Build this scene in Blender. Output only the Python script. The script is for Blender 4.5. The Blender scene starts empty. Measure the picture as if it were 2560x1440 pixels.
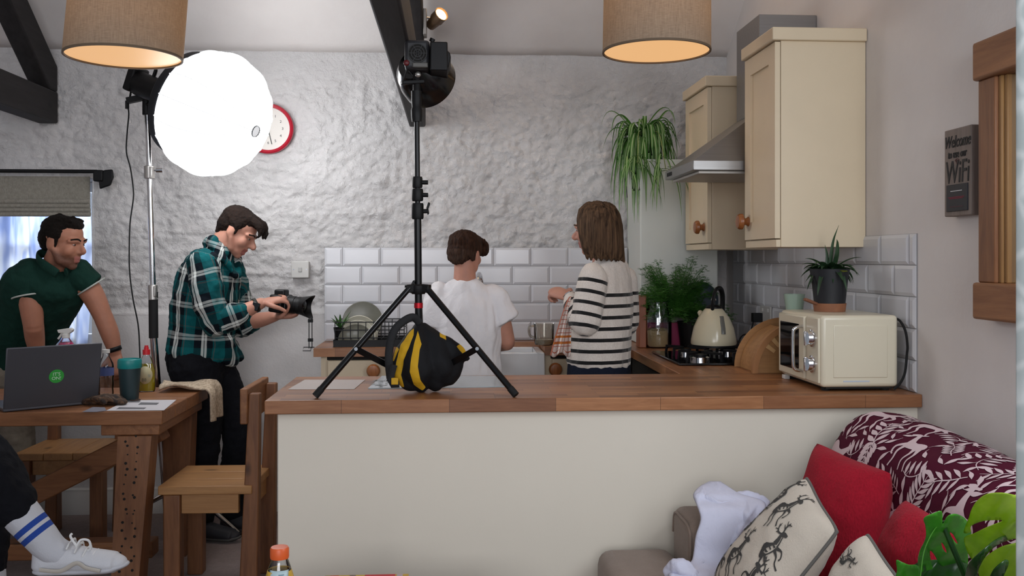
import bpy, bmesh, math, random
import numpy as np
from mathutils import Vector, Matrix, noise, geometry, Quaternion
random.seed(7)
PI = math.pi
SC = bpy.context.scene
COL = SC.collection
V = Vector
# ---------------------------------------------------------------- camera, world, lights, exposure
FPX, YAW, HC, HY = 2300.0, math.atan(150/2300), 1.365, 648.0
cam = bpy.data.objects.new('camera', bpy.data.cameras.new('camera'))
COL.objects.link(cam); SC.camera = cam
cam.location = (0, 0, HC); cam.rotation_euler = (PI/2, 0, -YAW)
cam.data.sensor_width = 36; cam.data.lens = 36*FPX/2560; cam.data.shift_y = -(720-HY)/2560
cam.data.clip_start = .05
W = bpy.data.worlds.new('world'); SC.world = W; W.use_nodes = True
_bg = W.node_tree.nodes['Background']; _bg.inputs[0].default_value = (.80, .88, 1.0, 1); _bg.inputs[1].default_value = .30
VS = SC.view_settings
VS.view_transform = 'Standard'; VS.look = 'None'; VS.gamma = 1; VS.use_curve_mapping = False; VS.exposure = 0.37
def light(name, kind, loc, power, col=(1,1,1), target=None, **kw):
    l = bpy.data.lights.new(name, kind); l.energy = power; l.color = col
    for k, v in kw.items(): setattr(l, k, v)
    o = bpy.data.objects.new(name, l); COL.objects.link(o); o.location = loc
    if target is not None: o.rotation_euler = (V(target)-V(loc)).to_track_quat('-Z', 'Y').to_euler()
    return o
# daylight through the side window beside the camera, the windows behind the camera, and the kitchen window at left
light('daylight_side_window', 'AREA', (1.52, 1.38, 1.65), 20, (.88, .94, 1), (.1, 2.5, .5), shape='RECTANGLE', size=.7, size_y=1.1)
light('daylight_rear_window', 'AREA', (-.3, -4.2, 2.2), 105, (.96, .96, 1), (0, 3, 1.0), shape='RECTANGLE', size=3.4, size_y=2.0)
light('daylight_kitchen_window', 'AREA', (-2.55, 6.1, 1.9), 60, (.80, .88, 1), (-2.4, 5.2, 1.4), shape='RECTANGLE', size=1.6, size_y=1.6)

def at(px, py, Y):                       # a point of the photograph at depth Y of the room
    a = (px-1280)/FPX; b = (HY-py)/FPX; s, c = math.sin(YAW), math.cos(YAW)
    t = Y/(c-s*a)
    return V(((s+c*a)*t, Y, HC+b*t))
def atz(px, py, z):
    a = (px-1280)/FPX; b = (HY-py)/FPX; s, c = math.sin(YAW), math.cos(YAW)
    t = (z-HC)/b
    return V(((s+c*a)*t, (c-s*a)*t, z))
# ---------------------------------------------------------------- materials
def C(r, g=None, b=None):
    if g is None: r, g, b = int(r[0:2], 16), int(r[2:4], 16), int(r[4:6], 16)
    f = lambda x: (x/255/12.92 if x/255 <= .04045 else ((x/255+.055)/1.055)**2.4)
    return (f(r), f(g), f(b), 1)
MATS = {}
class NT:
    def __init__(s, name):
        s.m = bpy.data.materials.new(name); s.m.use_nodes = True; s.t = s.m.node_tree; s.n = s.t.nodes
        s.p = s.n['Principled BSDF']; s.tc = None; MATS[name] = s.m
    def new(s, kind, **kw):
        n = s.n.new(kind)
        for k, v in kw.items():
            if k[0] == '_': n.inputs[int(k[1:]) if k[1:].isdigit() else k[1:].replace('_', ' ')].default_value = v
            else: setattr(n, k, v)
        return n
    def ln(s, a, b): s.t.links.new(a, b)
    def coord(s, kind='Object', scale=(1,1,1), rot=(0,0,0), loc=(0,0,0)):
        if s.tc is None: s.tc = s.new('ShaderNodeTexCoord')
        mp = s.new('ShaderNodeMapping'); mp.inputs['Scale'].default_value = scale; mp.inputs['Rotation'].default_value = rot; mp.inputs['Location'].default_value = loc
        s.ln(s.tc.outputs[kind], mp.inputs[0]); return mp.outputs[0]
    def noise(s, co, scale, detail=4, rough=.55, dist=0):
        n = s.new('ShaderNodeTexNoise'); n.inputs['Scale'].default_value = scale; n.inputs['Detail'].default_value = detail
        n.inputs['Roughness'].default_value = rough; n.inputs['Distortion'].default_value = dist
        s.ln(co, n.inputs['Vector']); return n.outputs['Fac']
    def ramp(s, fac, stops):
        r = s.new('ShaderNodeValToRGB'); e = r.color_ramp.elements
        while len(e) < len(stops): e.new(.5)
        for q, (p, c) in zip(e, stops): q.position = p; q.color = c
        s.ln(fac, r.inputs[0]); return r.outputs[0]
    def bump(s, h, strength=.3, dist=.01, prev=None):
        b = s.new('ShaderNodeBump'); b.inputs['Strength'].default_value = strength; b.inputs['Distance'].default_value = dist
        s.ln(h, b.inputs['Height'])
        if prev is not None: s.ln(prev, b.inputs['Normal'])
        return b.outputs[0]
    def math(s, op, a, b=None, **kw):
        n = s.new('ShaderNodeMath', operation=op, **kw)
        for i, q in enumerate((a, b)):
            if q is None: continue
            if isinstance(q, (int, float)): n.inputs[i].default_value = q
            else: s.ln(q, n.inputs[i])
        return n.outputs[0]
    def mix(s, fac, a, b, mode='MIX'):
        n = s.new('ShaderNodeMix', data_type='RGBA', blend_type=mode)
        for i, q in ((0, fac), (6, a), (7, b)):
            if isinstance(q, (int, float, tuple)): n.inputs[i].default_value = q
            else: s.ln(q, n.inputs[i])
        return n.outputs[2]
    def base(s, c):
        if isinstance(c, tuple): s.p.inputs['Base Color'].default_value = c
        else: s.ln(c, s.p.inputs['Base Color'])
    def set(s, **kw):
        for k, v in kw.items(): s.p.inputs[k.replace('_', ' ')].default_value = v
        return s
def mul(c, k): return tuple(min(1, x*k) for x in c[:3])+(1,)
def plain(name, col, rough=.6, metal=0, var=.0, vscale=6, bump=0, bscale=60, stretch=(1,1,1), **kw):
    n = NT(name); n.set(Roughness=rough, Metallic=metal, **kw)
    if var:
        f = n.noise(n.coord(scale=stretch), vscale)
        n.base(n.ramp(f, [(.3, mul(col, 1-var)), (.7, mul(col, 1+var))]))
    else: n.base(col)
    if bump:
        n.ln(n.bump(n.noise(n.coord(scale=stretch), bscale, 5), bump, .004), n.p.inputs['Normal'])
    return n.m
def wood(name, c1, c2, axis=0, scale=1.0, rough=.45, knots=True):
    n = NT(name); sc = [14*scale]*3; sc[axis] = 1.3*scale
    co = n.coord(scale=tuple(sc))
    f = n.noise(co, 2.2, 6, .6, .6); f2 = n.noise(co, 9, 3, .6)
    fac = n.math('ADD', n.math('MULTIPLY', f, .75), n.math('MULTIPLY', f2, .25))
    c = n.ramp(fac, [(.25, c1), (.72, c2)])
    if knots:
        sk = [5*scale]*3; sk[axis] = 2.6*scale
        vo = n.new('ShaderNodeTexVoronoi', feature='F1'); vo.inputs['Scale'].default_value = 1.3
        n.ln(n.coord(scale=tuple(sk)), vo.inputs['Vector'])
        k = n.ramp(vo.outputs['Distance'], [(.05, (1,1,1,1)), (.13, (0,0,0,1))])
        c = n.mix(n.math('MULTIPLY', k, .8), c, mul(c1, .3))
    n.base(c); n.set(Roughness=rough); n.ln(n.bump(fac, .25, .004), n.p.inputs['Normal'])
    return n.m
def staves(name, along_y=False):
    n = NT(name)
    co = n.coord(rot=(0, 0, PI/2) if along_y else (0, 0, 0))
    b = n.new('ShaderNodeTexBrick', offset=.43, offset_frequency=2, squash=.7, squash_frequency=3)
    n.ln(co, b.inputs['Vector'])
    for k, v in (('Scale', 1), ('Mortar Size', .0006), ('Mortar Smooth', .1), ('Bias', 0), ('Brick Width', .34), ('Row Height', .042)): b.inputs[k].default_value = v
    b.inputs['Color1'].default_value = C('86583b'); b.inputs['Color2'].default_value = C('b68056'); b.inputs['Mortar'].default_value = C('4a2d1a')
    g = n.noise(n.coord(scale=(30, 3, 30) if along_y else (3, 30, 30)), 3, 6, .6, .5)
    c = n.mix(.8, b.outputs['Color'], n.ramp(g, [(.25, (.55, .45, .38, 1)), (.75, (1, 1, 1, 1))]), 'MULTIPLY')
    n.base(c); n.set(Roughness=.34); n.ln(n.bump(g, .06, .002), n.p.inputs['Normal'])
    return n.m
def fabric(name, col, var=.12, bump=.5, scale=420, rough=.95, vscale=9, sheen=.2, **kw):
    n = NT(name); n.set(Roughness=rough, Sheen_Weight=sheen, Specular_IOR_Level=.15, **kw)
    f = n.noise(n.coord(), vscale, 5); w = n.noise(n.coord(scale=(1, 1, .35)), scale, 2)
    n.base(n.ramp(n.math('ADD', n.math('MULTIPLY', f, .5), n.math('MULTIPLY', w, .5)), [(.3, mul(col, 1-var)), (.7, mul(col, 1+var))]))
    n.ln(n.bump(n.math('ADD', w, f), bump, .003), n.p.inputs['Normal'])
    return n.m
def glass(name, col=(1,1,1,1), rough=.03, ior=1.3, alpha=None):
    # thin clear wall: mostly see-through with a fresnel glint
    n = NT(name); tr = n.new('ShaderNodeBsdfTransparent'); tr.inputs[0].default_value = col
    gl = n.new('ShaderNodeBsdfGlossy'); gl.inputs['Roughness'].default_value = rough
    fr = n.new('ShaderNodeFresnel'); fr.inputs[0].default_value = ior
    mx = n.new('ShaderNodeMixShader'); n.ln(n.math('ADD', fr.outputs[0], .09), mx.inputs[0]); n.ln(tr.outputs[0], mx.inputs[1]); n.ln(gl.outputs[0], mx.inputs[2])
    n.ln(mx.outputs[0], n.n['Material Output'].inputs[0])
    return n.m
def emit(name, col, strength):
    n = NT(name); n.base(col); n.p.inputs['Emission Color'].default_value = col; n.p.inputs['Emission Strength'].default_value = strength
    return n.m
# ---------------------------------------------------------------- mesh building
OFF = {}
def cr(pts, k=6):                                     # Catmull-Rom through points (any dimension)
    P = [np.array(p, float) for p in pts]
    if len(P) < 3: 
        return [P[0]+(P[-1]-P[0])*i/k for i in range(k+1)]
    out = []; Q = [2*P[0]-P[1]]+P+[2*P[-1]-P[-2]]
    for i in range(1, len(Q)-2):
        a, b, c, d = Q[i-1:i+3]
        for j in range(k):
            t = j/k
            out.append(.5*((2*b)+(c-a)*t+(2*a-5*b+4*c-d)*t*t+(3*b-a-3*c+d)*t**3))
    out.append(P[-1]); return out
class MB:
    def __init__(s): s.v = []; s.f = []; s.m = []; s.uv = None; s.mi = 0
    def add(s, vs, fs, mi=None):
        o = len(s.v); s.v += [V(q) for q in vs]; s.f += [tuple(i+o for i in f) for f in fs]; s.m += [s.mi if mi is None else mi]*len(fs)
        if s.uv is not None: s.uv += [(0, 0)]*len(vs)
        return s
    def box(s, lo, hi, R=None, c=None, mi=None):
        lo, hi = V(lo), V(hi)
        vs = [V((x, y, z)) for x in (lo.x, hi.x) for y in (lo.y, hi.y) for z in (lo.z, hi.z)]
        if R is not None:
            c = (lo+hi)/2 if c is None else V(c); vs = [R @ (q-c)+c for q in vs]
        return s.add(vs, [(0,1,3,2), (4,6,7,5), (0,4,5,1), (2,3,7,6), (0,2,6,4), (1,5,7,3)], mi)
    def bar(s, p, q, w, h, up=(0,0,1), mi=None):      # rectangular bar from p to q
        p, q = V(p), V(q); t = (q-p).normalized(); x = t.cross(V(up)).normalized(); y = x.cross(t)
        vs = [e+x*a*w/2+y*b*h/2 for e in (p, q) for a, b in ((-1,-1), (1,-1), (1,1), (-1,1))]
        return s.add(vs, [(3,2,1,0), (4,5,6,7), (0,1,5,4), (1,2,6,5), (2,3,7,6), (3,0,4,7)], mi)
    def hexa(s, a, b, mi=None):                        # two quads a, b (4 points each) joined
        return s.add(list(a)+list(b), [(3,2,1,0), (4,5,6,7), (0,1,5,4), (1,2,6,5), (2,3,7,6), (3,0,4,7)], mi)
    def tube(s, pts, r, n=10, cap=True, flat=None, xdir=None, mi=None):
        P = [V(p) for p in pts]; L = len(P)
        rr = list(r) if hasattr(r, '__len__') else [r]*L
        fl = flat if flat is not None else 1.0
        ff = list(fl) if hasattr(fl, '__len__') else [fl]*L
        T = [(P[min(i+1, L-1)]-P[max(i-1, 0)]).normalized() for i in range(L)]
        x = V(xdir) if xdir is not None else (V((0,0,1)) if abs(T[0].z) < .9 else V((1,0,0)))
        vs = []
        for i in range(L):
            if xdir is not None: x = V(xdir)
            x = (x-T[i]*x.dot(T[i])).normalized(); y = T[i].cross(x)
            for k in range(n):
                a = 2*PI*k/n; vs.append(P[i]+x*math.cos(a)*rr[i]+y*math.sin(a)*rr[i]*ff[i])
        fs = [(i*n+k, i*n+(k+1) % n, (i+1)*n+(k+1) % n, (i+1)*n+k) for i in range(L-1) for k in range(n)]
        if cap: fs += [tuple(range(n-1, -1, -1)), tuple((L-1)*n+k for k in range(n))]
        return s.add(vs, fs, mi)
    def lathe(s, prof, o, ax=(0,0,1), n=32, mi=None, arc=None):
        ax = V(ax).normalized(); x = ax.orthogonal().normalized()
        if abs(ax.z) > .99: x = V((1,0,0))
        y = ax.cross(x); o = V(o); vs = []
        for r, h in prof:
            for k in range(n):
                a = 2*PI*k/n; vs.append(o+ax*h+(x*math.cos(a)+y*math.sin(a))*max(r, 1e-5))
        fs = [(i*n+k, i*n+(k+1) % n, (i+1)*n+(k+1) % n, (i+1)*n+k) for i in range(len(prof)-1) for k in range(n)]
        if prof[0][0] > 1e-4: pass
        return s.add(vs, fs, mi)
    def cyl(s, p, q, r, r2=None, n=24, mi=None):
        p, q = V(p), V(q); L = (q-p).length; r2 = r if r2 is None else r2
        return s.lathe([(0, 0), (r, 0), (r2, L), (0, L)], p, q-p, n, mi)
    def ell(s, c, r, R=None, nu=20, nv=12, mi=None):
        c = V(c); r = (r,)*3 if not hasattr(r, '__len__') else r; vs = []
        for i in range(nv+1):
            p = PI*i/nv
            for k in range(nu):
                a = 2*PI*k/nu; q = V((math.sin(p)*math.cos(a)*r[0], math.sin(p)*math.sin(a)*r[1], -math.cos(p)*r[2]))
                vs.append(c+(R @ q if R is not None else q))
        fs = [(i*nu+k, i*nu+(k+1) % nu, (i+1)*nu+(k+1) % nu, (i+1)*nu+k) for i in range(nv) for k in range(nu)]
        return s.add(vs, fs, mi)
    def prism(s, poly, d, mi=None):                    # planar 3D polygon extruded by vector d
        P = [V(p) for p in poly]; n = len(P); d = V(d)
        return s.add(P+[p+d for p in P], [tuple(range(n-1, -1, -1)), tuple(range(n, 2*n))]+[(i, (i+1) % n, n+(i+1) % n, n+i) for i in range(n)], mi)
    def grid(s, fn, nu, nv, mi=None, uv=False):
        if s.uv is None and uv: s.uv = [(0, 0)]*len(s.v)
        vs = [fn(i/nu, j/nv) for j in range(nv+1) for i in range(nu+1)]
        s.add(vs, [(j*(nu+1)+i, j*(nu+1)+i+1, (j+1)*(nu+1)+i+1, (j+1)*(nu+1)+i) for j in range(nv) for i in range(nu)], mi)
        if uv: s.uv[-len(vs):] = [(i/nu, j/nv) for j in range(nv+1) for i in range(nu+1)]
        return s
    def strip(s, pts, widths, side, mi=None, bow=0.0):  # leaf blade: a ribbon along pts, uv across
        if s.uv is None: s.uv = [(0, 0)]*len(s.v)
        P = [V(p) for p in pts]; L = len(P); vs = []; uv = []
        for i in range(L):
            t = (P[min(i+1, L-1)]-P[max(i-1, 0)]).normalized(); x = t.cross(V(side))
            x = x.normalized() if x.length > 1e-6 else V((1,0,0)); nn = x.cross(t)
            w = widths[i] if hasattr(widths, '__len__') else widths
            for a in (-1, 0, 1): vs.append(P[i]+x*a*w/2+nn*bow*w*(abs(a)-.5)); uv.append(((a+1)/2, i/(L-1)))
        s.add(vs, [(i*3+k, i*3+k+1, (i+1)*3+k+1, (i+1)*3+k) for i in range(L-1) for k in (0, 1)], mi)
        s.uv[-len(vs):] = uv
        return s
    def build(s, name, mats, parent=None, smooth=True, bevel=0, seg=2, angle=40, solid=0, sub=0, loc=None):
        me = bpy.data.meshes.new(name)
        if parent is not None: off = OFF[parent.name]
        elif loc is not None: off = V(loc)
        else:
            xs = [q.x for q in s.v]; ys = [q.y for q in s.v]; zs = [q.z for q in s.v]
            off = V(((min(xs)+max(xs))/2, (min(ys)+max(ys))/2, min(zs)))
        me.from_pydata([q-off for q in s.v], [], s.f)
        for m in (mats if isinstance(mats, (list, tuple)) else [mats]): me.materials.append(m)
        me.polygons.foreach_set('material_index', s.m)
        if s.uv is not None:
            u = me.uv_layers.new(name='UV'); idx = np.empty(len(me.loops), np.int32); me.loops.foreach_get('vertex_index', idx)
            u.data.foreach_set('uv', np.array(s.uv, np.float32)[idx].ravel())
        bm = bmesh.new(); bm.from_mesh(me)
        bmesh.ops.remove_doubles(bm, verts=bm.verts, dist=2e-5)
        if s.uv is None: bmesh.ops.recalc_face_normals(bm, faces=bm.faces)
        bm.to_mesh(me); bm.free()
        if smooth:
            me.polygons.foreach_set('use_smooth', [True]*len(me.polygons)); me.set_sharp_from_angle(angle=math.radians(angle))
        o = bpy.data.objects.new(name, me); COL.objects.link(o)
        if parent is not None: o.parent = parent
        else: o.location = off
        OFF[o.name] = off
        if sub: q = o.modifiers.new('s', 'SUBSURF'); q.levels = q.render_levels = sub
        if solid: q = o.modifiers.new('t', 'SOLIDIFY'); q.thickness = solid; q.offset = 0
        if bevel: q = o.modifiers.new('b', 'BEVEL'); q.width = bevel; q.segments = seg; q.limit_method = 'ANGLE'; q.angle_limit = math.radians(35)
        return o
def thing(name, label, cat, loc, group=None):
    o = bpy.data.objects.new(name, None); COL.objects.link(o); o.location = loc; o.empty_display_size = .05
    OFF[o.name] = V(loc); return tag(o, label, cat, group)
def tag(o, label, cat, group=None, kind=None):
    o['label'] = label; o['category'] = cat
    if group: o['group'] = group
    if kind: o['kind'] = kind
    return o
def struct(o): o['kind'] = 'structure'; return o
def dup(root, loc, rotz=0, label=None, group=None):
    r = root.copy(); COL.objects.link(r); r.location = loc; r.rotation_euler = (0, 0, rotz); OFF[r.name] = V(loc)
    if label: r['label'] = label
    if group: r['group'] = group
    for ch in list(root.children):
        c = ch.copy(); COL.objects.link(c); c.parent = r; c.matrix_parent_inverse = ch.matrix_parent_inverse
        for g in list(ch.children):
            d = g.copy(); COL.objects.link(d); d.parent = c
    return r
def text(body, size, o, xax, yax, name, mat, parent, depth=.0008, align='CENTER', shear=0, ysc=1):
    cu = bpy.data.curves.new('t', 'FONT'); cu.body = body; cu.size = size; cu.align_x = align; cu.align_y = 'CENTER'; cu.extrude = depth; cu.shear = shear; cu.resolution_u = 3
    tmp = bpy.data.objects.new('t', cu); COL.objects.link(tmp)
    dg = bpy.context.evaluated_depsgraph_get(); dg.update()
    me = bpy.data.meshes.new_from_object(tmp.evaluated_get(dg)); bpy.data.objects.remove(tmp); bpy.data.curves.remove(cu)
    x, y = V(xax).normalized(), V(yax).normalized(); z = x.cross(y); o = V(o)
    b = MB(); b.add([o+x*q.co.x+y*q.co.y*ysc+z*q.co.z for q in me.vertices], [tuple(p.vertices) for p in me.polygons])
    bpy.data.meshes.remove(me)
    return b.build(name, mat, parent, smooth=False)
# fused organic surfaces: closed primitives joined by a voxel remesh
def limb(mb, pts, r, flat=1.0, xdir=None, n=18, k=5, ce=1.0):
    P = [tuple(p) for p in pts]; L = len(P)
    rr = list(r) if hasattr(r, '__len__') else [r]*L
    ff = list(flat) if hasattr(flat, '__len__') else [flat]*L
    A = cr([p+(a, f) for p, a, f in zip(P, rr, ff)], k)
    pts = [V(a[:3]) for a in A]; rad = [max(a[3], .001) for a in A]; fl = [a[4] for a in A]
    def capend(p, t, r, f, c=1.0):
        return [(p+t*r*math.sin(q)*c, r*math.cos(q), f) for q in (PI*.14, PI*.28, PI*.4, PI*.47)]
    t0 = (pts[0]-pts[1]).normalized(); t1 = (pts[-1]-pts[-2]).normalized()
    e0 = capend(pts[0], t0, rad[0]*.9, fl[0])[::-1]; e1 = capend(pts[-1], t1, rad[-1]*(.9 if ce == 1 else .98), fl[-1], ce)
    allp = e0+list(zip(pts, rad, fl))+e1
    mb.tube([a[0] for a in allp], [a[1] for a in allp], n, True, [a[2] for a in allp], xdir)
def fuse(mb, name, mats, parent, voxel=.006, smooth=3, matfn=None, uvfn=None, dispfn=None, label=None):
    me = bpy.data.meshes.new('f'); off = OFF[parent.name] if parent is not None else V((0,0,0))
    me.from_pydata([q for q in mb.v], [], mb.f)
    bm = bmesh.new(); bm.from_mesh(me); bmesh.ops.remove_doubles(bm, verts=bm.verts, dist=2e-5); bmesh.ops.recalc_face_normals(bm, faces=bm.faces); bm.to_mesh(me); bm.free()
    o = bpy.data.objects.new('f', me); COL.objects.link(o)
    q = o.modifiers.new('r', 'REMESH'); q.mode = 'VOXEL'; q.voxel_size = voxel
    if smooth: q = o.modifiers.new('s', 'SMOOTH'); q.iterations = smooth; q.factor = .5
    dg = bpy.context.evaluated_depsgraph_get(); dg.update()
    m2 = bpy.data.meshes.new_from_object(o.evaluated_get(dg)); bpy.data.objects.remove(o); bpy.data.meshes.remove(me)
    m2.name = name; m2.materials.clear()
    for m in (mats if isinstance(mats, (list, tuple)) else [mats]): m2.materials.append(m)
    n = len(m2.vertices); co = np.empty(n*3, np.float32); m2.vertices.foreach_get('co', co); co = co.reshape(-1, 3)
    if dispfn is not None:
        no = np.empty(n*3, np.float32); m2.vertices.foreach_get('normal', no); no = no.reshape(-1, 3)
        d = np.array([dispfn(V(c)) for c in co], np.float32); co2 = co+no*d[:, None]
    else: co2 = co
    if matfn is not None:
        cc = np.empty(len(m2.polygons)*3, np.float32); m2.polygons.foreach_get('center', cc)
        m2.polygons.foreach_set('material_index', [int(matfn(V(c))) for c in cc.reshape(-1, 3)])
    if uvfn is not None:
        u = m2.uv_layers.new(name='UV'); uv = np.array([uvfn(V(c)) for c in co], np.float32)
        idx = np.empty(len(m2.loops), np.int32); m2.loops.foreach_get('vertex_index', idx); u.data.foreach_set('uv', uv[idx].ravel())
    m2.vertices.foreach_set('co', (co2-np.array(off, np.float32)).ravel())
    m2.polygons.foreach_set('use_smooth', [True]*len(m2.polygons)); m2.update()
    r = bpy.data.objects.new(name, m2); COL.objects.link(r)
    if parent is not None: r.parent = parent
    OFF[r.name] = off
    if label: r['label'] = label
    return r
def inpoly(x, y, P):
    c = False; j = len(P)-1
    for i in range(len(P)):
        if (P[i][1] > y) != (P[j][1] > y) and x < (P[j][0]-P[i][0])*(y-P[i][1])/(P[j][1]-P[i][1])+P[i][0]: c = not c
        j = i
    return c
# ================================================================ SETTING
M_plaster = NT('white_limewash'); n = M_plaster
co = n.coord(); f = n.noise(co, 3, 5)
n.base(n.ramp(f, [(.3, C('d2cfce')), (.7, C('e2dfde'))])); n.set(Roughness=.8, Specular_IOR_Level=.25)
sz = n.new('ShaderNodeSeparateXYZ'); n.ln(co, sz.inputs[0]); hz_ = n.new('ShaderNodeMapRange'); n.ln(sz.outputs[2], hz_.inputs[0])
for i_, v_ in ((1, 1.06), (2, 1.10), (3, .12), (4, 1.0)): hz_.inputs[i_].default_value = v_
b1 = n.bump(n.math('MULTIPLY', n.noise(co, 30, 6, .65, .3), hz_.outputs[0]), .9, .02); n.ln(n.bump(n.noise(co, 110, 3), .35, .003, b1), n.p.inputs['Normal'])
M_plaster = n.m
n = NT('smooth_plaster'); co = n.coord(); n.base(n.ramp(n.noise(co, 2, 5), [(.3, C('dad4d1')), (.7, C('e6e1de'))])); n.set(Roughness=.75, Specular_IOR_Level=.25)
n.ln(n.bump(n.noise(co, 9, 6, .55), .18, .02), n.p.inputs['Normal']); M_smooth = n.m
M_white = plain('white_paint', C('d2d0cc'), .5, bump=.05)
M_cream = plain('cream_paint', C('dccaac'), .42, var=.02)
M_panel = plain('panel_paint', C('ddd5c6'), .6, var=.015, vscale=3, bump=.05, bscale=90)
M_tile = plain('white_glaze', C('d6d6da'), .16, var=.03, vscale=5, bump=.05, bscale=14)
M_grout = plain('grey_grout', C('9c9a9a'), .9)
M_carpet = fabric('grey_carpet', C('82726e'), .2, .8, 160, vscale=30)
M_beam = wood('black_stained_timber', C('0e0b0b'), C('2b2728'), 1, .8, .75)
M_black = plain('matt_black', C('0d0d0f'), .5, bump=.04, Specular_IOR_Level=.3)
M_blackm = plain('black_metal', C('0d0d0f'), .3, .4)
M_rubber = plain('black_rubber', C('0c0c0d'), .8)
M_chrome = plain('chrome', C('d8d8da'), .12, 1)
M_steel = plain('brushed_steel', C('8f8d8c'), .38, .9, var=.05, vscale=3, stretch=(1, 40, 40))
M_dark = plain('dark_gap', C('15120f'), .8)
M_top = staves('oak_worktop'); M_topy = staves('oak_worktop_side', True)
M_knob = wood('turned_pine', C('7a4520'), C('a8683a'), 2, 3, .3, False)

YB, XW = 5.1, 1.545
ZE, SL = 2.525, .755                                   # eaves height and roof slope
WX0, WX1, WZ0, WZ1 = -3.05, -1.93, .875, 1.80          # kitchen window opening
def wdisp(x, z):
    if z < 1.07: return -.028 + noise.fractal(V((x*5, z*5, 1)), 1, 2, 3)*.0025
    k = min(1, (z-1.07)/.03)*min(1, max(.12, (2.50-z)/.25))
    d = noise.fractal(V((x*5, z*7, 0)), 1, 2, 4)*.010 + noise.fractal(V((x*17, z*20, 3)), .7, 2, 3)*.011 + abs(noise.noise(V((x*34, z*40, 9))))*.006
    h = min(1, max(0, (2.0-z)/.5))*min(1, max(0, (-.35-x)/.5))
    d += h*noise.fractal(V((x*3.2, z*15, 7)), 1, 2, 3)*.012
    l = noise.noise(V((x*9, z*9, 5))); d += max(0, l-.32)*.035
    bl_ = math.exp(-(((x+.385)/.05)**2+((z-1.79)/.04)**2)*2)*.03
    return -k*d - bl_ - (.028*max(0, 1-(z-1.07)/.03))
mb = MB(); nx, nz = 640, 330; X0 = -3.6
def wf(u, v):
    x = X0+(XW-X0)*u; z = v*ZE
    return V((x, YB+wdisp(x, z), z))
mb.grid(wf, nx, nz)
hole = lambda c: WX0 < c.x < WX1 and WZ0 < c.z < WZ1
keep = [i for i, fc in enumerate(mb.f) if not hole(sum((mb.v[q] for q in fc), V())/4)]
mb.f = [mb.f[i] for i in keep]; mb.m = [mb.m[i] for i in keep]
def rq(a, b, c, d): mb.add([a, b, c, d], [(0, 1, 2, 3)])
y0, y1 = YB-.02, YB+.26
for (xa, za), (xb, zb) in (((WX0, WZ0), (WX1, WZ0)), ((WX1, WZ0), (WX1, WZ1)), ((WX1, WZ1), (WX0, WZ1)), ((WX0, WZ1), (WX0, WZ0))):
    rq((xa, y0, za), (xb, y0, zb), (xb, y1, zb), (xa, y1, za))
struct(mb.build('wall_back', M_plaster, angle=80))
mb = MB().box((XW, .0, 0), (XW+.12, YB+.1, 5.4)); struct(mb.build('wall_right', M_smooth))
mb = MB().box((-3.72, .5, 0), (-3.6, YB+.1, 5.4)); struct(mb.build('wall_left', M_smooth))
mb = MB().grid(lambda u, v: V((-3.7+5.4*u, YB+.02-3.6*v, ZE+.0+(3.6*v-.02)*SL + noise.fractal(V((u*9, v*7, 2)), 1, 2, 3)*.008)), 90, 60)
struct(mb.build('ceiling', M_smooth, solid=.04))
struct(MB().box((-3.7, -.5, -.06), (1.66, 5.3, 0)).build('floor', M_carpet))
mb = MB().prism([(-3.58, YB-.028, 0), (-3.58, YB-.05, 0), (-3.58, YB-.05, .1), (-3.58, YB-.04, .115), (-3.58, YB-.04, .13), (-3.58, YB-.028, .14)], (2.93, 0, 0))
struct(mb.build('baseboard_back', M_white))
# window: frame, glazing bar, pane, sill
wr = thing('window_1', 'white framed kitchen window behind the leaning man', 'window', (-2.5, YB+.24, WZ0)); struct(wr)
mb = MB(); fy0, fy1 = YB+.2, YB+.255
for lo, hi in (((WX0, WZ0), (WX0+.06, WZ1)), ((WX1-.06, WZ0), (WX1, WZ1)), ((WX0, WZ0), (WX1, WZ0+.07)), ((WX0, WZ1-.06), (WX1, WZ1)), ((-2.52, WZ0), (-2.46, WZ1)), ((WX0, 1.42), (WX1, 1.45))):
    mb.box((lo[0], fy0, lo[1]), (hi[0], fy1, hi[1]))
mb.build('window_frame', M_white, wr, bevel=.006)
MB().box((WX0+.05, YB+.224, WZ0+.05), (WX1-.05, YB+.23, WZ1-.05)).build('pane', glass('window_glass', (.95, .97, 1, 1)), wr)
MB().box((WX0, YB-.05, WZ0-.03), (WX1, YB+.2, WZ0+.004)).build('window_sill', M_white, wr, bevel=.006)
# striped net curtain hanging in the window
n = NT('blue_white_net'); co = n.coord(scale=(9, 1, 1.2), rot=(0, .25, 0)); st = n.noise(co, 2.4, 2)
cc = n.ramp(st, [(.36, C('a4b4dc')), (.5, C('dfe4f2')), (.62, C('f4f3ee')), (.7, C('c3cce6'))]); n.base(cc); n.set(Roughness=.9)
tl = n.new('ShaderNodeBsdfTranslucent'); n.ln(cc, tl.inputs[0]); mx = n.new('ShaderNodeMixShader'); mx.inputs[0].default_value = .65
n.ln(n.p.outputs[0], mx.inputs[1]); n.ln(tl.outputs[0], mx.inputs[2]); n.ln(mx.outputs[0], n.n['Material Output'].inputs[0])
mb = MB().grid(lambda u, v: V((-3.0+.98*u+.02*math.sin(v*3), YB+.14+.022*math.sin(u*70)+.01*math.sin(u*31+2*v), WZ0+.02+.86*v)), 140, 12)
tag(mb.build('net_curtain', n.m), 'blue and white translucent curtain in the kitchen window behind the man', 'curtain')
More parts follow.
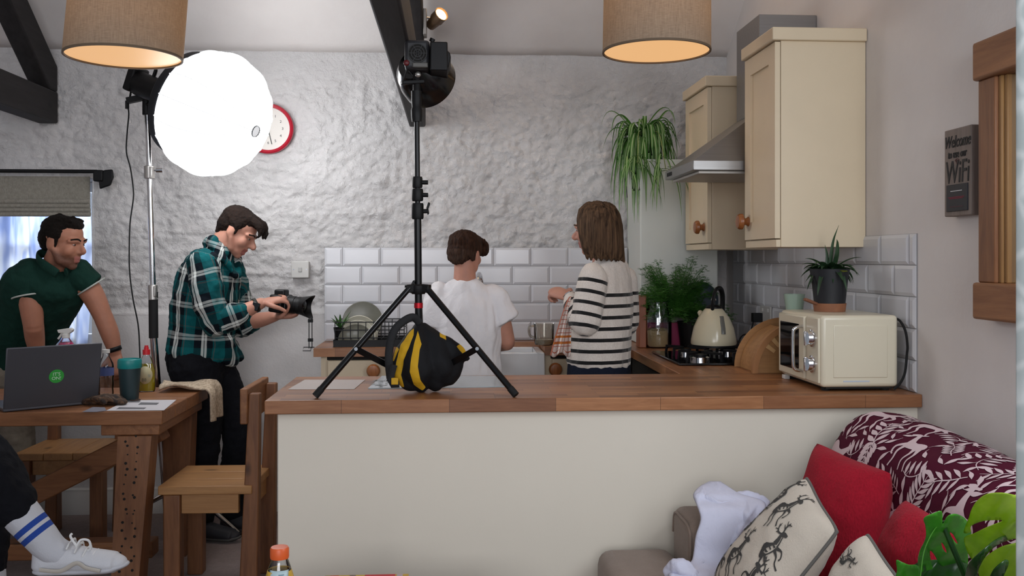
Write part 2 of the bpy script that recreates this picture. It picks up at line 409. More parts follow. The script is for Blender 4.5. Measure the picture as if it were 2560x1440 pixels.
# roman blind and black rod above it
M_blind = fabric('oatmeal_blind', C('948f84'), .25, .8, 260, vscale=60)
bl = thing('roman_blind', 'oatmeal fabric roman blind folded up at the kitchen window top', 'blind', (-2.4, 5.03, 1.59))
MB().grid(lambda u, v: V((-3.05+1.125*u, 5.035+.004*math.sin(u*9), 1.66+.145*v)), 20, 6).build('blind_panel', M_blind, bl, solid=.008)
mb = MB()
for k in range(4):
    z = 1.592+.022*k
    mb.tube([(-3.05, 5.028-.004*k, z+.012), (-1.92, 5.028-.004*k, z+.012)], .013, 10, flat=.9)
mb.build('stacked_folds', M_blind, bl)
rd = thing('curtain_rod', 'black iron curtain rod above the oatmeal blind', 'curtain rod', (-2.4, 4.99, 1.8))
MB().tube([(-3.3, 4.99, 1.828), (-1.87, 4.99, 1.828)], .010).build('rod', M_black, rd)
mb = MB().box((-1.885, 4.97, 1.775), (-1.835, 5.07, 1.835)).prism([(-1.86, 4.98, 1.78), (-1.835, 4.98, 1.835), (-1.79, 4.98, 1.84), (-1.785, 4.98, 1.80), (-1.80, 4.98, 1.755), (-1.855, 4.98, 1.735)], (0, .02, 0))
mb.build('end_bracket', M_black, rd, bevel=.006)
# ledge where the rough wall meets the smooth lower wall (part of the wall's shape), tiles behind the sink
def tile(mb, o, ux, uy, nn, w, h):
    o, ux, uy, nn = V(o), V(ux), V(uy), V(nn); b = .012; t0, t1 = .004, .009
    r = lambda d, t: [o+ux*d+uy*d+nn*t, o+ux*(w-d)+uy*d+nn*t, o+ux*(w-d)+uy*(h-d)+nn*t, o+ux*d+uy*(h-d)+nn*t]
    A, B, D = r(0, 0), r(0, t0), r(b if w > .04 else .004, t1)
    mb.add(A+B+D, [(0, 1, 5, 4), (1, 2, 6, 5), (2, 3, 7, 6), (3, 0, 4, 7), (4, 5, 9, 8), (5, 6, 10, 9), (6, 7, 11, 10), (7, 4, 8, 11), (8, 9, 10, 11)])
def tiled(name, o, ux, nn, L, rows, first, pw=.205, ph=.1015, bd=.012):
    mb = MB(); o, ux, nn = V(o), V(ux), V(nn); up = V((0, 0, 1)); H = rows*ph
    p = [o-nn*bd, o+ux*L-nn*bd, o+ux*L+up*H-nn*bd, o+up*H-nn*bd]; mb.prism(p, nn*(bd+.0015), 1)
    for r in range(rows):
        x = first-pw if r % 2 == 0 else first-pw/2
        while x < L:
            a, b = max(0, x), min(L, x+pw)
            if b-a > .012: tile(mb, o+ux*(a+.0012)+up*(r*ph+.0012), ux, up, nn, b-a-.0024, ph-.0024)
            x += pw
    return struct(mb.build(name, [M_tile, M_grout], smooth=False))
tiled('trim_1', (-.69, YB-.055, .921), (1, 0, 0), (0, -1, 0), 1.66, 5, .098)
tiled('trim_2', (XW-.002, 4.955, .921), (0, -1, 0), (-1, 0, 0), 1.99, 5, .1, ph=.106, bd=.0015)
# peninsula half wall
struct(MB().box((-.553, 2.962, 0), (XW, 3.5, .876)).build('wall_peninsula', M_panel, bevel=.004))
# tall boxed casing in the corner
tag(MB().box((.975, 4.72, .921), (1.385, YB-.02, 1.885)).build('boiler_casing', plain('casing_paint', C('d3d6d0'), .6, var=.02), bevel=.006), 'tall plain white boxed-in casing in the kitchen corner under the trailing plant', 'casing')
tag(MB().tube([(1.44, 5.0, .921), (1.44, 5.0, 2.0)], .016).build('gap_shade', M_dark), 'dark vertical strip standing in for the shade in the gap beside the white corner casing', 'shade strip')  # dark upright tube imitates the shade between casing and side wall
# ---------------------------------------------------------------- worktops
def top(name, lo, hi, m, label):
    return tag(MB().box(lo, hi).build(name, m, bevel=.003), label, 'worktop')
top('worktop', (-.588, 2.932, .877), (XW-.001, 3.528, .92), M_top, 'oak block worktop on the white peninsula, carrying stand, sandbag and microwave')
top('worktop', (.885, 3.5285, .877), (XW-.001, YB-.03, .9195), M_topy, 'oak worktop along the right wall under the hob and kettle')
mb = MB().box((-.69, 4.645, .877), (-.12, 5.045, .92)).box((-.12, 4.93, .877), (.47, 5.045, .92)).box((.47, 4.645, .877), (.8845, 5.045, .92))
tag(mb.build('worktop', M_top), 'oak worktop along the back wall, cut out around the white sink', 'worktop')
# ---------------------------------------------------------------- base cabinets
def knob(p, d, parent, r=.03, name='knob'):
    return MB().lathe([(0, 0), (r*.62, 0), (r*.42, r*.3), (r*.5, r*.55), (r*1.0, r*.8), (r, r*1.15), (r*.8, r*1.4), (0, r*1.5)], p, d, 24).build(name, M_knob, parent)
def base_unit(x0, x1, kx, label):
    t = thing('base_cabinet', label, 'cabinet', ((x0+x1)/2, 4.86, 0), 'cream cabinets under the back worktop')
    MB().box((x0, 4.70, .1), (x1, 5.03, .8765)).box((x0, 4.72, 0), (x1, 5.0, .1)).build('carcass', M_cream, t)
    mb = MB().box((x0+.035, 4.678, .12), (x1-.012, 4.6995, .855)); d = mb.build('door', M_cream, t, bevel=.004)
    MB().box((x0+.03, 4.6985, .855), (x1-.008, 4.6998, .8765)).build('shadow_gap', M_dark, t)
    knob((kx, 4.678, .805), (0, -1, 0), d, .034)
base_unit(-.66, -.125, at(935, 920, 4.68).x, 'cream base cabinet below the dish rack at the back left')
base_unit(.475, .86, at(1387, 925, 4.68).x, 'cream base cabinet right of the white sink')
t = thing('base_cabinet', 'cream base cabinet row under the hob, facing the cook', 'cabinet', (1.2, 4.2, 0), 'cream cabinets under the right worktop')
MB().box((.935, 3.51, .1), (XW-.002, 4.66, .8765)).box((.97, 3.51, 0), (XW-.002, 4.66, .1)).build('carcass', M_cream, t)
MB().box((.913, 4.02, .13), (.9345, 4.62, .86)).build('oven_front', M_dark, t, bevel=.003)
MB().box((.913, 3.53, .13), (.9345, 4.0, .86)).build('door', M_cream, t, bevel=.003)
# sink with tap
t = thing('belfast_sink', 'white ceramic belfast sink set in the back worktop', 'sink', (.17, 4.75, .64))
mb = MB().box((-.115, 4.61, .64), (.465, 4.925, .67)).box((-.115, 4.61, .67), (-.08, 4.925, .895)).box((.43, 4.61, .67), (.465, 4.925, .895)).box((-.08, 4.61, .67), (.43, 4.64, .895)).box((-.08, 4.895, .67), (.43, 4.925, .895))
mb.build('basin', plain('ceramic', C('dfe0e2'), .12), t, bevel=.006)
MB().box((-.12, 4.705, 0), (.47, 5.0, .638)).build('sink_cabinet', M_cream, t)
t = thing('kitchen_tap', 'chrome swan neck tap behind the boy', 'tap', (at(1207, 700, 4.98).x, 4.98, .92))
x = at(1207, 700, 4.98).x
MB().cyl((x, 4.98, .92), (x, 4.98, .99), .024).build('tap_base', M_chrome, t)
MB().tube(cr([(x, 4.98, .98), (x, 4.98, 1.18), (x-.01, 4.97, 1.25), (x-.02, 4.92, 1.285), (x-.03, 4.86, 1.26), (x-.03, 4.84, 1.2)], 6), .012, 12).build('spout', M_chrome, t)
MB().tube([(x, 4.98, .965), (x+.06, 4.96, .985)], .007).build('lever', M_chrome, t)
# ---------------------------------------------------------------- roof trusses
def truss(x0, x1, label):
    t = thing('roof_truss', label, 'roof truss', ((x0+x1)/2, 3.6, 2.093), 'black roof trusses')
    mb = MB(); P = [(x0, 5.09, 2.093), (x0, 5.09, 2.262), (x0, 1.9, 2.262), (x0, 1.9, 2.093)]
    mb.prism(P, (x1-x0, 0, 0)).build('tie_beam', M_beam, t, bevel=.010)
    z0 = 2.40; P = [(x0+.002, 5.09, 2.262), (x0+.002, 5.09, z0), (x0+.002, 2.2, z0+2.89*SL), (x0+.002, 2.2, z0+2.89*SL-.17), (x0+.002, 5.0, 2.262)]
    MB().prism(P, (x1-x0-.004, 0, 0)).build('rafter', M_beam, t, bevel=.010)
truss(-2.215, -2.11, 'black timber roof truss at the far left above the window')
truss(-.235, -.145, 'black timber roof truss above the boy, in the middle')
# ---------------------------------------------------------------- wall cabinets, hood
def wall_unit(y0, y1, z1, ky, kz, label):
    x = 1.197; t = thing('wall_cabinet', label, 'cabinet', ((x+XW)/2, (y0+y1)/2, 1.41), 'cream wall cabinets beside the hood')
    MB().box((x+.022, y0, 1.41), (XW-.002, y1, z1)).build('carcass', M_cream, t, bevel=.002)
    MB().box((x-.014, y0-.014, z1), (XW-.002, y1+.006, z1+.048)).build('cornice', M_cream, t, bevel=.004)
    MB().box((x+.004, y0, 1.41), (x+.0215, y1, 1.438)).build('pelmet', M_cream, t, bevel=.002)
    mb = MB(); s = .07; a, b, c, d = y0+.002, y1-.002, 1.443, z1-.004
    for lo, hi in (((a, c), (a+s, d)), ((b-s, c), (b, d)), ((a+s, c), (b-s, c+s)), ((a+s, d-s), (b-s, d))): mb.box((x, lo[0], lo[1]), (x+.02, hi[0], hi[1]))
    mb.box((x+.010, a+s, c+s), (x+.018, b-s, d-s)); dr = mb.build('door', M_cream, t, smooth=False)
    knob((x, ky, kz), (-1, 0, 0), dr, .032)
wall_unit(3.345, 3.70, 2.177, 3.655, 1.517, 'nearest tall cream wall cabinet, right of the cooker hood')
wall_unit(4.25, 4.66, 2.177, 4.315, 1.517, 'farther cream wall cabinet, left of the cooker hood')
t = thing('cooker_hood', 'brushed steel chimney cooker hood between two cream cabinets', 'cooker hood', (1.25, 3.96, 1.73))
a, b, z0, z1 = 3.725, 4.225, 1.732, 1.772; x0, x1 = .99, XW-.002
MB().box((x0, a, z0), (x1, b, z1)).build('canopy_lip', M_steel, t, bevel=.002)
MB().hexa([(x0+.004, a+.004, z1), (x1, a+.004, z1), (x1, b-.004, z1), (x0+.004, b-.004, z1)], [(1.295, 3.81, 1.99), (x1, 3.81, 1.99), (x1, 4.12, 1.99), (1.295, 4.12, 1.99)]).build('canopy_slope', M_steel, t, smooth=False)
MB().box((1.295, 3.81, 1.99), (x1, 4.12, 2.40)).build('chimney', M_steel, t, bevel=.002)
MB().box((1.02, a+.03, z0-.012), (x1-.04, b-.03, z0)).build('filter', plain('filter_mesh', C('b0aca6'), .5, .6), t, bevel=.002)
mb = MB()
for k in range(4): mb.box((x0-.003, 4.10+.022*k, z0+.012), (x0, 4.114+.022*k, z0+.028))
mb.build('button', M_black, t)
# ================================================================ LAMPS AND LIGHT STANDS
def shade_mat():
    n = NT('linen_shade'); w = n.noise(n.coord(scale=(.22, .22, 3)), 260, 2); w2 = n.noise(n.coord(scale=(3, 3, .12)), 160, 2)
    c = n.ramp(n.math('ADD', n.math('MULTIPLY', w, .5), n.math('MULTIPLY', w2, .5)), [(.30, C('8c8072')), (.70, C('b5a896'))])
    n.base(c); n.set(Roughness=.95, Specular_IOR_Level=.1); tl = n.new('ShaderNodeBsdfTranslucent'); n.ln(c, tl.inputs[0])
    mx = n.new('ShaderNodeMixShader'); mx.inputs[0].default_value = .28; n.ln(n.p.outputs[0], mx.inputs[1]); n.ln(tl.outputs[0], mx.inputs[2]); n.ln(mx.outputs[0], n.n['Material Output'].inputs[0])
    n.ln(n.bump(w, .3, .002), n.p.inputs['Normal']); return n.m
M_shade = shade_mat()
M_diff = emit('lit_diffuser', (.62, .345, .150, 1), 1.0); MATS['lit_diffuser'].node_tree.nodes['Principled BSDF'].inputs['Base Color'].default_value = (.05, .03, .015, 1)
M_trim = plain('shade_trim', C('6b5a48'), .8)
def pendant(c, r, tilt, label):
    t = thing('pendant_lamp', label, 'pendant lamp', c, 'linen drum pendant lamps')
    R = Matrix.Rotation(tilt, 3, 'Y'); c = V(c); ax = R @ V((0, 0, 1)); h = .32
    MB().lathe([(r, 0), (r*.985, h), (r*.98, h), (r*.993, .004), (r, 0)], c, ax, 64).build('lamp_shade', M_shade, t)
    MB().lathe([(r+.001, 0), (r+.001, .008), (r-.006, .008), (r-.006, 0), (r+.001, 0)], c, ax, 64).build('rim', M_trim, t)
    MB().lathe([(0, .006), (r-.006, .006), (r-.006, .009), (0, .009)], c, ax, 64).build('diffuser', M_diff, t)
    MB().tube([c+ax*.18, c+ax*.30, V((c.x+ax.x*.3, c.y, ZE+(YB-c.y)*SL))], .004).build('cord', M_black, t)
    MB().cyl(c+ax*.24, c+ax*.33, .022, .018).build('lamp_holder', M_white, t)
    light('pendant_bulb', 'POINT', c+ax*.17, 12, (1, .66, .36), shadow_soft_size=.05)
yp = 3.4
pendant((at(166, 130, yp)+at(452, 160, yp))/2, (at(452, 160, yp)-at(166, 130, yp)).length/2, math.atan(24/286), 'tilted linen drum pendant lamp at the left, in front of the glowing lantern')
pendant((at(1508, 130, yp)+at(1773, 133, yp))/2, (at(1773, 130, yp)-at(1508, 130, yp)).length/2, .01, 'level linen drum pendant lamp in front of the cream wall cabinets')
# ---- lantern softbox on its lamp head
Cn = at(536, 286, 4.3); A = V((.86, -.35, -.37)).normalized(); ra, rq_ = .236, .289
lt = thing('lantern_softbox_light', 'glowing white round lantern softbox on the chrome stand at the left', 'studio light', Cn)
M_glow = emit('glowing_cloth', (.96, .98, 1.0, 1), 8.5)
M_seam = emit('glowing_seam', (.62, .64, .66, 1), .70)
ex = A.orthogonal().normalized(); ey = A.cross(ex)
def lan(u, p):                                          # u around, p: angle from the front pole
    g = ((u*16) % 1)-.5                                  # straight panels between sixteen ribs
    k = 1+(math.cos(PI/16)/math.cos(g*PI/8)-1)*.4
    return Cn+A*ra*math.cos(p)+(ex*math.cos(u*2*PI)+ey*math.sin(u*2*PI))*rq_*math.sin(p)*k
pe = PI*.66
mb = MB().grid(lambda u, v: lan(u, .09+(pe-.09)*v), 128, 24); mb.build('lantern_cloth', M_glow, lt)
for i in range(16):
    pts = [lan(i/16, .10+(pe-.10)*k/24) for k in range(25)]
    pts = [p+(p-Cn).normalized()*.0020 for p in pts]
    MB().tube(pts, .0026, 6).build('rib', M_seam, lt)
fc = Cn+A*ra*.985
MB().lathe([(0, -.01), (.026, -.01), (.026, .004), (.021, .006), (0, .006)], fc, A, 28).build('front_cap', [emit('cap_cloth', (.62, .63, .65, 1), .70)], lt)
mb = MB().lathe([(.026, -.006), (.0285, .002), (.026, .008), (.0235, .002), (.026, -.006)], fc, A, 28); mb.build('cap_ring', M_black, lt)
bp = Cn+A*ra*math.cos(pe); br = rq_*math.sin(pe)
M_skirt = plain('navy_black_cloth', C('16181f'), .7)
MB().lathe([(br+.002, .002), (br+.003, -.004), (br*.97, -.045), (br*.80, -.085), (.085, -.135), (.075, -.16), (.075, -.15), (br*.76, -.08), (br*.93, -.04), (br-.004, .0), (br+.002, .002)], bp, A, 48).build('back_skirt', M_skirt, lt)
h0 = bp-A*.14
MB().lathe([(0, 0), (.078, 0), (.078, -.02), (.066, -.03), (.066, -.075), (.058, -.08), (.058, -.2), (.05, -.21), (0, -.21)], h0, A, 32).build('lamp_head', M_black, lt)
up = (V((0, 0, 1))-A*A.z).normalized(); sd = A.cross(up)
mb = MB(); q = h0-A*.21
mb.bar(q+up*.01+A*.01, q+up*.01-A*.035, .10, .12, up); hd = mb.build('fan_housing', M_black, lt, bevel=.01)
MB().tube(cr([q+up*.05, q+up*.105-A*.02, q+up*.10+A*.07, q+up*.05+A*.08], 5), .009, 8).build('carry_handle', M_black, lt)
st = at(367, 272, 4.5)
mb = MB(); piv = h0-A*.13
mb.bar(piv-up*.04, st+V((0, 0, .055)), .03, .045, A); mb.cyl(st-V((0, 0, .03)), st+V((0, 0, .08)), .02); mb.build('tilt_bracket', M_black, lt, bevel=.003)
hb = at(318, 252, 4.5)
MB().bar(hb, st+V((.01, 0, .06)), .03, .028).tube([hb+V((.01, 0, 0)), hb+V((.02, 0, .06)), q-up*.05], .005, 8).build('bracket_handle', M_black, lt, bevel=.003)
k0 = at(378, 262, 4.45); MB().cyl(st+V((.0, -.01, .02)), k0+V((.02, 0, .0)), .008).lathe([(0, 0), (.016, 0), (.016, .02), (0, .02)], k0+V((.012, 0, -.03)), (1, 0, 0)).build('lock_knob', M_black, lt)
cab = [(318, 262), (322, 285), (318, 330), (316, 380), (326, 420), (333, 470), (333, 500), (325, 560), (323, 640), (325, 690), (333, 750), (345, 810), (349, 868), (350, 930), (345, 1010)]
cp = [at(x, y, 4.5+.0*i) for i, (x, y) in enumerate(cab)]
MB().tube(cr(cp, 4), .0035, 6).build('power_cable', M_rubber, lt)
MB().cyl(at(318, 252, 4.5), at(318, 272, 4.5), .009).build('plug_end', M_black, lt)
# ---- chrome stand carrying it
fb = at(397, 985, 4.52)
s2 = thing('light_stand', 'chrome light stand behind the table carrying the lantern', 'light stand', (fb.x+.03, 4.55, 0))
a = at(369, 285, 4.5); b = at(374, 420, 4.5); c = at(383, 730, 4.51); d = at(384, 845, 4.51); e = at(393, 960, 4.52)
ft = V((e.x+.03, 4.58, .12))
MB().tube([a, b, c], .0135, 16).build('upper_pole', M_chrome, s2)
MB().tube([c, d], .0215, 16).build('grip_sleeve', M_rubber, s2)
MB().tube([d, e, e+(e-d)*4.2], .0175, 16).build('lower_pole', M_chrome, s2)
M_alu = plain('cast_aluminium', C('b9b5b0'), .35, .8)
MB().tube([at(373, 415, 4.5), at(374, 447, 4.5)], .024, 16).box(at(372, 446, 4.47), at(385, 418, 4.5)).build('collar', M_alu, s2, bevel=.003)
MB().tube([at(385, 426, 4.48), at(392, 426, 4.48)], .004).tube([at(391, 426, 4.48), at(407, 426, 4.48)], .011, 12).build('collar_knob', M_chrome, s2)
MB().tube([at(382, 712, 4.51), at(383, 750, 4.51)], .022, 16).box(at(383, 742, 4.48), at(392, 716, 4.5)).build('lower_collar', M_alu, s2, bevel=.003)
base = e+(e-d)*4.2
hub = e+(e-d)*2.4
for gx, gy in ((-1.575, 4.40), (-1.05, 4.62), (-1.42, 4.98)):
    g = V((gx, gy, .012))
    lg = MB().tube(cr([hub, hub.lerp(g, .5)+V((0, 0, .05)), g], 6), .0125, 12).build('leg', M_chrome, s2)
    MB().ell(g, (.02, .02, .012)).build('foot', M_rubber, lg)
# ---- wall spot lamp on the truss
sp = thing('spot_lamp', 'small lit brass spotlight on an arm from the middle roof truss', 'spotlight', at(1048, 60, 4.7))
ym = 4.72; b0 = at(1024, 92, ym); b1 = at(1046, 28, ym)
MB().box((-.146, ym-.06, b0.z), (-.128, ym+.03, b1.z)).build('wall_bracket', plain('bracket_metal', C('8a8580'), .4, .5), sp, bevel=.003)
l0 = at(1044, 45, ym); l1 = at(1072, 44, ym); l2 = at(1076, 64, ym); l3 = at(1103, 36, ym-.08)
MB().tube([(-.13, ym-.01, l0.z), l1, l1.lerp(l2, .5)], .006, 8).build('arm', M_chrome, sp)
ax = (l3-l2).normalized()
M_bronze = plain('bronze_can', C('6a5440'), .4, .7)
MB().lathe([(0, 0), (.026, 0), (.030, .03), (.032, .055), (.036, .06), (.036, .105), (.038, .11), (.034, .11), (.030, .07), (0, .07)], l2, ax, 28).build('lamp_can', M_bronze, sp)
MB().lathe([(0, .098), (.031, .098), (.031, .102), (0, .104)], l2, ax, 28).build('bulb', emit('warm_bulb', (1, .66, .28, 1), 6.0), sp)
light('spot_bulb', 'SPOT', l2+ax*.12, 60, (1, .68, .36), (at(1300, -160, 4.5)), spot_size=1.5, spot_blend=1.0, shadow_soft_size=.03)
# ---- wall clock
cc = at(671, 322, YB-.03); ck = thing('wall_clock', 'round white wall clock with red rim, half hidden by the lantern', 'clock', cc)
r = .134
MB().lathe([(0, 0), (r, 0), (r+.003, .012), (r+.001, .026), (r-.006, .032), (r-.016, .028), (r-.019, .014), (0, .014)], cc+V((0, .012, 0)), (0, -1, 0), 64).build('rim', plain('red_plastic', C('b01c30'), .3), ck)
MB().lathe([(0, .0141), (r-.019, .0141), (r-.019, .017), (0, .017)], cc+V((0, .012, 0)), (0, -1, 0), 64).build('dial', plain('dial_white', C('dcd6cf'), .5), ck)
for nm, e_, w_, d_ in (('hour_hand', (-.05, 0, .03), .006, .0), ('minute_hand', (.02, 0, -.085), .004, .001)):
    MB().bar(cc+V((0, -.0075-d_, 0)), cc+V((0, -.0075-d_, 0))+V(e_), w_, .001, (0, 1, 0)).build(nm, M_black, ck)
for k in range(1, 13):
    a = k*PI/6; p = cc+V((math.sin(a)*.077, -.0062, math.cos(a)*.077))
    text(str(k), .020, p, (1, 0, 0), (0, 0, 1), 'numeral', M_black, ck, .0004)
# ---- switch
c = at(751, 674, YB-.035); sw = thing('wall_switch', 'square white switch box on the rough wall beside the tiles', 'switch', c)
MB().box(c+V((-.047, -.012, -.045)), c+V((.047, .055, .045))).build('back_box', M_white, sw, bevel=.004)
MB().box(c+V((-.010, -.017, -.012)), c+V((.010, -.011, .012))).build('rocker', plain('rocker_white', C('bdbbb8'), .4), sw, bevel=.002)
for s in (-1, 1): MB().lathe([(0, 0), (.004, 0), (.004, .001), (0, .001)], c+V((s*.034, -.0121, 0)), (0, -1, 0), 12).build('screw', M_chrome, sw)
# ---- black stand on the peninsula
PB = V((-.108, 3.165, .92)); zt = at(1040, 262, 3.165).z
bs = thing('light_stand', 'black tripod light stand standing on the peninsula worktop', 'light stand', PB)
Z = lambda y: at(1048, y, 3.165).z
XL = lambda y: at(1048-(960-y)*.009, y, 3.165).x
Pz = lambda y: V((XL(y), 3.165, Z(y)))
MB().tube([Pz(962), Pz(540)], .0125, 20).build('lower_pole', M_blackm, bs)
MB().tube([Pz(545), Pz(300)], .0092, 18).build('upper_pole', M_blackm, bs)
MB().tube([Pz(770), Pz(757)], .0150, 20).build('red_ring', plain('anodised_red', C('c01424'), .25, .5), bs)
for y0_, y1_, rr in ((548, 508, .0205), (503, 472, .0195), (470, 442, .0175)):
    cl = MB().tube([Pz(y0_), Pz(y0_-4), Pz(y1_+4), Pz(y1_)], [rr*.9, rr, rr, rr*.92], 20).build('collar', M_black, bs)
    zz = (Z(y0_)+Z(y1_))/2; x = XL(y0_)
    MB().tube([(x+.012, 3.165, zz), (x+.036, 3.163, zz)], .0075, 10).build('clamp_screw', M_black, cl)
MB().prism([(XL(520)+.034, 3.158, Z(538)), (XL(520)+.040, 3.158, Z(534)), (XL(520)+.037, 3.158, Z(522)), (XL(520)+.044, 3.158, Z(508)), (XL(520)+.036, 3.158, Z(505)), (XL(520)+.030, 3.158, Z(520))], (0, .012, 0)).build('wing_knob', M_black, bs, bevel=.003)
hz = Z(722)
MB().lathe([(0, -.018), (.022, -.018), (.026, -.01), (.026, .01), (.02, .016), (0, .016)], Pz(722), (0, 0, 1), 24).build('hub', M_black, bs)
feet = [atz(788, 990, .9275), atz(1290, 988, .9275), V((PB.x-.005, 3.505, .9275))]
for g in feet:
    dr = (g-Pz(722)); dr.z = 0; dr.normalize(); s0 = Pz(720)+dr*.036
    mb = MB().bar(Pz(720)+dr*.012, s0+dr*.012+V((0, 0, -.002)), .020, .028); hj = None
    lg = MB().tube([s0, g], .0105, 14).build('leg', M_blackm, bs)
    mb.build('leg_joint', M_black, lg, bevel=.003)
    gd = (g-s0).normalized(); MB().tube([g-gd*.03, g], .0118, 14).build('rubber_foot', M_rubber, lg)
    m_ = s0.lerp(g, .575); lo = Pz(948)
    bc = MB().bar(m_+V((0, -.012, 0)) if dr.y < 0 else m_, lo+dr*.015, .020, .005, (0, 1, 0)).build('brace', M_blackm, lg)
    MB().lathe([(0, 0), (.006, 0), (.006, .006), (0, .006)], m_+V((0, -.012, 0)), (0, -1, 0), 12).build('rivet', M_chrome, lg)
MB().tube([Pz(962), Pz(938)], .019, 18).build('lower_collar', M_black, bs)
MB().prism([Pz(735)+V((-.026, -.014, 0)), Pz(735)+V((-.026, -.014, .03)), Pz(735)+V((-.018, -.014, .047)), Pz(735)+V((-.008, -.014, .047)), Pz(735)+V((-.016, -.014, .03))], (0, .02, 0)).build('release_catch', M_black, bs, bevel=.002)
# ---- black lamp head on it, seen from behind
sl = thing('studio_spotlight', 'black studio light head with round reflector on the black stand', 'studio light', Pz(262))
y_ = 3.165
MB().tube([Pz(305), Pz(292), Pz(275), Pz(268), Pz(255), Pz(228)], [.017, .0195, .020, .0165, .0185, .0185], 20).build('stand_socket', M_black, sl)
bc = at(1074, 130, y_); q0, q1 = at(1011, 172, 3.08), at(1074, 99, 3.08); MB().box(q0, (q1.x, 3.26, q1.z)).build('lamp_head', plain('dark_grey_casing', C('2a2a2d'), .45), sl, bevel=.012, seg=3)
q0, q1 = at(1075, 176, 3.06), at(1119, 104, 3.06); MB().box(q0, (q1.x, 3.28, q1.z)).prism([at(1116, 170, 3.07), at(1116, 122, 3.07), at(1125, 132, 3.07), at(1127, 142, 3.07), at(1122, 168, 3.07)], (0, .2, 0)).build('ballast', M_black, sl, bevel=.008)
MB().tube([at(1079, 104, 3.1), at(1082, 97, 3.1)], .009, 12).build('top_knob', M_black, sl)
fcn = at(1044, 133, 3.078)
gr = MB()
for r_ in (.031, .022, .013): gr.lathe([(r_-.002, 0), (r_+.001, 0), (r_+.001, .003), (r_-.002, .003), (r_-.002, 0)], fcn, (0, -1, 0), 32)
for k in range(6):
    a = k*PI/3; gr.bar(fcn+V((0, -.0015, 0)), fcn+V((math.cos(a)*.031, -.0015, math.sin(a)*.031)), .0025, .0025, (0, 1, 0))
gr.build('fan_grille', plain('grille_black', C('0a0a0b'), .5), sl)
MB().lathe([(0, 0), (.0305, 0), (.0305, .0006), (0, .0006)], fcn, (0, -1, 0), 32).build('fan_opening', M_dark, sl)
MB().box(at(1031, 168, 3.068), at(1070, 158, 3.08)).build('rear_bar', plain('grey_bar', C('55534f'), .4), sl, bevel=.003)
MB().ell(at(1016, 157, 3.075), (.010, .006, .010)).build('red_button', plain('dull_red', C('5c1014'), .4), sl)
rc = at(1060, 190, 3.24); ra_ = V((.42, .86, -.30)).normalized()
MB().lathe([(.03, -.09), (.055, -.085), (.082, -.05), (.097, .0), (.101, .045), (.098, .045), (.092, .0), (.077, -.04), (.03, -.06), (.03, -.09)], rc, ra_, 48).build('reflector_dish', plain('gloss_black', C('101011'), .18), sl)
MB().bar(at(1003, 207, 3.13), at(1060, 204, 3.16), .02, .014).build('yoke_arm', M_black, sl, bevel=.003)
MB().tube([at(1006, 206, 3.12), at(1018, 172, 3.11), at(1032, 190, 3.12)], .003, 6).build('yoke_wire', M_black, sl)
MB().tube([at(1042, 232, 3.165), at(1042, 190, 3.15), at(1046, 170, 3.14)], [.014, .014, .018], 14).build('yoke', M_black, sl)
MB().ell(at(1045, 186, 3.11), (.010, .008, .010)).build('yoke_bolt', M_alu, sl)
# ---- sandbag slung on it
sb = thing('sandbag', 'black sandbag with yellow stripes slung on the black stand', 'sandbag', V((-.08, 3.12, .921)))
B_ = lambda x, y, Y=3.10: at(x, y, Y)
mb = MB()
limb(mb, [B_(1046, 812, 3.13), B_(1032, 858), B_(1016, 915), B_(1030, 955, 3.085)], [.012, .040, .052, .035], .85, (1, 0, 0))
limb(mb, [B_(1042, 815, 3.13), B_(1046, 870, 3.09), B_(1046, 925, 3.08), B_(1052, 962, 3.09)], [.012, .042, .058, .030], .9, (1, 0, 0))
limb(mb, [B_(1058, 818, 3.14), B_(1084, 862, 3.11), B_(1092, 915, 3.10), B_(1088, 955, 3.10)], [.016, .046, .062, .034], .8, (1, 0, 0))
limb(mb, [B_(1075, 850, 3.13), B_(1110, 880, 3.12), B_(1142, 888, 3.12), B_(1166, 896, 3.12)], [.034, .052, .036, .012], .7, (0, 0, 1))
limb(mb, [B_(1085, 935, 3.11), B_(1118, 925, 3.11), B_(1140, 908, 3.12)], [.05, .052, .032], .7, (0, 0, 1))
def px2(c):                                            # front-view coordinates of the bag, in millimetres
    return ((c.x+.2)*1000, (c.z-.9)*1000)
def pol(P, Y=3.08): return [px2(B_(x, y, Y)) for x, y in P]
S1 = pol([(1034, 822), (1027, 826), (1003, 860), (990, 905), (986, 935), (994, 962), (1012, 966), (1004, 935), (1010, 900), (1026, 862), (1034, 838)])
S2 = pol([(1044, 828), (1038, 852), (1030, 892), (1027, 925), (1036, 958), (1056, 975), (1064, 966), (1052, 944), (1046, 912), (1050, 872), (1055, 858)])
S3 = pol([(1096, 826), (1110, 836), (1116, 852), (1100, 842)]); S4 = pol([(1140, 868), (1150, 864), (1166, 884), (1158, 888)])
S5 = pol([(992, 868), (998, 872), (984, 902), (978, 905)])
def sbm(c):
    x, z = px2(c)
    return any(inpoly(x, z, P) for P in (S1, S2, S3, S4, S5))
M_nylon = plain('black_nylon', C('0b0c10'), .75, bump=.3, bscale=120); M_yel = plain('yellow_webbing', C('c79a1c'), .75, bump=.3, bscale=200)
for P in (feet[2],): pass
def sdist(x, z, P):                                    # distance inside (+) or outside (-) a stripe outline
    d = min(math.hypot(x-a[0]-(b[0]-a[0])*t, z-a[1]-(b[1]-a[1])*t) for a, b in zip(P, P[1:]+P[:1]) for t in [max(0, min(1, ((x-a[0])*(b[0]-a[0])+(z-a[1])*(b[1]-a[1]))/((b[0]-a[0])**2+(b[1]-a[1])**2+1e-9)))])
    return d if inpoly(x, z, P) else -d
def sbuv(c):
    x, z = px2(c); d = max(sdist(x, z, P) for P in (S1, S2, S3, S4, S5)); return (max(0, min(1, .5+d/16)), 0)
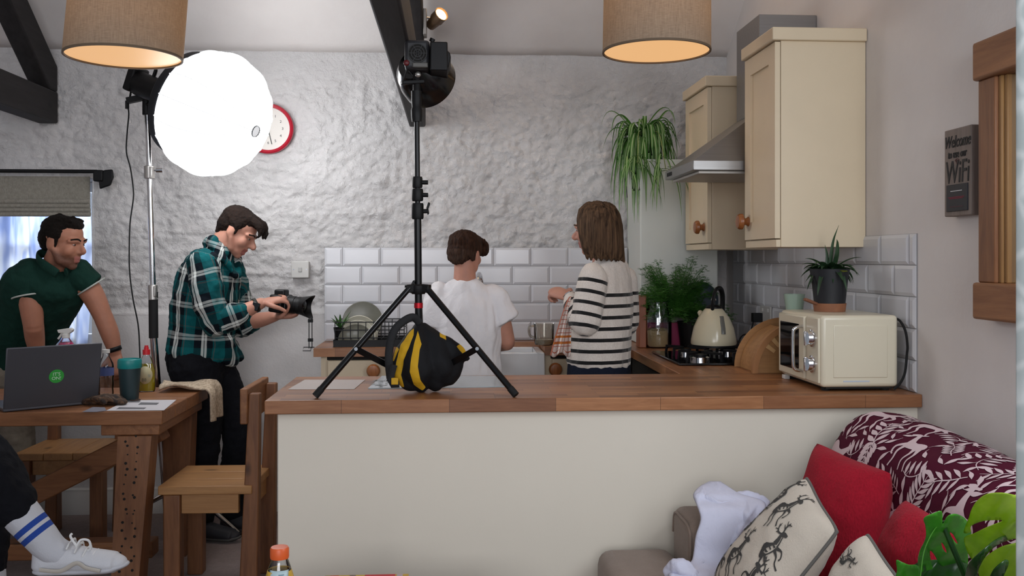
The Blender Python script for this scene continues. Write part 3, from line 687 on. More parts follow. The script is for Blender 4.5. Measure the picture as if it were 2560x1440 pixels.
n = NT('striped_nylon'); uv = n.new('ShaderNodeUVMap'); sp_ = n.new('ShaderNodeSeparateXYZ'); n.ln(uv.outputs[0], sp_.inputs[0])
n.base(n.mix(n.math('GREATER_THAN', sp_.outputs[0], .5), C('0b0c10'), C('c79a1c'))); n.set(Roughness=.75, Specular_IOR_Level=.3); n.ln(n.bump(n.noise(n.coord(), 60, 5), .4, .004), n.p.inputs['Normal'])
fuse(mb, 'bag', [n.m], sb, .0045, 4, uvfn=sbuv, dispfn=lambda c: noise.fractal(V((c.x*13+c.z*5, c.y*9, c.z*9)), 1, 2, 3)*.0075+noise.noise(V((c.x*40, c.y*14, c.z*16)))*.002)
MB().tube(cr([B_(1050, 808, 3.12), B_(1032, 793, 3.11), B_(1005, 806, 3.10), B_(985, 828, 3.09), B_(975, 862, 3.08), B_(972, 900, 3.07), B_(976, 945, 3.07)], 5), .0045, 12, flat=3.0, xdir=(0, 1, 0)).build('carry_strap', M_nylon, sb)
MB().tube([B_(985, 912, 3.05), B_(975, 948, 3.05), B_(982, 962, 3.05), B_(998, 960, 3.05)], .005, 10, flat=2.4, xdir=(0, 1, 0)).build('strap_end', M_nylon, sb)
MB().box(B_(978, 962, 3.04), B_(996, 944, 3.05)).build('strap_tab', M_yel, sb, bevel=.002)
# ================================================================ TABLE AND CHAIRS
M_oak = wood('reclaimed_wood', C('6b4127'), C('a06d46'), 0, 1.0, .5); M_oaky = wood('reclaimed_wood_deep', C('6b4127'), C('a06d46'), 1, 1.0, .5)
M_oakz = wood('reclaimed_wood_upright', C('5e3823'), C('946440'), 2, 1.0, .5); M_pale = wood('paler_pine', C('92663e'), C('b98a57'), 0, 1, .5)
tx, ty0, ty1, tz = -1.135, 3.69, 4.375, .77
t = thing('dining_table', 'rustic reclaimed wood dining table with the laptop on it', 'table', (-1.9, 4.03, 0))
mb = MB()
for k in range(4):
    a = ty0+(ty1-ty0)*k/4; b = ty0+(ty1-ty0)*(k+1)/4
    mb.box((-2.9, a+.0008, tz-.055), (tx, b-.0008, tz))
mb.build('tabletop', M_oak, t, bevel=.004)
MB().box((tx-.245, ty0+.03, tz-.10), (tx-.02, ty1-.03, tz-.056)).build('cross_bearer', M_oaky, t, bevel=.004)
for lx in (0, -1.42):
    for s in (0, 1):
        yb = (ty0+.06, ty1-.06)[s]; dy = (-.05, .05)[s]
        mb = MB().hexa([(tx-.185+lx, yb-.055+dy, 0), (tx-.085+lx, yb-.055+dy, 0), (tx-.085+lx, yb+.055+dy, 0), (tx-.185+lx, yb+.055+dy, 0)],
                       [(tx-.175+lx, yb-.045, tz-.101), (tx-.045+lx, yb-.045, tz-.101), (tx-.045+lx, yb+.045, tz-.101), (tx-.175+lx, yb+.045, tz-.101)])
        if lx == 0 and s == 0:                          # rows of dark nail holes
            rnd = random.Random(3)
            for k in range(22):
                for q in (0, 1):
                    z = .04+k*.0295+rnd.uniform(-.011, .011); f = z/(tz-.1); x = tx-.185+.01*f+.04+.035*q+rnd.uniform(-.010, .010)
                    yy = yb-.055+dy+(.01-dy)*f
                    mb.lathe([(0, 0), (rr_ := rnd.uniform(.003, .0058), 0), (rr_, .0008), (0, .0008)], (x, yy-.0005, z), (0, -1, .07), 10, 1)
        mb.build('leg', [M_oakz, M_dark], t)
MB().bar((tx-.10, 4.02, tz-.13), (tx-1.05, 4.02, .16), .09, .105, (0, 1, 0)).build('diagonal_brace', M_oak, t, bevel=.006)
MB().box((-2.7, 3.98, .10), (tx-.13, 4.07, .17)).build('stretcher', M_oak, t, bevel=.006)
def chair(name, label, loc, rz, sw, sd, sh, bh):
    # built facing -X about the seat centre, back rest at +X
    t = thing(name, label, 'chair', (0, 0, 0), 'rustic wooden dining chairs')
    mb = MB()
    for k in range(3):
        a = -sw/2+sw*k/3; mb.box((-sd/2+.0, a+.0006, sh-.035), (sd/2, a+sw/3-.0006, sh))
    mb.build('seat', M_pale, t, bevel=.004)
    for s in (-1, 1):
        y = s*(sw/2-.035)
        MB().box((-sd/2+.02, y-.03, 0), (-sd/2+.085, y+.03, sh-.036)).build('leg', M_oakz, t, bevel=.005)
        MB().hexa([(sd/2-.055, y-.03, 0), (sd/2+.02, y-.03, 0), (sd/2+.02, y+.03, 0), (sd/2-.055, y+.03, 0)],
                  [(sd/2-.015, y-.022, bh-.01), (sd/2+.028, y-.022, bh-.01), (sd/2+.028, y+.022, bh-.01), (sd/2-.015, y+.022, bh-.01)]).build('back_post', M_oakz, t, bevel=.005)
        MB().box((-sd/2+.086, y-.014, sh-.115), (sd/2-.057, y+.014, sh-.036)).build('side_rail', M_pale, t, bevel=.003)
    MB().box((-sd/2+.04, -sw/2+.066, sh-.11), (-sd/2+.07, sw/2-.066, sh-.036)).build('front_rail', M_pale, t, bevel=.003)
    MB().box((sd/2-.04, -sw/2+.066, sh-.11), (sd/2-.01, sw/2-.066, sh-.036)).build('rear_rail', M_pale, t, bevel=.003)
    MB().box((sd/2-.046, -sw/2-.005, bh-.13), (sd/2-.016, sw/2+.005, bh+.012)).build('back_board', M_oaky, t, bevel=.005)
    t.location = loc; t.rotation_euler = (0, 0, rz); OFF[t.name] = V(loc); return t
chair('dining_chair', 'wooden dining chair at the table end beside the white peninsula', (-.98, 3.93, 0), -.02, .38, .37, .46, .835)
chair('dining_chair', 'wooden dining chair behind the table that the man leans on', (-1.835, 4.60, 0), PI/2, .40, .36, .46, .775)
# ================================================================ PEOPLE
def skin(name, col):
    n = NT(name); f = n.noise(n.coord(), 14, 4)
    n.base(n.ramp(f, [(.3, mul(col, .88)), (.7, mul(col, 1.1))])); n.set(Roughness=.5, Subsurface_Weight=.12, Subsurface_Scale=.01, Specular_IOR_Level=.35)
    n.ln(n.bump(n.noise(n.coord(), 160, 3), .15, .002), n.p.inputs['Normal']); return n.m
SK_man = skin('tanned_skin', C('ac765f')); SK_ph = skin('rosy_skin', C('c08a76')); SK_boy = skin('light_skin', C('b98470')); SK_w = skin('pale_skin', C('bf8b78'))
M_stub = skin('stubble_skin', C('85594a')); M_lip = skin('lip_skin', C('a0635a'))
M_eye = plain('shaded_eye_white', C('a89a92'), .3); M_iris = plain('dark_iris', C('1d1512'), .15)  # eye white darkened in its colour for the shade around the lids
def hair(name, c1, c2, sc=(60, 60, 6), rough=.45):
    n = NT(name); f = n.noise(n.coord(scale=sc), 2.2, 4, .65)
    n.base(n.ramp(f, [(.32, c1), (.68, c2)])); n.set(Roughness=.62, Specular_IOR_Level=.16); g = n.noise(n.coord(scale=tuple(q*3 for q in sc)), 2.5, 3, .6); n.ln(n.bump(n.math('ADD', f, g), .8, .005), n.p.inputs['Normal']); return n.m
def cloth(name, col, var=.1, rough=.9):
    n = NT(name); co = n.coord(); f = n.noise(co, 7, 5, .6, .6)
    n.base(n.ramp(n.noise(co, 30, 3), [(.3, mul(col, 1-var)), (.7, mul(col, 1+var))])); n.set(Roughness=rough, Specular_IOR_Level=.15)
    b = n.bump(f, .5, .025); n.ln(n.bump(n.noise(co, 500, 2), .25, .001, b), n.p.inputs['Normal']); return n.m
def folds(amp, sc=(14, 14, 7), seed=0):
    return lambda c: noise.fractal(V((c.x*sc[0]+seed, c.y*sc[1], c.z*sc[2])), 1, 2, 3)*amp
class Head:
    def __init__(s, c, f, u, h):
        s.c = V(c); s.f = V(f).normalized(); s.r = s.f.cross(V(u)).normalized(); s.u = s.r.cross(s.f); s.h = h
        s.R = Matrix((s.r, s.f, s.u)).transposed()
    def p(s, r, f, u): return s.c+(s.r*r+s.f*f+s.u*u)*s.h
    def inv(s, q): d = (q-s.c)/s.h; return d.dot(s.r), d.dot(s.f), d.dot(s.u)
    def ell(s, mb, c, r): mb.ell(s.p(*c), [a*s.h for a in r], s.R)
    def face(s, mb, nose=1.0, jaw=1.0, open_=0):
        E = lambda c, r: s.ell(mb, c, r); L = lambda pts, r, **k: limb(mb, [s.p(*q) for q in pts], [a*s.h for a in r], **k)
        E((0, -.05, .16), (.325, .40, .335)); E((0, .10, -.10), (.27, .29, .33)); E((0, .16, -.32), (.20*jaw, .19, .15)); E((0, .27, -.405), (.10*jaw, .085, .08))
        L([(0, .345, .10), (0, .395, .01), (0, .455*nose, -.085), (0, .44*nose, -.125)], [.035, .036, .055, .045])
        for q in (-1, 1):
            E((q*.045, .385, -.125), (.035, .05, .03)); E((q*.15, .24, -.10), (.12, .12, .13)); E((q*.135, .30, .062), (.075, .06, .035)); E((q*.135, .295, -.03), (.07, .05, .03)); E((q*.325, -.03, -.02), (.035, .095, .145)); E((q*.33, -.035, -.06), (.04, .05, .09))
            L([(q*.05, .355, .085), (q*.14, .345, .10), (q*.23, .27, .075)], [.040, .046, .035])
            L([(q*.30, .02, -.12), (q*.20, .14, -.34)], [.06, .07])
        L([(-.095, .325, -.235), (0, .385, -.225), (.095, .325, -.235)], [.020, .030, .020])
        L([(-.08, .32, -.285-open_), (0, .372, -.30-open_), (.08, .32, -.285-open_)], [.020, .032, .020])
    def eyes(s, parent):
        for q in (-1, 1):
            mb = MB().ell(s.p(q*.135, .315, .02), [.040*s.h, .040*s.h, .018*s.h], s.R, 14, 10)
            mb.mi = 1; mb.ell(s.p(q*.135, .342, .018), [.022*s.h, .021*s.h, .0165*s.h], s.R, 12, 8); mb.build('eye', [M_eye, M_iris], parent)
    def brows(s, parent, m):
        for q in (-1, 1):
            mb = MB(); mb.tube(cr([s.p(q*.05, .392, .105), s.p(q*.14, .388, .135), s.p(q*.23, .305, .105)], 4), .017*s.h, 8, flat=.6); mb.build('eyebrow', m, parent)
def hand(mb, w, d, nrm, th, L=1.0, curl=(.5, .5, .5, .5), spread=.0, tcurl=.4):
    # w wrist, d pointing direction, nrm the way the fingers curl, th the thumb side (+1/-1 along d x nrm)
    w = V(w); d = V(d).normalized(); nrm = (V(nrm)-d*V(nrm).dot(d)).normalized(); s = d.cross(nrm)*th
    limb(mb, [w-d*.015, w+d*.03*L, w+d*.085*L], [.026*L, .036*L, .040*L], .48, s)
    for i, (o, ln) in enumerate(((.029, .070), (.010, .079), (-.010, .074), (-.028, .058))):
        p = w+d*.083*L+s*o*L; a = curl[i]*.6; pts = [p]; rr = [.0098*L]
        for k, f in enumerate((.45, .32, .25)):
            v = d*math.cos(a)+nrm*math.sin(a)+s*(o*spread*8); p = p+v.normalized()*ln*f*L; pts.append(p); rr.append((.0092-.0009*k)*L); a += curl[i]
        limb(mb, pts, rr, n=10, k=3)
    p = w+d*.022*L+s*.026*L; v = (d*.65+s*.75+nrm*.25).normalized(); q = p+v*.045*L; v2 = (d*.85+s*.35*(1-tcurl)+nrm*tcurl).normalized()
    limb(mb, [p, q, q+v2*.032*L, q+v2*.055*L+nrm*tcurl*.01], [.016*L, .0125*L, .0105*L, .009*L], n=10, k=3)
class Wrap:                                             # cloth coordinates: metres round and along the nearest limb
    def __init__(s): s.S = []
    def chain(s, pts, rad, ref=(0, -1, 0), v0=0, tagv=0):
        pts = [V(p) for p in pts]; v = v0
        for i in range(len(pts)-1):
            ax = pts[i+1]-pts[i]; s.S.append((pts[i], ax.normalized(), ax.length, rad[i] if hasattr(rad, '__len__') else rad, V(ref), v, tagv)); v += ax.length
        return s
    def near(s, c):
        best = None
        for g in s.S:
            d = c-g[0]; t = max(0, min(g[2], d.dot(g[1]))); q = (d-g[1]*t).length/g[3]
            if best is None or q < best[0]: best = (q, g, d)
        return best
    def __call__(s, c):
        _, g, d = s.near(c); t = d.dot(g[1]); x = (g[4]-g[1]*g[4].dot(g[1])).normalized(); y = g[1].cross(x)
        return (math.atan2(d.dot(y), d.dot(x))*g[3]*.95, g[5]+t)
M_denim = cloth('black_jeans', C('15161b'), .15); M_navy = cloth('navy_trousers', C('1b2130'), .12)
M_lace = plain('lace_white', C('d9d9d9'), .8)
def shoe(parent, heel, toe, up, mat, sole, name='shoe'):
    heel, toe = V(heel), V(toe); d = (toe-heel); L = d.length; d.normalize(); up = V(up); up = (up-d*up.dot(d)).normalized(); s = d.cross(up)
    mb = MB(); limb(mb, [heel+d*.03*L/.28+up*.016, heel+d*L*.5+up*.014, heel+d*L*.78+up*.015, toe-d*.035+up*.018], [.036, .040, .046, .036], .34, s)
    so = fuse(mb, name+'_sole', sole, parent, .004, 2)
    mb = MB()
    limb(mb, [heel+d*.034+up*.03, heel+d*.034+up*.075], [.034, .030], 1.1, s)
    limb(mb, [heel+d*.035+up*.035, heel+d*L*.35+up*.045, heel+d*L*.6+up*.036, heel+d*L*.82+up*.028, toe-d*.04+up*.027], [.036, .043, .045, .044, .034], [1, 1.0, .8, .7, .75], s)
    limb(mb, [heel+d*L*.28+up*.06, heel+d*L*.45+up*.062, heel+d*L*.62+up*.045], [.032, .028, .022], .8, s)
    u = fuse(mb, name, mat, parent, .004, 2); return u
# ---------------------------------------------------------------- photographer in the plaid shirt
Y = 4.62; J = lambda x, y, dy=0: at(x, y, Y+dy)
p = thing('person', 'person in teal plaid shirt and black trousers bending over a camera', 'person', (J(540, 900).x, Y, 0))
sx = V((.28, 1, 0)).normalized()
hd = Head(J(594, 580), (.80, -.10, -.52), (.52, 0, .82), .232)
B = MB()
spine = [J(503, 915), J(506, 830), J(518, 740), J(530, 672), J(548, 622)]
limb(B, spine, [.135, .13, .14, .135, .06], [.8, .78, .74, .6, .9], sx)
limb(B, [J(540, 632), J(562, 600), J(585, 585)], [.062, .058, .062])
hd.face(B, 1.05, 1.05, .02)
shr, shl = J(508, 668, -.17), J(572, 668, .17)
elr, ell_ = J(545, 803, -.20), J(600, 812, .10)
wrr, wrl = J(655, 757, -.12), J(690, 790, -.01)
limb(B, [shr, J(525, 735, -.2), elr], [.058, .05, .042]); limb(B, [elr, J(600, 783, -.17), wrr], [.044, .040, .027])
limb(B, [shl, J(592, 740, .15), ell_], [.058, .05, .042]); limb(B, [ell_, J(650, 800, .04), wrl], [.044, .038, .026])
hand(B, wrr, J(706, 746, -.10)-wrr, (.35, .35, -.85), -1, 1.0, (.75, .8, .8, .85), tcurl=.5)
hand(B, wrl, J(735, 786, -.03)-wrl, (.1, -.25, .95), 1, .98, (.35, .4, .45, .5), tcurl=.5)
legn = [J(487, 905, -.08), J(512, 1050, -.09), J(505, 1200, -.06), J(507, 1290, -.05)]
legf = [J(522, 905, .08), J(592, 1060, .05), J(585, 1190, .08), J(588, 1285, .09)]
for lg in (legn, legf): limb(B, lg, [.085, .062, .05, .038])
fuse(B, 'body', [SK_ph, M_lip], p, .0055, 3, matfn=lambda c: (lambda q: abs(q[0]) < .1 and q[1] > .33 and -.36 < q[2] < -.205)(hd.inv(c)))
hd.eyes(p); M_hph = hair('dark_brown_crop', C('0c0807'), C('2c1c14'), (50, 90, 90)); hd.brows(p, M_hph)
B = MB(); E = lambda c, r: hd.ell(B, c, r)
E((0, -.10, .22), (.355, .40, .315)); E((0, -.24, .06), (.325, .25, .28)); E((0, .06, .34), (.29, .30, .16)); E((0, -.30, -.13), (.22, .13, .16))
for q in (-1, 1): E((q*.31, -.04, .17), (.06, .17, .14)); E((q*.315, .045, .04), (.03, .05, .11))
rnd = random.Random(4)
for k in range(26):
    a = rnd.uniform(-.26, .26); b = rnd.uniform(-.05, .22); l = rnd.uniform(.8, 1.15)
    limb(B, [hd.p(a*.8, b, .45-abs(a)*.3), hd.p(a, b+.17*l, .46-abs(a)*.3), hd.p(a*1.02, .34+.09*l+b*.25, .36-abs(a)*.2), hd.p(a, .43+.07*l, .22-rnd.uniform(0, .07))], [.012, .013, .010, .004], n=8, k=3)
fuse(B, 'hair', M_hph, p, .004, 1, dispfn=lambda c: noise.fractal(V((c.x*60, c.y*60, c.z*60)), .8, 2, 3)*.003)
B = MB()
limb(B, [J(510, 868), J(500, 900), J(502, 935)], [.155, .165, .14], [.95, .98, .95], sx)
limb(B, [J(478, 892, -.02), J(460, 915, -.02)], [.10, .09]); limb(B, [J(478, 892, .1), J(465, 915, .1)], [.10, .09])
limb(B, legn, [.115, .082, .066, .060]); limb(B, legf, [.115, .082, .066, .060])
limb(B, [J(490, 920, -.07), J(500, 980, -.08)], [.13, .10]); limb(B, [J(522, 920, .08), J(550, 985, .06)], [.13, .10])
fuse(B, 'trousers', M_denim, p, .007, 3, dispfn=folds(.006, (20, 20, 26)))
n = NT('teal_plaid'); uv = n.new('ShaderNodeUVMap'); sep = n.new('ShaderNodeSeparateXYZ'); n.ln(uv.outputs[0], sep.inputs[0])
T, N_, Wt, Gy = C('0b585c'), C('0b141c'), C('d2d6d2'), C('4c5856')
def band(o, per, off):
    fr = n.math('FRACT', n.math('ADD', n.math('DIVIDE', o, per), off)); r = n.new('ShaderNodeValToRGB'); r.color_ramp.interpolation = 'CONSTANT'
    st = [(0, T), (.20, N_), (.44, Wt), (.52, N_), (.545, Wt), (.625, N_), (.80, T), (.84, Gy), (.88, T)]; e = r.color_ramp.elements
    while len(e) < len(st): e.new(.5)
    for q, (a, b) in zip(e, st): q.position = a; q.color = b
    n.ln(fr, r.inputs[0]); return r.outputs[0]
pc = n.mix(.32, band(sep.outputs[0], .135, .15), band(sep.outputs[1], .15, .3)); n.base(pc); n.set(Roughness=.9, Specular_IOR_Level=.15)
n.ln(n.bump(n.noise(n.coord(), 9, 5, .6, .7), .5, .02), n.p.inputs['Normal']); M_plaid = n.m
wrp = Wrap().chain([J(500, 930), J(506, 830), J(518, 740), J(535, 665), J(552, 618)], .17, (0, -1, 0))
wrp.chain([shr, elr, J(606, 780, -.17)], .065, (.3, -1, .3)).chain([shl, ell_, J(640, 800, .06)], .06, (.3, -1, .3))
B = MB()
limb(B, [J(503, 878), J(506, 838), J(512, 770), J(520, 715), J(532, 668), J(545, 640)], [.178, .172, .18, .186, .178, .10], [.93, .90, .84, .78, .70, .8], sx)
limb(B, [J(545, 850, -.06), J(570, 885, -.04)], [.10, .075], .6, sx); limb(B, [J(560, 860, .05), J(585, 882, .05)], [.085, .06], .6, sx)
limb(B, [J(508, 655, -.15), J(518, 735, -.2), J(538, 806, -.2)], [.078, .076, .066]); limb(B, [J(536, 806, -.2), J(575, 795, -.19), J(602, 782, -.17)], [.066, .062, .056])
limb(B, [shl, J(592, 740, .15), ell_, J(632, 802, .06)], [.075, .07, .06, .052])
limb(B, [J(532, 600, -.09), J(520, 608), J(532, 600, .09)], [.024, .03, .024]); limb(B, [J(532, 606, -.09), J(565, 650, -.10), J(588, 690, -.07)], [.022, .020, .012]); limb(B, [J(532, 606, .08), J(590, 640, .07), J(598, 690, .0)], [.022, .02, .012])
fuse(B, 'plaid_shirt', M_plaid, p, .006, 2, uvfn=wrp, dispfn=folds(.011, (16, 16, 12)))
B = MB(); w0 = wrr.lerp(elr, .14); ax = (wrr-elr).normalized()
B.tube([w0-ax*.008, w0+ax*.008], .034, 20, cap=False); MBw = B.build('watch_strap', plain('strap_olive', C('2c2b26'), .7), p, solid=.003)
q = w0+V((.006, -.034, -.004)); MB().box(q+V((-.018, -.006, -.02)), q+V((.018, .004, .02)), Matrix.Rotation(.35, 3, 'Y')).build('watch_case', plain('watch_black', C('0b0b0d'), .12), MBw, bevel=.004)
for lg, dy in ((legn, -.05), (legf, .09)):
    a = lg[-1]; sh = shoe(p, (a.x-.07, a.y, .004), (a.x+.20, a.y-.06, .004), (0, 0, 1), plain('dark_trainer', C('23242a'), .6), plain('grey_sole', C('4a4a48'), .7))
# camera in the hands
cm = thing('camera', 'black camera with long lens and petal hood held over the worktop', 'camera', J(708, 762, -.05))
c0 = J(703, 758, -.05); c1 = J(781, 768, -.09); ax = (c1-c0).normalized(); up = (V((0, 0, 1))-ax*ax.z).normalized()
MB().bar(c0-ax*.035, c0+ax*.03, .135, .085, up).bar(c0-ax*.03+up*.045, c0+ax*.025+up*.05, .06, .04, up).build('camera_body', M_black, cm, bevel=.008)
l = lambda a: a*.148
MB().lathe([(0, .02), (.038, .02), (.040, .03), (.040, .05), (.043, .052), (.043, .075), (.041, .077), (.041, .088), (.043, .09), (.043, .108), (.041, .112), (0, .112)], c0, ax, 36).build('lens_barrel', M_black, cm)
mb = MB(); nn = 48; x = up; y = ax.cross(x); vs = []
for k in range(nn):
    a = 2*PI*k/nn; Lh = .150+.018*math.cos(2*a); d = x*math.cos(a)+y*math.sin(a)
    vs += [c0+ax*.108+d*.044, c0+ax*Lh+d*.058, c0+ax*Lh+d*.0555, c0+ax*.11+d*.041]
mb.add(vs, [(4*k+j, 4*((k+1) % nn)+j, 4*((k+1) % nn)+(j+1) % 4, 4*k+(j+1) % 4) for k in range(nn) for j in range(4)]); mb.build('lens_hood', M_black, cm)
MB().lathe([(0, .128), (.03, .126), (.0385, .118), (.0385, .114), (0, .114)], c0, ax, 28).build('front_glass', plain('lens_glass', C('08080c'), .03), cm)
mb = MB().lathe([(.0402, .036), (.0412, .036), (.0412, .038), (.0402, .038), (.0402, .036)], c0, ax, 36); mb.build('index_ring', plain('ring_grey', C('8c8c8c'), .4), cm)
_n = NT('stubbled_skin'); _uv = _n.new('ShaderNodeUVMap'); _sp = _n.new('ShaderNodeSeparateXYZ'); _n.ln(_uv.outputs[0], _sp.inputs[0])
_f = _n.noise(_n.coord(), 14, 4); _g = _n.noise(_n.coord(), 260, 2)
_c = _n.ramp(_f, [(.3, mul(C('ac765f'), .88)), (.7, mul(C('ac765f'), 1.1))])
_n.base(_n.mix(_n.math('MULTIPLY', _sp.outputs[0], _n.math('ADD', _n.math('MULTIPLY', _g, .5), .45)), _c, C('3c2a24'))); _n.set(Roughness=.5, Subsurface_Weight=.12, Subsurface_Scale=.01, Specular_IOR_Level=.3); SK_man = _n.m
def beard(c):
    r, f, u = hd.inv(c); cl = lambda x: max(0.0, min(1.0, x))
    return (cl((-.165+.45*max(0, .24-f)-u)/.09)*cl((f+.06)/.10)*cl((u+.52)/.08)*(0 if abs(r) < .085 and f > .35 and -.31 < u < -.215 else 1), 0)
# ---------------------------------------------------------------- man leaning on the chair back
Y = 4.62
p = thing('person', 'bearded person in dark green polo shirt leaning on a chair back', 'person', (J(20, 1000, .3).x, 4.93, 0))
hd = Head(J(158, 606, -.03), (.95, -.22, -.20), (.18, -.06, 1), .252)
B = MB()
shr, shl = J(66, 692, -.02), J(196, 690, .07); sx = (shl-shr).normalized()
spine = [J(-8, 945, .26), J(35, 860, .22), J(88, 765, .12), J(122, 700, .03), J(138, 668, 0)]
limb(B, spine, [.14, .135, .145, .125, .06], [.7, .68, .64, .55, .9], sx)
limb(B, [J(133, 680, .0), J(150, 640, -.02), J(156, 620, -.03)], [.066, .062, .062])
hd.face(B, .99, 1.08)
elr, ell_ = J(84, 815, -.02), J(258, 792, .10); wrr, wrl = J(96, 895, .08), J(288, 884, .115)
limb(B, [shr, J(76, 750, -.03), elr], [.062, .056, .046]); limb(B, [elr, J(88, 850, .03), wrr], [.047, .044, .030])
limb(B, [shl, J(232, 738, .09), ell_], [.062, .055, .045]); limb(B, [ell_, J(276, 838, .11), wrl], [.046, .044, .030])
hand(B, wrl, V((.10, -.22, -.50)), (-.1, .85, -.2), -1, 1.0, (.8, .85, .85, .8), tcurl=.3)
hand(B, wrr, V((.02, -.35, -.50)), (-.1, .85, -.2), 1, 1.0, (.8, .85, .85, .8), tcurl=.3)
legl = [J(20, 960, .27), J(42, 1120, .22), J(28, 1240, .27), J(28, 1340, .28)]; legr = [J(-45, 960, .27), J(-60, 1120, .23), J(-70, 1240, .28), J(-70, 1340, .28)]
for lg in (legl, legr): limb(B, lg, [.085, .06, .05, .04])
def stub(c):
    r, f, u = hd.inv(c)
    if abs(r) < .09 and f > .35 and -.33 < u < -.205: return 1
    return 2 if (u < -.14-.35*max(0, f-.3)*0 and f > -.02 and u > -.52 and (u < -.20+.10*max(0, .3-f)*1.5)) else 0
fuse(B, 'body', [SK_man, M_lip], p, .0055, 3, matfn=lambda c: stub(c) == 1, uvfn=beard)
hd.eyes(p); M_hm = hair('black_short_hair', C('090706'), C('211813'), (60, 90, 90)); hd.brows(p, M_hm)
B = MB(); E = lambda c, r: hd.ell(B, c, r)
E((0, -.09, .235), (.34, .375, .285)); E((0, -.24, .05), (.315, .225, .27)); E((0, .09, .37), (.25, .24, .12)); E((0, -.31, -.10), (.2, .1, .13))
for q in (-1, 1): E((q*.305, -.02, .16), (.055, .16, .13)); E((q*.31, .06, .03), (.028, .04, .12))
for k in range(24):
    a = rnd.uniform(-.22, .22); b = rnd.uniform(-.28, .14)
    limb(B, [hd.p(a, b, .44-abs(a)*.4), hd.p(a*1.05, b+.06, .53-abs(a)*.4-abs(b)*.1), hd.p(a*1.1, b+.14, .52-abs(a)*.4-abs(b)*.1)], [.011, .010, .003], n=8, k=3)
fuse(B, 'hair', M_hm, p, .004, 1, dispfn=lambda c: noise.fractal(c*80, .8, 2, 3)*.0022)
B = MB(); sh = [J(20, 905, .26), J(45, 850, .21), J(88, 770, .12), J(118, 708, .03), J(132, 680, 0)]
limb(B, sh, [.175, .175, .19, .19, .09], [.74, .72, .70, .64, .85], sx)
limb(B, [shr+V((.02, 0, .02)), J(73, 741, -.03)], [.080, .074], ce=.12); limb(B, [shl-V((.02, 0, -.02)), J(228, 716, .086)], [.078, .071], ce=.12)
fuse(B, 'polo_shirt', cloth('dark_green_polo', C('17352d'), .08), p, .005, 2, dispfn=folds(.007, (14, 14, 9)))
B = MB(); cn = J(143, 656, -.01)
for a, b in (((-.085, .0, .0), (.03, -.085, -.045)), ((.075, .05, .015), (.03, -.085, -.045))):
    pass
B.tube(cr([cn+V((.035, -.085, -.055)), cn+V((-.05, -.075, .005)), cn+V((-.085, .005, .04)), cn+V((-.03, .075, .045)), cn+V((.055, .055, .01)), cn+V((.06, -.05, -.05))], 6), .022, 10, flat=.35, xdir=(0, 0, 1)); B.build('collar', MATS['dark_green_polo'], p)
Wp = plain('white_piping', C('b9bdb6'), .8)
for a, d, r in ((J(73, 741, -.03), (J(76, 750, -.03)-shr), .077), (J(228, 716, .086), (J(232, 738, .09)-shl), .073)):
    dd = d.normalized(); x = dd.orthogonal().normalized(); y = dd.cross(x)
    B = MB().tube([a+(x*math.cos(2*PI*k/28)+y*math.sin(2*PI*k/28))*r for k in range(29)], .0042, 8); B.build('cuff_piping', Wp, p)
B = MB(); limb(B, [J(15, 925, .25), J(-8, 945, .26), J(-12, 975, .27)], [.165, .17, .15], .78, sx)
for lg in (legl, legr): limb(B, lg, [.105, .085, .075, .07])
fuse(B, 'trousers', cloth('stone_chinos', C('8a8174'), .08), p, .007, 3, dispfn=folds(.006, (18, 18, 22)))
B = MB(); w0 = wrl.lerp(ell_, .12); ax = (wrl-ell_).normalized(); B.tube([w0-ax*.011, w0+ax*.011], .036, 20, cap=False); B.build('wristband', M_black, p, solid=.003)
for lg in (legl, legr):
    a = V(lg[-1]); shoe(p, (a.x-.05, a.y+.05, .004), (a.x+.06, a.y-.21, .004), (0, 0, 1), plain('brown_shoe', C('3c2a20'), .5), plain('brown_sole', C('2a2420'), .7))
# ---------------------------------------------------------------- boy at the sink, back to us
Y = 4.26; p = thing('person', 'boy with dark brown hair in white t-shirt standing at the sink', 'person', (J(1160, 900).x, Y, 0))
sx = V((1, 0, 0)); hd = Head(J(1164, 634, .03), (.50, .80, -.22), (.1, .2, 1), .205)
B = MB()
limb(B, [J(1160, 985), J(1162, 900), J(1164, 800), J(1163, 735), J(1163, 700)], [.125, .115, .125, .11, .05], [.65, .62, .58, .5, .9], sx)
limb(B, [J(1162, 708), J(1162, 670, .01), J(1163, 650, .02)], [.054, .050, .054]); hd.face(B)
shl, shr = J(1091, 742), J(1238, 742); ell_, elr = J(1074, 858, -.02), J(1268, 856, .02); wrl, wrr = J(1120, 865, .27), J(1222, 868, .28)
for a, b, c in ((shl, ell_, wrl), (shr, elr, wrr)): limb(B, [a, a.lerp(b, .5), b], [.05, .045, .038]); limb(B, [b, b.lerp(c, .5), c], [.038, .034, .025])
hand(B, wrl, (.15, .6, -.3), (0, -.2, -1), 1, .85); hand(B, wrr, (-.15, .6, -.3), (0, -.2, -1), -1, .85)
lgs = [[J(1160+s*38, 985), (J(1160+s*40, 0).x, Y+.03, .48), (J(1160+s*40, 0).x, Y, .09)] for s in (-1, 1)]
for lg in lgs: limb(B, lg, [.08, .055, .038])
fuse(B, 'body', [SK_boy], p, .0055, 3); hd.eyes(p)
M_hb = hair('boy_brown_hair', C('1c0f09'), C('472c1d'), (60, 60, 8)); M_hb2 = hair('boy_short_sides', C('271912'), C('523a2d'), (60, 60, 14)); hd.brows(p, M_hb)
B = MB(); E = lambda c, r: hd.ell(B, c, r)
E((0, -.07, .21), (.375, .43, .315)); E((0, -.24, .02), (.33, .225, .30)); E((0, -.30, -.17), (.235, .12, .15)); E((0, .13, .33), (.30, .28, .16)); E((0, .30, .18), (.26, .14, .16))
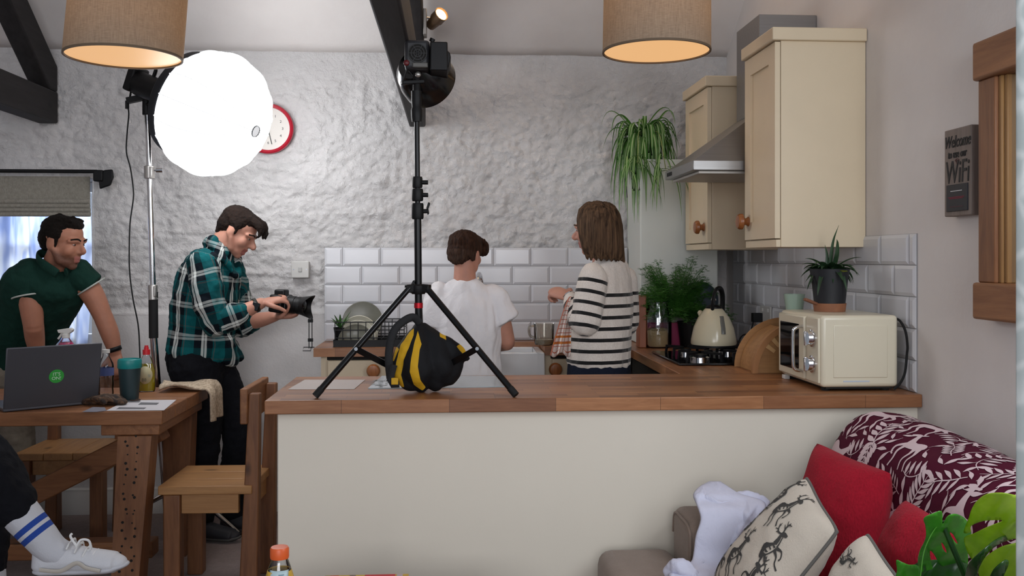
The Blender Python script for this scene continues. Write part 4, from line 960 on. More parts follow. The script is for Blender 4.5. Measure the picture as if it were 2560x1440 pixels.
for q in (-1, 1): E((q*.325, -.02, .12), (.05, .2, .16)); E((q*.29, -.15, -.06), (.06, .12, .16))
for k in range(16):
    a = (k-7.5)/7.5; limb(B, [hd.p(a*.2, .18, .44-a*a*.06), hd.p(a*.27, .40, .30), hd.p(a*.29, .43, .12), hd.p(a*.28, .42, .04)], [.016, .015, .012, .005], n=8, k=3)
fuse(B, 'hair', [M_hb, M_hb2], p, .004, 2, matfn=lambda c: (lambda q: q[2] < .0 and q[1] < .2)(hd.inv(c)), dispfn=lambda c: noise.fractal(V((c.x*60, c.y*60, c.z*14)), .8, 2, 3)*.005)
B = MB()
limb(B, [J(1162, 965, -.01), J(1162, 900), J(1163, 820), J(1163, 764), J(1163, 730), J(1163, 710), J(1163, 704)], [.172, .168, .168, .164, .135, .085, .066], [.70, .70, .68, .64, .62, .8, .95], sx, ce=.2)
limb(B, [shl+V((.01, 0, .01)), shl.lerp(ell_, .35), shl.lerp(ell_, .66)], [.061, .067, .070], ce=.15); limb(B, [shr-V((.01, 0, -.01)), shr.lerp(elr, .3), shr.lerp(elr, .52)+V((.012, 0, 0))], [.061, .069, .074], ce=.15)
fuse(B, 'tshirt', cloth('white_tshirt', C('e6e3e5'), .02), p, .006, 2, dispfn=lambda c: noise.fractal(V((c.x*13, c.y*13, c.z*5)), 1, 2, 3)*.012)
B = MB(); limb(B, [J(1160, 955), J(1160, 1000)], [.155, .15], .75, sx)
for lg in lgs: limb(B, [lg[0], V(lg[1])], [.10, .085])
fuse(B, 'shorts', cloth('grey_shorts', C('565a5e'), .06), p, .007, 3)
for lg in lgs:
    a = V(lg[-1]); shoe(p, (a.x, a.y-.06, .004), (a.x, a.y+.17, .004), (0, 0, 1), plain('boy_trainer', C('3a3d44'), .6), plain('boy_sole', C('bdbdbd'), .7))
# ---------------------------------------------------------------- woman in the striped jumper
Y = 4.15; p = thing('person', 'person with shoulder length hair in cream jumper with black stripes', 'person', (J(1500, 900).x, Y, 0))
fw = V((-.74, .67, 0)).normalized(); sx = V((fw.y, -fw.x, 0)); sx = V((.67, .74, 0)).normalized()
hd = Head(J(1490, 572, .0), (-.86, .48, -.14), (-.05, 0, 1), .232)
B = MB()
limb(B, [J(1497, 985), J(1500, 890), J(1508, 780), J(1515, 700), J(1512, 660)], [.135, .115, .125, .11, .05], [.7, .66, .6, .5, .9], sx)
limb(B, [J(1512, 672), J(1505, 632), J(1498, 605)], [.054, .05, .054]); hd.face(B, 1.05)
shl, shr = J(1484, 692, -.14), J(1562, 695, .14); ell_, elr = J(1464, 806, -.17), J(1566, 812, .18); wrl, wrr = J(1424, 742, -.06), J(1500, 800, .33)
for a, b, c in ((shl, ell_, wrl), (shr, elr, wrr)): limb(B, [a, a.lerp(b, .5), b], [.05, .045, .038]); limb(B, [b, b.lerp(c, .5), c], [.038, .034, .024])
hand(B, wrl, J(1378, 726, .02)-wrl, (-.1, .7, -.7), -1, 1.0, (.7, 1.0, 1.1, 1.2), tcurl=.5)
hand(B, wrr, (-.6, .3, -.1), (0, -.1, -1), 1, .92)
lgs = [[J(1497, 985)+sx*s*.075, V((J(1497, 0).x+s*.06, Y+s*.06, .5)), V((J(1497, 0).x+s*.06, Y+s*.06, .085))] for s in (-1, 1)]
for lg in lgs: limb(B, lg, [.085, .06, .04])
fuse(B, 'body', [SK_w, M_lip], p, .0055, 3, matfn=lambda c: (lambda q: abs(q[0]) < .1 and q[1] > .34 and -.34 < q[2] < -.205)(hd.inv(c))); hd.eyes(p)
M_hw = hair('brown_blonde_hair', C('20150f'), C('6f553f'), (40, 40, 2.2), .4); hd.brows(p, M_hw)
B = MB(); E = lambda c, r: hd.ell(B, c, r)
E((0, -.07, .19), (.36, .425, .33)); E((0, -.20, .0), (.35, .30, .36))
for k in range(46):
    a = -2.15+4.3*k/45; x, y = math.sin(a), -math.cos(a); rr = .30+.03*((k*7) % 3)
    ln = -.60-.14*math.cos(a*.9)*.6+.05*((k*5) % 3)-(.14 if .3 < a < 1.3 else 0)
    limb(B, [hd.p(x*.10, y*.10+.02, .50), hd.p(x*.30, y*.34-.03, .36), hd.p(x*.385, y*.41-.04, .08), hd.p(x*.385, y*.39-.05, -.25), hd.p(x*.36, y*.37-.05, ln+.12), hd.p(x*.345, y*.35-.04, ln)], [.010, .017, .017, .016, .014, .006], n=8, k=3)
hd.ell(B, (0, -.06, .24), (.345, .40, .295)); fuse(B, 'hair', M_hw, p, .0035, 4, dispfn=lambda c: noise.fractal(V((c.x*75, c.y*75, c.z*3)), .8, 2, 3)*.0035)
n = NT('striped_knit'); uv = n.new('ShaderNodeUVMap'); sep = n.new('ShaderNodeSeparateXYZ'); n.ln(uv.outputs[0], sep.inputs[0]); v = sep.outputs[1]
fr = n.math('LESS_THAN', n.math('FRACT', n.math('DIVIDE', v, .0495)), .32); ok = n.math('MULTIPLY', n.math('GREATER_THAN', v, 0), n.math('LESS_THAN', v, .315))
kb = n.noise(n.coord(scale=(1, 1, .4)), 330, 2)
n.base(n.mix(n.math('MULTIPLY', fr, ok), n.ramp(kb, [(.3, C('d0c6bd')), (.7, C('e4dcd4'))]), C('0c0c0e'))); n.set(Roughness=.95, Sheen_Weight=.25)
n.ln(n.bump(kb, .5, .002, n.bump(n.noise(n.coord(), 8, 4), .4, .02)), n.p.inputs['Normal']); M_knit = n.m
z0 = at(1590, 733, Y).z
arm1 = Wrap().chain([shl, ell_, wrl], [.06, .052]); arm2 = Wrap().chain([shr, elr, wrr], [.05, .04]); tor = Wrap().chain([J(1500, 940), J(1508, 780), J(1515, 690)], .145)
def kuv(c):
    a, b, t = arm1.near(c), arm2.near(c), tor.near(c)
    if a[0] < t[0] and a[0] < 1.6: return (0, arm1(c)[1]-.016)
    if b[0] < t[0] and b[0] < 1.1: return (0, arm2(c)[1]-.05)
    return (0, z0-c.z+.004)
B = MB()
limb(B, [J(1497, 906), J(1499, 870), J(1505, 800), J(1512, 740), J(1520, 690), J(1514, 660), J(1510, 648)], [.165, .165, .164, .165, .145, .10, .06], [.86, .84, .78, .70, .64, .75, .9], sx)
limb(B, [shl, shl.lerp(ell_, .5), ell_+V((0, 0, -.006))], [.066, .068, .066]); limb(B, [ell_, ell_.lerp(wrl, .5)+V((-.004, 0, -.01)), wrl.lerp(ell_, .08)], [.064, .058, .036])
limb(B, [shr, shr.lerp(elr, .5), elr], [.062, .064, .06]); limb(B, [elr, elr.lerp(wrr, .85)], [.06, .045])
fuse(B, 'jumper', M_knit, p, .0055, 2, uvfn=kuv, dispfn=folds(.006, (14, 14, 6)))
B = MB(); limb(B, [J(1497, 900), J(1497, 960), J(1497, 1000)], [.158, .165, .15], .85, sx)
for lg in lgs: limb(B, lg, [.11, .085, .065])
fuse(B, 'trousers', M_navy, p, .007, 3)
for lg in lgs:
    a = V(lg[-1]); shoe(p, (a.x+.03, a.y-.05, .004), (a.x-.13, a.y+.13, .004), (0, 0, 1), plain('navy_pump', C('20242e'), .5), plain('pump_sole', C('c0bdb6'), .7))
B = MB(); w0 = wrl.lerp(ell_, -.02); ax = (wrl-ell_).normalized(); x = ax.orthogonal().normalized(); y = ax.cross(x)
B.tube([w0+(x*math.cos(2*PI*k/20)+y*math.sin(2*PI*k/20))*.029 for k in range(21)], .0028, 6); B.build('bracelet', M_chrome, p)
# tea towel over her wrist
M_tt = NT('check_tea_towel'); n = M_tt; uv = n.new('ShaderNodeUVMap'); sep = n.new('ShaderNodeSeparateXYZ'); n.ln(uv.outputs[0], sep.inputs[0])
u_ = n.math('LESS_THAN', n.math('FRACT', n.math('MULTIPLY', sep.outputs[0], 7)), .17); v_ = n.math('LESS_THAN', n.math('FRACT', n.math('MULTIPLY', sep.outputs[1], 13)), .17)
bb = n.math('LESS_THAN', n.math('ABSOLUTE', n.math('SUBTRACT', n.math('ABSOLUTE', n.math('SUBTRACT', sep.outputs[1], .74)), .055)), .018)
n.base(n.mix(bb, n.mix(n.math('MAXIMUM', u_, v_), C('d8cdc6'), C('b06a56')), C('c0702c'))); n.set(Roughness=.95); n.ln(n.bump(n.noise(n.coord(), 40, 4), .4, .004), n.p.inputs['Normal'])
Y0 = 4.02
def tt(u, v):
    xl = 1424-48*v**.8; xr = 1432-6*v; y = 742+144*v+(6*math.sin(u*9) if v > .9 else 0)
    yy = Y0+.02*math.sin(u*11)*(.3+v)-.10*math.sin(min(1, v*5)*PI/2)*.3+.03*u
    return at(xl+(xr-xl)*u, y+(1-u)*2*v, yy)
B = MB().grid(tt, 24, 30, uv=True)
tag(B.build('tea_towel', n.m, solid=.004), 'orange checked tea towel hanging from the wrist of the jumper wearer', 'towel')
# ---------------------------------------------------------------- seated person, only lower legs in view
Y = 2.82; p = thing('person', 'seated person at left edge, dark trousers, white striped sock and white trainer', 'person', (J(-420, 1200).x, Y+.05, 0))
kn, an = J(-125, 1085), J(128, 1372); hip = J(-420, 1150, .05); kn2, an2 = J(-65, 1215, .28), J(-12, 1573, .28); hip2 = J(-420, 1150, .25); hip.z = hip2.z = .575; an2.z = .085
ftd = J(300, 1415)-J(110, 1405)
B = MB(); hc = (hip+hip2)/2
limb(B, [hc, hc+V((-.03, 0, .2)), hc+V((-.05, 0, .40)), hc+V((-.04, 0, .50))], [.15, .15, .17, .07], [.75, .7, .7, .9], (0, 1, 0))
limb(B, [hc+V((-.04, 0, .5)), hc+V((-.02, 0, .6))], [.055, .055]); hd = Head(hc+V((.03, 0, .70)), (1, 0, -.1), (0, 0, 1), .23); hd.face(B)
limb(B, [hip, kn], [.085, .06]); limb(B, [kn, kn.lerp(an, .4), an], [.06, .055, .036]); limb(B, [hip2, kn2], [.085, .06]); limb(B, [kn2, kn2.lerp(an2, .4), an2], [.06, .055, .036])
limb(B, [an, an+ftd*.3-V((0, 0, .045))], [.034, .02]); limb(B, [an2, an2+V((.10, 0, -.05))], [.034, .02])
for s in (-1, 1):
    a = hc+V((-.05, s*.19, .42)); b = hc+V((.0, s*.24, .16)); c = hc+V((.2, s*.12, .12)); limb(B, [a, b], [.05, .042]); limb(B, [b, c], [.042, .028]); hand(B, c, (1, -s*.3, -.1), (0, 0, -1), s)
fuse(B, 'body', SK_boy, p, .007, 3)
B = MB(); hd.ell(B, (0, -.08, .2), (.36, .42, .32)); hd.ell(B, (0, -.22, 0), (.33, .25, .3)); fuse(B, 'hair', MATS['black_short_hair'], p, .006, 2)
B = MB(); limb(B, [hip, kn], [.115, .10]); limb(B, [kn, kn.lerp(an, .40), kn.lerp(an, .63)], [.10, .092, .072]); limb(B, [hip2, kn2], [.115, .10]); limb(B, [kn2, kn2.lerp(an2, .3), kn2.lerp(an2, .52)], [.10, .085, .066], ce=.2); limb(B, [hc, hc+V((-.02, 0, .1))], [.17, .16], .8, (0, 1, 0))
fuse(B, 'trousers', cloth('soft_black_trousers', C('101116'), .1), p, .006, 3, dispfn=folds(.009, (14, 14, 14)))
B = MB(); limb(B, [hc+V((-.02, 0, .05)), hc+V((-.05, 0, .40)), hc+V((-.045, 0, .47)), hc+V((-.04, 0, .52))], [.18, .195, .16, .085], .74, (0, 1, 0))
for s in (-1, 1): limb(B, [hc+V((-.05, s*.17, .42)), hc+V((.0, s*.235, .17)), hc+V((.15, s*.15, .13))], [.07, .06, .05])
fuse(B, 'sweatshirt', MATS['navy_trousers'], p, .008, 3)
n = NT('striped_sock'); uv = n.new('ShaderNodeUVMap'); sep = n.new('ShaderNodeSeparateXYZ'); n.ln(uv.outputs[0], sep.inputs[0]); v = sep.outputs[1]
b1 = n.math('LESS_THAN', n.math('ABSOLUTE', n.math('SUBTRACT', v, .062)), .0085); b2 = n.math('LESS_THAN', n.math('ABSOLUTE', n.math('SUBTRACT', v, .090)), .0085)
n.base(n.mix(n.math('MAXIMUM', b1, b2), C('b9bac0'), C('1c3f8f'))); n.set(Roughness=.95); rb = n.noise(n.coord(scale=(1, 1, 1)), 260, 2); n.ln(n.bump(rb, .5, .002), n.p.inputs['Normal'])
B = MB(); s0 = kn.lerp(an, .66); limb(B, [s0, s0.lerp(an, .55), an, an+ftd*.16-V((0, 0, .02))], [.055, .050, .044, .042])
fuse(B, 'sock', n.m, p, .004, 3, uvfn=Wrap().chain([s0, an], .05, v0=-.002), dispfn=lambda c: noise.noise(c*30)*.002)
B = MB(); s2 = kn2.lerp(an2, .45); limb(B, [s2, s2.lerp(an2, .5), an2, an2+V((.05, 0, -.03))], [.063, .054, .046, .042]); fuse(B, 'sock', plain('plain_sock', C('b9bac0'), .95), p, .005, 2)
wl = NT('white_trainer'); wl.base(C('c6c7cc')); wl.set(Roughness=.6); wl.ln(wl.bump(wl.noise(wl.coord(), 300, 2), .4, .002), wl.p.inputs['Normal']); wl = wl.m
hl, to = J(84, 1441), J(327, 1426)
ws = plain('white_sole', C('b9bac0'), .5)
sh = shoe(p, hl, to, (0.02, 0, 1), wl, ws, 'trainer')
d = (to-hl).normalized(); s_ = V((0, -1, 0)); upv = V((0, 0, 1))
for k in range(4):
    q = J(178+k*20, 1360+k*9, -.0)
    MB().tube(cr([q+V((0, -.036, -.006)), q+V((.004, -.018, .010)), q+V((.004, .018, .010)), q+V((0, .036, -.006))], 4), .0042, 8, flat=.5).build('lace', M_lace, sh)
for pts in ([(190, 1368), (202, 1350), (222, 1352), (226, 1372), (212, 1376), (196, 1370)], [(192, 1366), (182, 1352), (176, 1340), (180, 1334)]):
    MB().tube(cr([J(x, y, -.035+.006*i) for i, (x, y) in enumerate(pts)], 5), .0036, 8).build('lace', M_lace, sh)
MB().tube(cr([J(98, 1425, -.046), J(150, 1428, -.05), J(190, 1408, -.052), J(215, 1420, -.052), J(250, 1428, -.05)], 6), .006, 8, flat=.3, xdir=(0, 0, 1)).build('side_panel', plain('panel_cream', C('b3aca2'), .6), sh)
chair('dining_chair', 'wooden dining chair under the seated person at the left edge', (hc.x+.03, hc.y, 0), PI, .42, .38, .455, .84)
hl2 = V((an2.x-.06, an2.y, .004)); shoe(p, hl2, hl2+V((.27, -.03, 0)), (0, 0, 1), wl, ws, 'trainer')
# ================================================================ SMALL THINGS ON TABLE AND WORKTOPS
def leaf_mat(name, c1, c2, mid=None, rough=.45):
    n = NT(name); f = n.noise(n.coord(), 9, 3); c = n.ramp(f, [(.3, c1), (.7, c2)])
    if mid is not None:
        uv = n.new('ShaderNodeUVMap'); sep = n.new('ShaderNodeSeparateXYZ'); n.ln(uv.outputs[0], sep.inputs[0])
        k = n.math('LESS_THAN', n.math('ABSOLUTE', n.math('SUBTRACT', sep.outputs[0], .5)), .17); c = n.mix(k, c, mid)
    n.base(c); n.set(Roughness=rough)
    tl = n.new('ShaderNodeBsdfTranslucent'); n.ln(c, tl.inputs[0]) if not isinstance(c, tuple) else None
    mx = n.new('ShaderNodeMixShader'); mx.inputs[0].default_value = .22; n.ln(n.p.outputs[0], mx.inputs[1]); n.ln(tl.outputs[0], mx.inputs[2]); n.ln(mx.outputs[0], n.n['Material Output'].inputs[0]); return n.m
def blade(mb, base, d, up_, L, droop, w, n=12, mi=None, bow=.25):
    # arching strap leaf: leaves base along d rising by up_, then falling under its own weight
    base = V(base); d = V(d).normalized(); pts = []; ws = []
    for i in range(n+1):
        t = i/n; pts.append(base+d*L*t*(1-.25*t*droop)+V((0, 0, 1))*L*(up_*t-droop*t*t)); ws.append(w*max(.04, math.sin(PI*min(1, .12+.88*t**.85))**.7 if t > .5 else .55+.45*min(1, t*3)))
    mb.strip(pts, ws, (0, 0, 1) if abs(d.z) < .95 else (0, 1, 0), mi, bow)
# ---- laptop
t = thing('laptop', 'grey laptop seen from behind with a round green sticker', 'laptop', atz(130, 1024, .77))
q0, q1 = atz(8, 1031, .772), atz(246, 1008, .772); ux = (q1-q0).normalized(); Lw = (q1-q0).length; bk = V((ux.y, -ux.x, 0))
if bk.y > 0: bk = -bk
tilt = (V((0, 0, 1))+bk*.22).normalized(); nn = ux.cross(tilt).normalized()
if nn.y > 0: nn = -nn
M_lap = plain('space_grey', C('55555b'), .42, .55)
A_ = q0+V((0, 0, .008)); H = .250
lid = MB().prism([A_, A_+ux*Lw, A_+ux*Lw+tilt*H, A_+tilt*H], -nn*.008).build('screen_lid', M_lap, t, bevel=.004)
MB().prism([q0+V((0, 0, .0)), q1, q1-bk*.25, q0-bk*.25], (0, 0, .015)).build('keyboard_base', M_lap, t, bevel=.004)
sc_ = A_+ux*Lw*.525+tilt*H*.49+nn*.0006
mb = MB().lathe([(0, 0), (.028, 0), (.028, .0006), (0, .0006)], sc_, nn, 32); mb.build('sticker', plain('sticker_green', C('2f9b3a'), .5), lid)
for ln, dz in (("IT'S", .0085), ('ON!', -.0085)): text(ln, .019, sc_+tilt*dz+nn*.0012, ux, tilt, 'sticker_text', plain('sticker_white', C('cfe6cf'), .5), lid, .0002)
# ---- bottles
M_clear = glass('clear_plastic', (.93, .95, .97, 1)); M_pink = plain('pink_liquid', C('c03a6e'), .2); M_yliq = plain('yellow_liquid', C('b9a51e'), .15)
b = at(265, 980, 4.12); b.z = .771
t = thing('water_bottle', 'clear plastic water bottle between laptop and teal cup', 'bottle', b)
pr_ = [(0, 0), (.030, 0), (.032, .01), (.030, .03), (.032, .05), (.030, .07), (.032, .085), (.032, .125), (.030, .14), (.014, .172), (.0135, .19)]
MB().lathe(pr_, b, n=28).build('bottle_body', M_clear, t); MB().lathe([(.0325, .088), (.0327, .088), (.0327, .122), (.0325, .122)], b, n=28).build('label_band', plain('blue_label', C('5566a0'), .5), t)
MB().lathe([(0, .185), (.016, .185), (.016, .2), (0, .2)], b, n=24).build('cap', M_white, t)
b = atz(324, 1000, .771); t = thing('reusable_cup', 'dark green travel cup with teal lid on the table', 'cup', b)
MB().lathe([(0, 0), (.034, 0), (.036, .004), (.045, .145), (0, .145)], b, n=36).build('cup_body', plain('dark_teal_cup', C('1e3236'), .5), t)
MB().lathe([(.046, .135), (.048, .138), (.048, .165), (.046, .172), (.043, .174), (.041, .168), (0, .168)], b, n=36).build('lid', plain('teal_lid', C('12807f'), .4), t)
b = atz(366, 978, .771); t = thing('washing_up_bottle', 'clear washing up liquid bottle with red cap and yellow liquid', 'bottle', b)
def oval(prof, b, k, n=28):
    mb = MB().lathe(prof, (0, 0, 0), n=n); mb.v = [V((q.x, q.y*k, q.z))+b for q in mb.v]; return mb
oval([(0, 0), (.036, 0), (.039, .01), (.039, .06), (.037, .10), (.024, .145), (.013, .165), (.013, .172), (0, .172)], b, .6).build('bottle_body', M_clear, t)
oval([(0, .003), (.0345, .003), (.0375, .012), (.0375, .06), (.036, .095), (.028, .125), (0, .125)], b, .58).build('liquid', M_yliq, t)
MB().cyl(b+V((0, 0, .165)), b+V((0, 0, .187)), .016).cyl(b+V((0, 0, .187)), b+V((0, 0, .198)), .010).cyl(b+V((.0, 0, .198)), b+V((.0, 0, .206)), .008).build('cap', plain('red_cap', C('c8202a'), .4), t)
lb = MB(); c_ = b+V((.002, -.0232, .075)); vs = []
for k in range(28):
    a = 2*PI*k/28; vs.append(V((c_.x+.030*math.cos(a), b.y-.6*math.sqrt(max(1e-6, .0396**2-(.002+.030*math.cos(a))**2))-.0008, c_.z+.040*math.sin(a))))
lb.add(vs+[V((c_.x, b.y-.0248, c_.z))], [(k, (k+1) % 28, 28) for k in range(28)]); lbo = lb.build('label', plain('cream_label', C('c9c09a'), .5), t, solid=.0006)
text('88', .022, c_+V((-.004, -.0022, -.022)), (1, 0, 0), (0, 0, 1), 'label_print', plain('label_ink', C('6f6a55'), .5), lbo, .0002)
b = at(165, 905, 4.25); b.z = .771; t = thing('spray_bottle', 'spray bottle with pink liquid and white trigger behind the laptop', 'spray bottle', b)
zt = at(165, 822, 4.25).z-.771
MB().lathe([(0, 0), (.04, 0), (.042, .01), (.042, zt-.10), (.030, zt-.065), (.016, zt-.045), (.014, zt-.035), (0, zt-.035)], b, n=28).build('bottle_body', M_clear, t)
MB().lathe([(0, .003), (.040, .003), (.0405, .01), (.0405, zt-.10), (.031, zt-.068), (.026, zt-.06), (0, zt-.06)], b, n=28).build('liquid', M_pink, t)
MB().cyl(b+V((0, 0, zt-.042)), b+V((0, 0, zt-.02)), .017).prism([b+V((-.035, -.012, zt-.004)), b+V((-.03, -.012, zt-.018)), b+V((.016, -.012, zt-.022)), b+V((.030, -.012, zt-.012)), b+V((.034, -.012, zt-.002)), b+V((.02, -.012, zt+.004))], (0, .024, 0)).build('spray_head', M_white, t, bevel=.003)
MB().tube(cr([b+V((-.016, 0, zt-.016)), b+V((-.024, 0, zt-.032)), b+V((-.034, 0, zt-.045))], 4), .005, 8).build('trigger', M_white, t)
# ---- scarf, paper, towel on table
cs = atz(262, 1012, .772)
mb = MB(); rnd = random.Random(11)
limb(mb, [cs+V((-.075, .02, .012)), cs+V((0, .03, .018)), cs+V((.075, -.01, .012))], [.03, .042, .022], .55, (0, 1, 0))
for k in range(9):
    a = rnd.uniform(-.7, .7); o = V((rnd.uniform(-.04, .04), rnd.uniform(-.03, .03), rnd.uniform(.015, .035))); d = V((math.cos(a), math.sin(a)*.6, 0))
    limb(mb, [cs+o-d*.045, cs+o+V((0, 0, .006)), cs+o+d*.045-V((0, 0, .012))], [.008, .012, .006], n=8)
n = NT('brown_tiger_cloth'); n.base(n.ramp(n.noise(n.coord(scale=(1, 4, 1)), 26, 3, .6, 1), [(.42, C('241a15')), (.6, C('5e4430'))])); n.set(Roughness=.8)
tag(fuse(mb, 'scarf', n.m, None, .004, 1, dispfn=lambda c: noise.fractal(c*40, 1, 2, 2)*.004), 'crumpled dark brown scarf beside the laptop on the table', 'scarf')
def sheet(name, pts, z, m, label, cat, mb=None):
    P = [atz(x, y, z) for x, y in pts]; return tag(MB().prism(P, (0, 0, .0012)).build(name, m), label, cat)
M_paper = plain('paper_white', C('cfcdd2'), .8); M_ink = plain('print_grey', C('6d6d72'), .8)
t = thing('paper', 'printed sheet of paper at the corner of the dining table', 'paper', atz(350, 1018, .771))
MB().prism([atz(x, y, .7712) for x, y in ((266, 1027), (318, 1001), (441, 1000), (410, 1026))], (0, 0, .0012)).build('sheet', M_paper, t)
for P in (((345, 1012), (352, 1006), (398, 1007), (392, 1012)), ((290, 1023), (298, 1018), (366, 1019), (360, 1023)), ((312, 1006), (318, 1003), (352, 1003), (348, 1006))):
    MB().prism([atz(x, y, .7726) for x, y in P], (0, 0, .0003)).build('printed_picture', M_ink, t)
sheet('paper', ((206, 1030), (232, 1018), (262, 1019), (266, 1027), (240, 1030)), .7712, plain('paper_grey', C('7a7a86'), .8), 'dark grey folded paper between laptop and printed sheet', 'paper')
tag(MB().tube(cr([atz(338, 1000, .775)+V((.02*math.cos(a), .012*math.sin(a), 0)) for a in np.linspace(0, 6.28, 10)], 2), .003, 6).build('hair_tie', plain('brown_elastic', C('3a2a22'), .8), loc=None), 'small dark hair tie lying beside the teal cup', 'hair tie')
n = NT('beige_waffle'); uvm = n.noise(n.coord(), 90, 2); n.base(n.ramp(uvm, [(.35, C('a8967f')), (.65, C('cdbba4'))])); n.set(Roughness=.95); n.ln(n.bump(n.noise(n.coord(), 130, 2), .8, .004), n.p.inputs['Normal'])
def tw(u, v):                                           # lies on the table end and hangs over its edge
    s_ = u*.36; x0 = -1.30; y = 4.18+.17*v+.03*u
    lift = .012+.016*max(0, math.sin(u*7+v*5))+.012*math.sin(v*PI)+.006*math.sin(v*17+u*6)
    if s_ < .19: return V((x0+s_, y, .772+lift))
    k = s_-.19; a = min(1, k/.04)*PI/2; 
    return V((x0+.19+.03*math.sin(a)+.012*math.sin(v*9), y+.05*k*(v-.4), .772+lift*(1-min(1, k/.05))+.004-.03*(1-math.cos(a))-max(0, k-.04)*.85))
tag(MB().grid(tw, 44, 26).build('hand_towel', n.m, solid=.009), 'beige waffle towel draped over the table end', 'towel')
# ---- papers and glass board on the peninsula
t = sheet('paper', ((720, 974), (762, 950), (913, 950), (886, 973)), .9206, plain('worn_paper', C('c9c2bf'), .8), 'white paper sheet flat on the peninsula, left of the sandbag', 'paper')
t = thing('glass_board', 'frosted glass worktop protector under the sandbag on the peninsula', 'worktop protector', atz(1100, 958, .92))
MB().prism([atz(x, y, .9202) for x, y in ((920, 973), (955, 942), (1250, 942), (1262, 968))], (0, 0, .004)).build('board', plain('frosted_glass', C('9aa3a6'), .07), t)
lf = MB()
rnd = random.Random(5)
for k in range(16):
    x = 930+rnd.uniform(0, 40); y = 966-rnd.uniform(0, 16); p0 = atz(x, y, .9245); a = rnd.uniform(0, 6.28); d = V((math.cos(a), math.sin(a), 0)); e = V((-d.y, d.x, 0))
    lf.add([p0-d*.018, p0+e*.006, p0+d*.018, p0-e*.006], [(0, 1, 2, 3)])
lf.build('leaf_print', plain('leaf_print_grey', C('6c7678'), .4), t, smooth=False)
# ---- dish rack and what it holds
r0 = V((-.60, 4.70, .92)); r1 = V((-.235, 4.985, .92))
t = thing('dish_rack', 'black wire dish rack with drip tray on the back worktop', 'dish rack', (r0+r1)/2)
MB().box((r0.x, r0.y, .9205), (r1.x, r1.y, .9255)).box((r0.x, r0.y, .92), (r1.x, r0.y+.012, .955)).box((r0.x, r1.y-.012, .92), (r1.x, r1.y, .955)).box((r0.x, r0.y, .92), (r0.x+.012, r1.y, .955)).box((r1.x-.012, r0.y, .92), (r1.x, r1.y, .955)).build('drip_tray', M_black, t, bevel=.004)
a0, a1 = r0+V((.008, .012, 0)), r1-V((.008, .012, 0))
for z in (1.045, 1.005, .965):
    MB().tube([(a0.x, a0.y, z), (a1.x, a0.y, z), (a1.x, a1.y, z), (a0.x, a1.y, z), (a0.x, a0.y, z)], .0028, 6).build('rim_wire', M_blackm, t)
for k in range(10):
    x = a0.x+(a1.x-a0.x)*k/9
    MB().tube([(x, a0.y, 1.045), (x, a0.y, .958), (x, a1.y, .958), (x, a1.y, 1.045)], .0022, 6).build('wire', M_blackm, t)
M_plate = plain('sage_stoneware', C('6e6d61'), .3, var=.06, vscale=40); M_bowl = plain('pale_stoneware', C('cfcbba'), .28, var=.04, vscale=30)
def plate(c, r, lean, m, label, deep=.02, name='dinner_plate', cat='plate'):
    ax = V((0, -math.cos(lean), math.sin(lean)))
    return tag(MB().lathe([(0, -.004), (r*.55, -.004), (r*.6, 0), (r*.97, deep), (r, deep+.002), (r*.97, deep+.005), (r*.58, .005), (0, .003)], c, ax, 48).build(name, m), label, cat)
plate(at(907, 804, 4.93), .106, .20, M_plate, 'large grey green dinner plate standing at the back of the rack', .012)
plate(at(899, 836, 4.84), .098, .10, M_bowl, 'pale stoneware bowl standing upright second in the rack', .03, 'bowl', 'bowl')
plate(at(895, 848, 4.795), .094, .34, M_bowl, 'pale stoneware bowl leaning third in the rack', .03, 'bowl', 'bowl')
plate(at(890, 856, 4.755), .088, .5, M_plate, 'dark stoneware bowl at the front of the rack', .03, 'bowl', 'bowl')
pc = at(851, 846, 4.80); pc.z = .958
t = thing('succulent', 'small spiky green plant in a dark pot in the dish rack', 'plant', pc)
MB().lathe([(0, 0), (.026, 0), (.036, .055), (.033, .055), (.03, .048), (0, .048)], pc, n=24).build('pot', M_black, t)
mb = MB(); rnd = random.Random(2)
for k in range(18):
    a = k*2.4; blade(mb, pc+V((0, 0, .05)), (math.cos(a), math.sin(a), 0), rnd.uniform(.6, 1.9), rnd.uniform(.045, .062), .35, .013, 6)
mb.build('leaves', leaf_mat('succulent_green', C('2f5a2a'), C('5d8a4a')), t)
# cutlery glints on the tray
for k, (x, y) in enumerate(((892, 854), (905, 852), (938, 852))):
    p0 = at(x, y, 4.73); p0.z = .93
    MB
# ---- wire hook strip beside the worktop
wx = at(776, 800, 4.66); t = thing('wire_hanger', 'thin black wire hanger at the left end of the back worktop', 'hanger', (wx.x, 4.66, at(776, 875, 4.66).z))
W2 = lambda x, y: at(x, y, 4.66)
for x in (772.5, 780): MB().tube([W2(x, 792), W2(x, 871)], .0022, 6).build('wire', M_blackm, t)
for y in (802, 850): MB().box(W2(770, y+4)-V((0, .006, 0)), W2(782.5, y-4)+V((0, .006, 0))).build('clip', M_black, t)
MB().tube([W2(786, 868), W2(759, 868), W2(757, 877), W2(777, 877), W2(777, 868)], .0022, 6).build('loop', M_blackm, t)
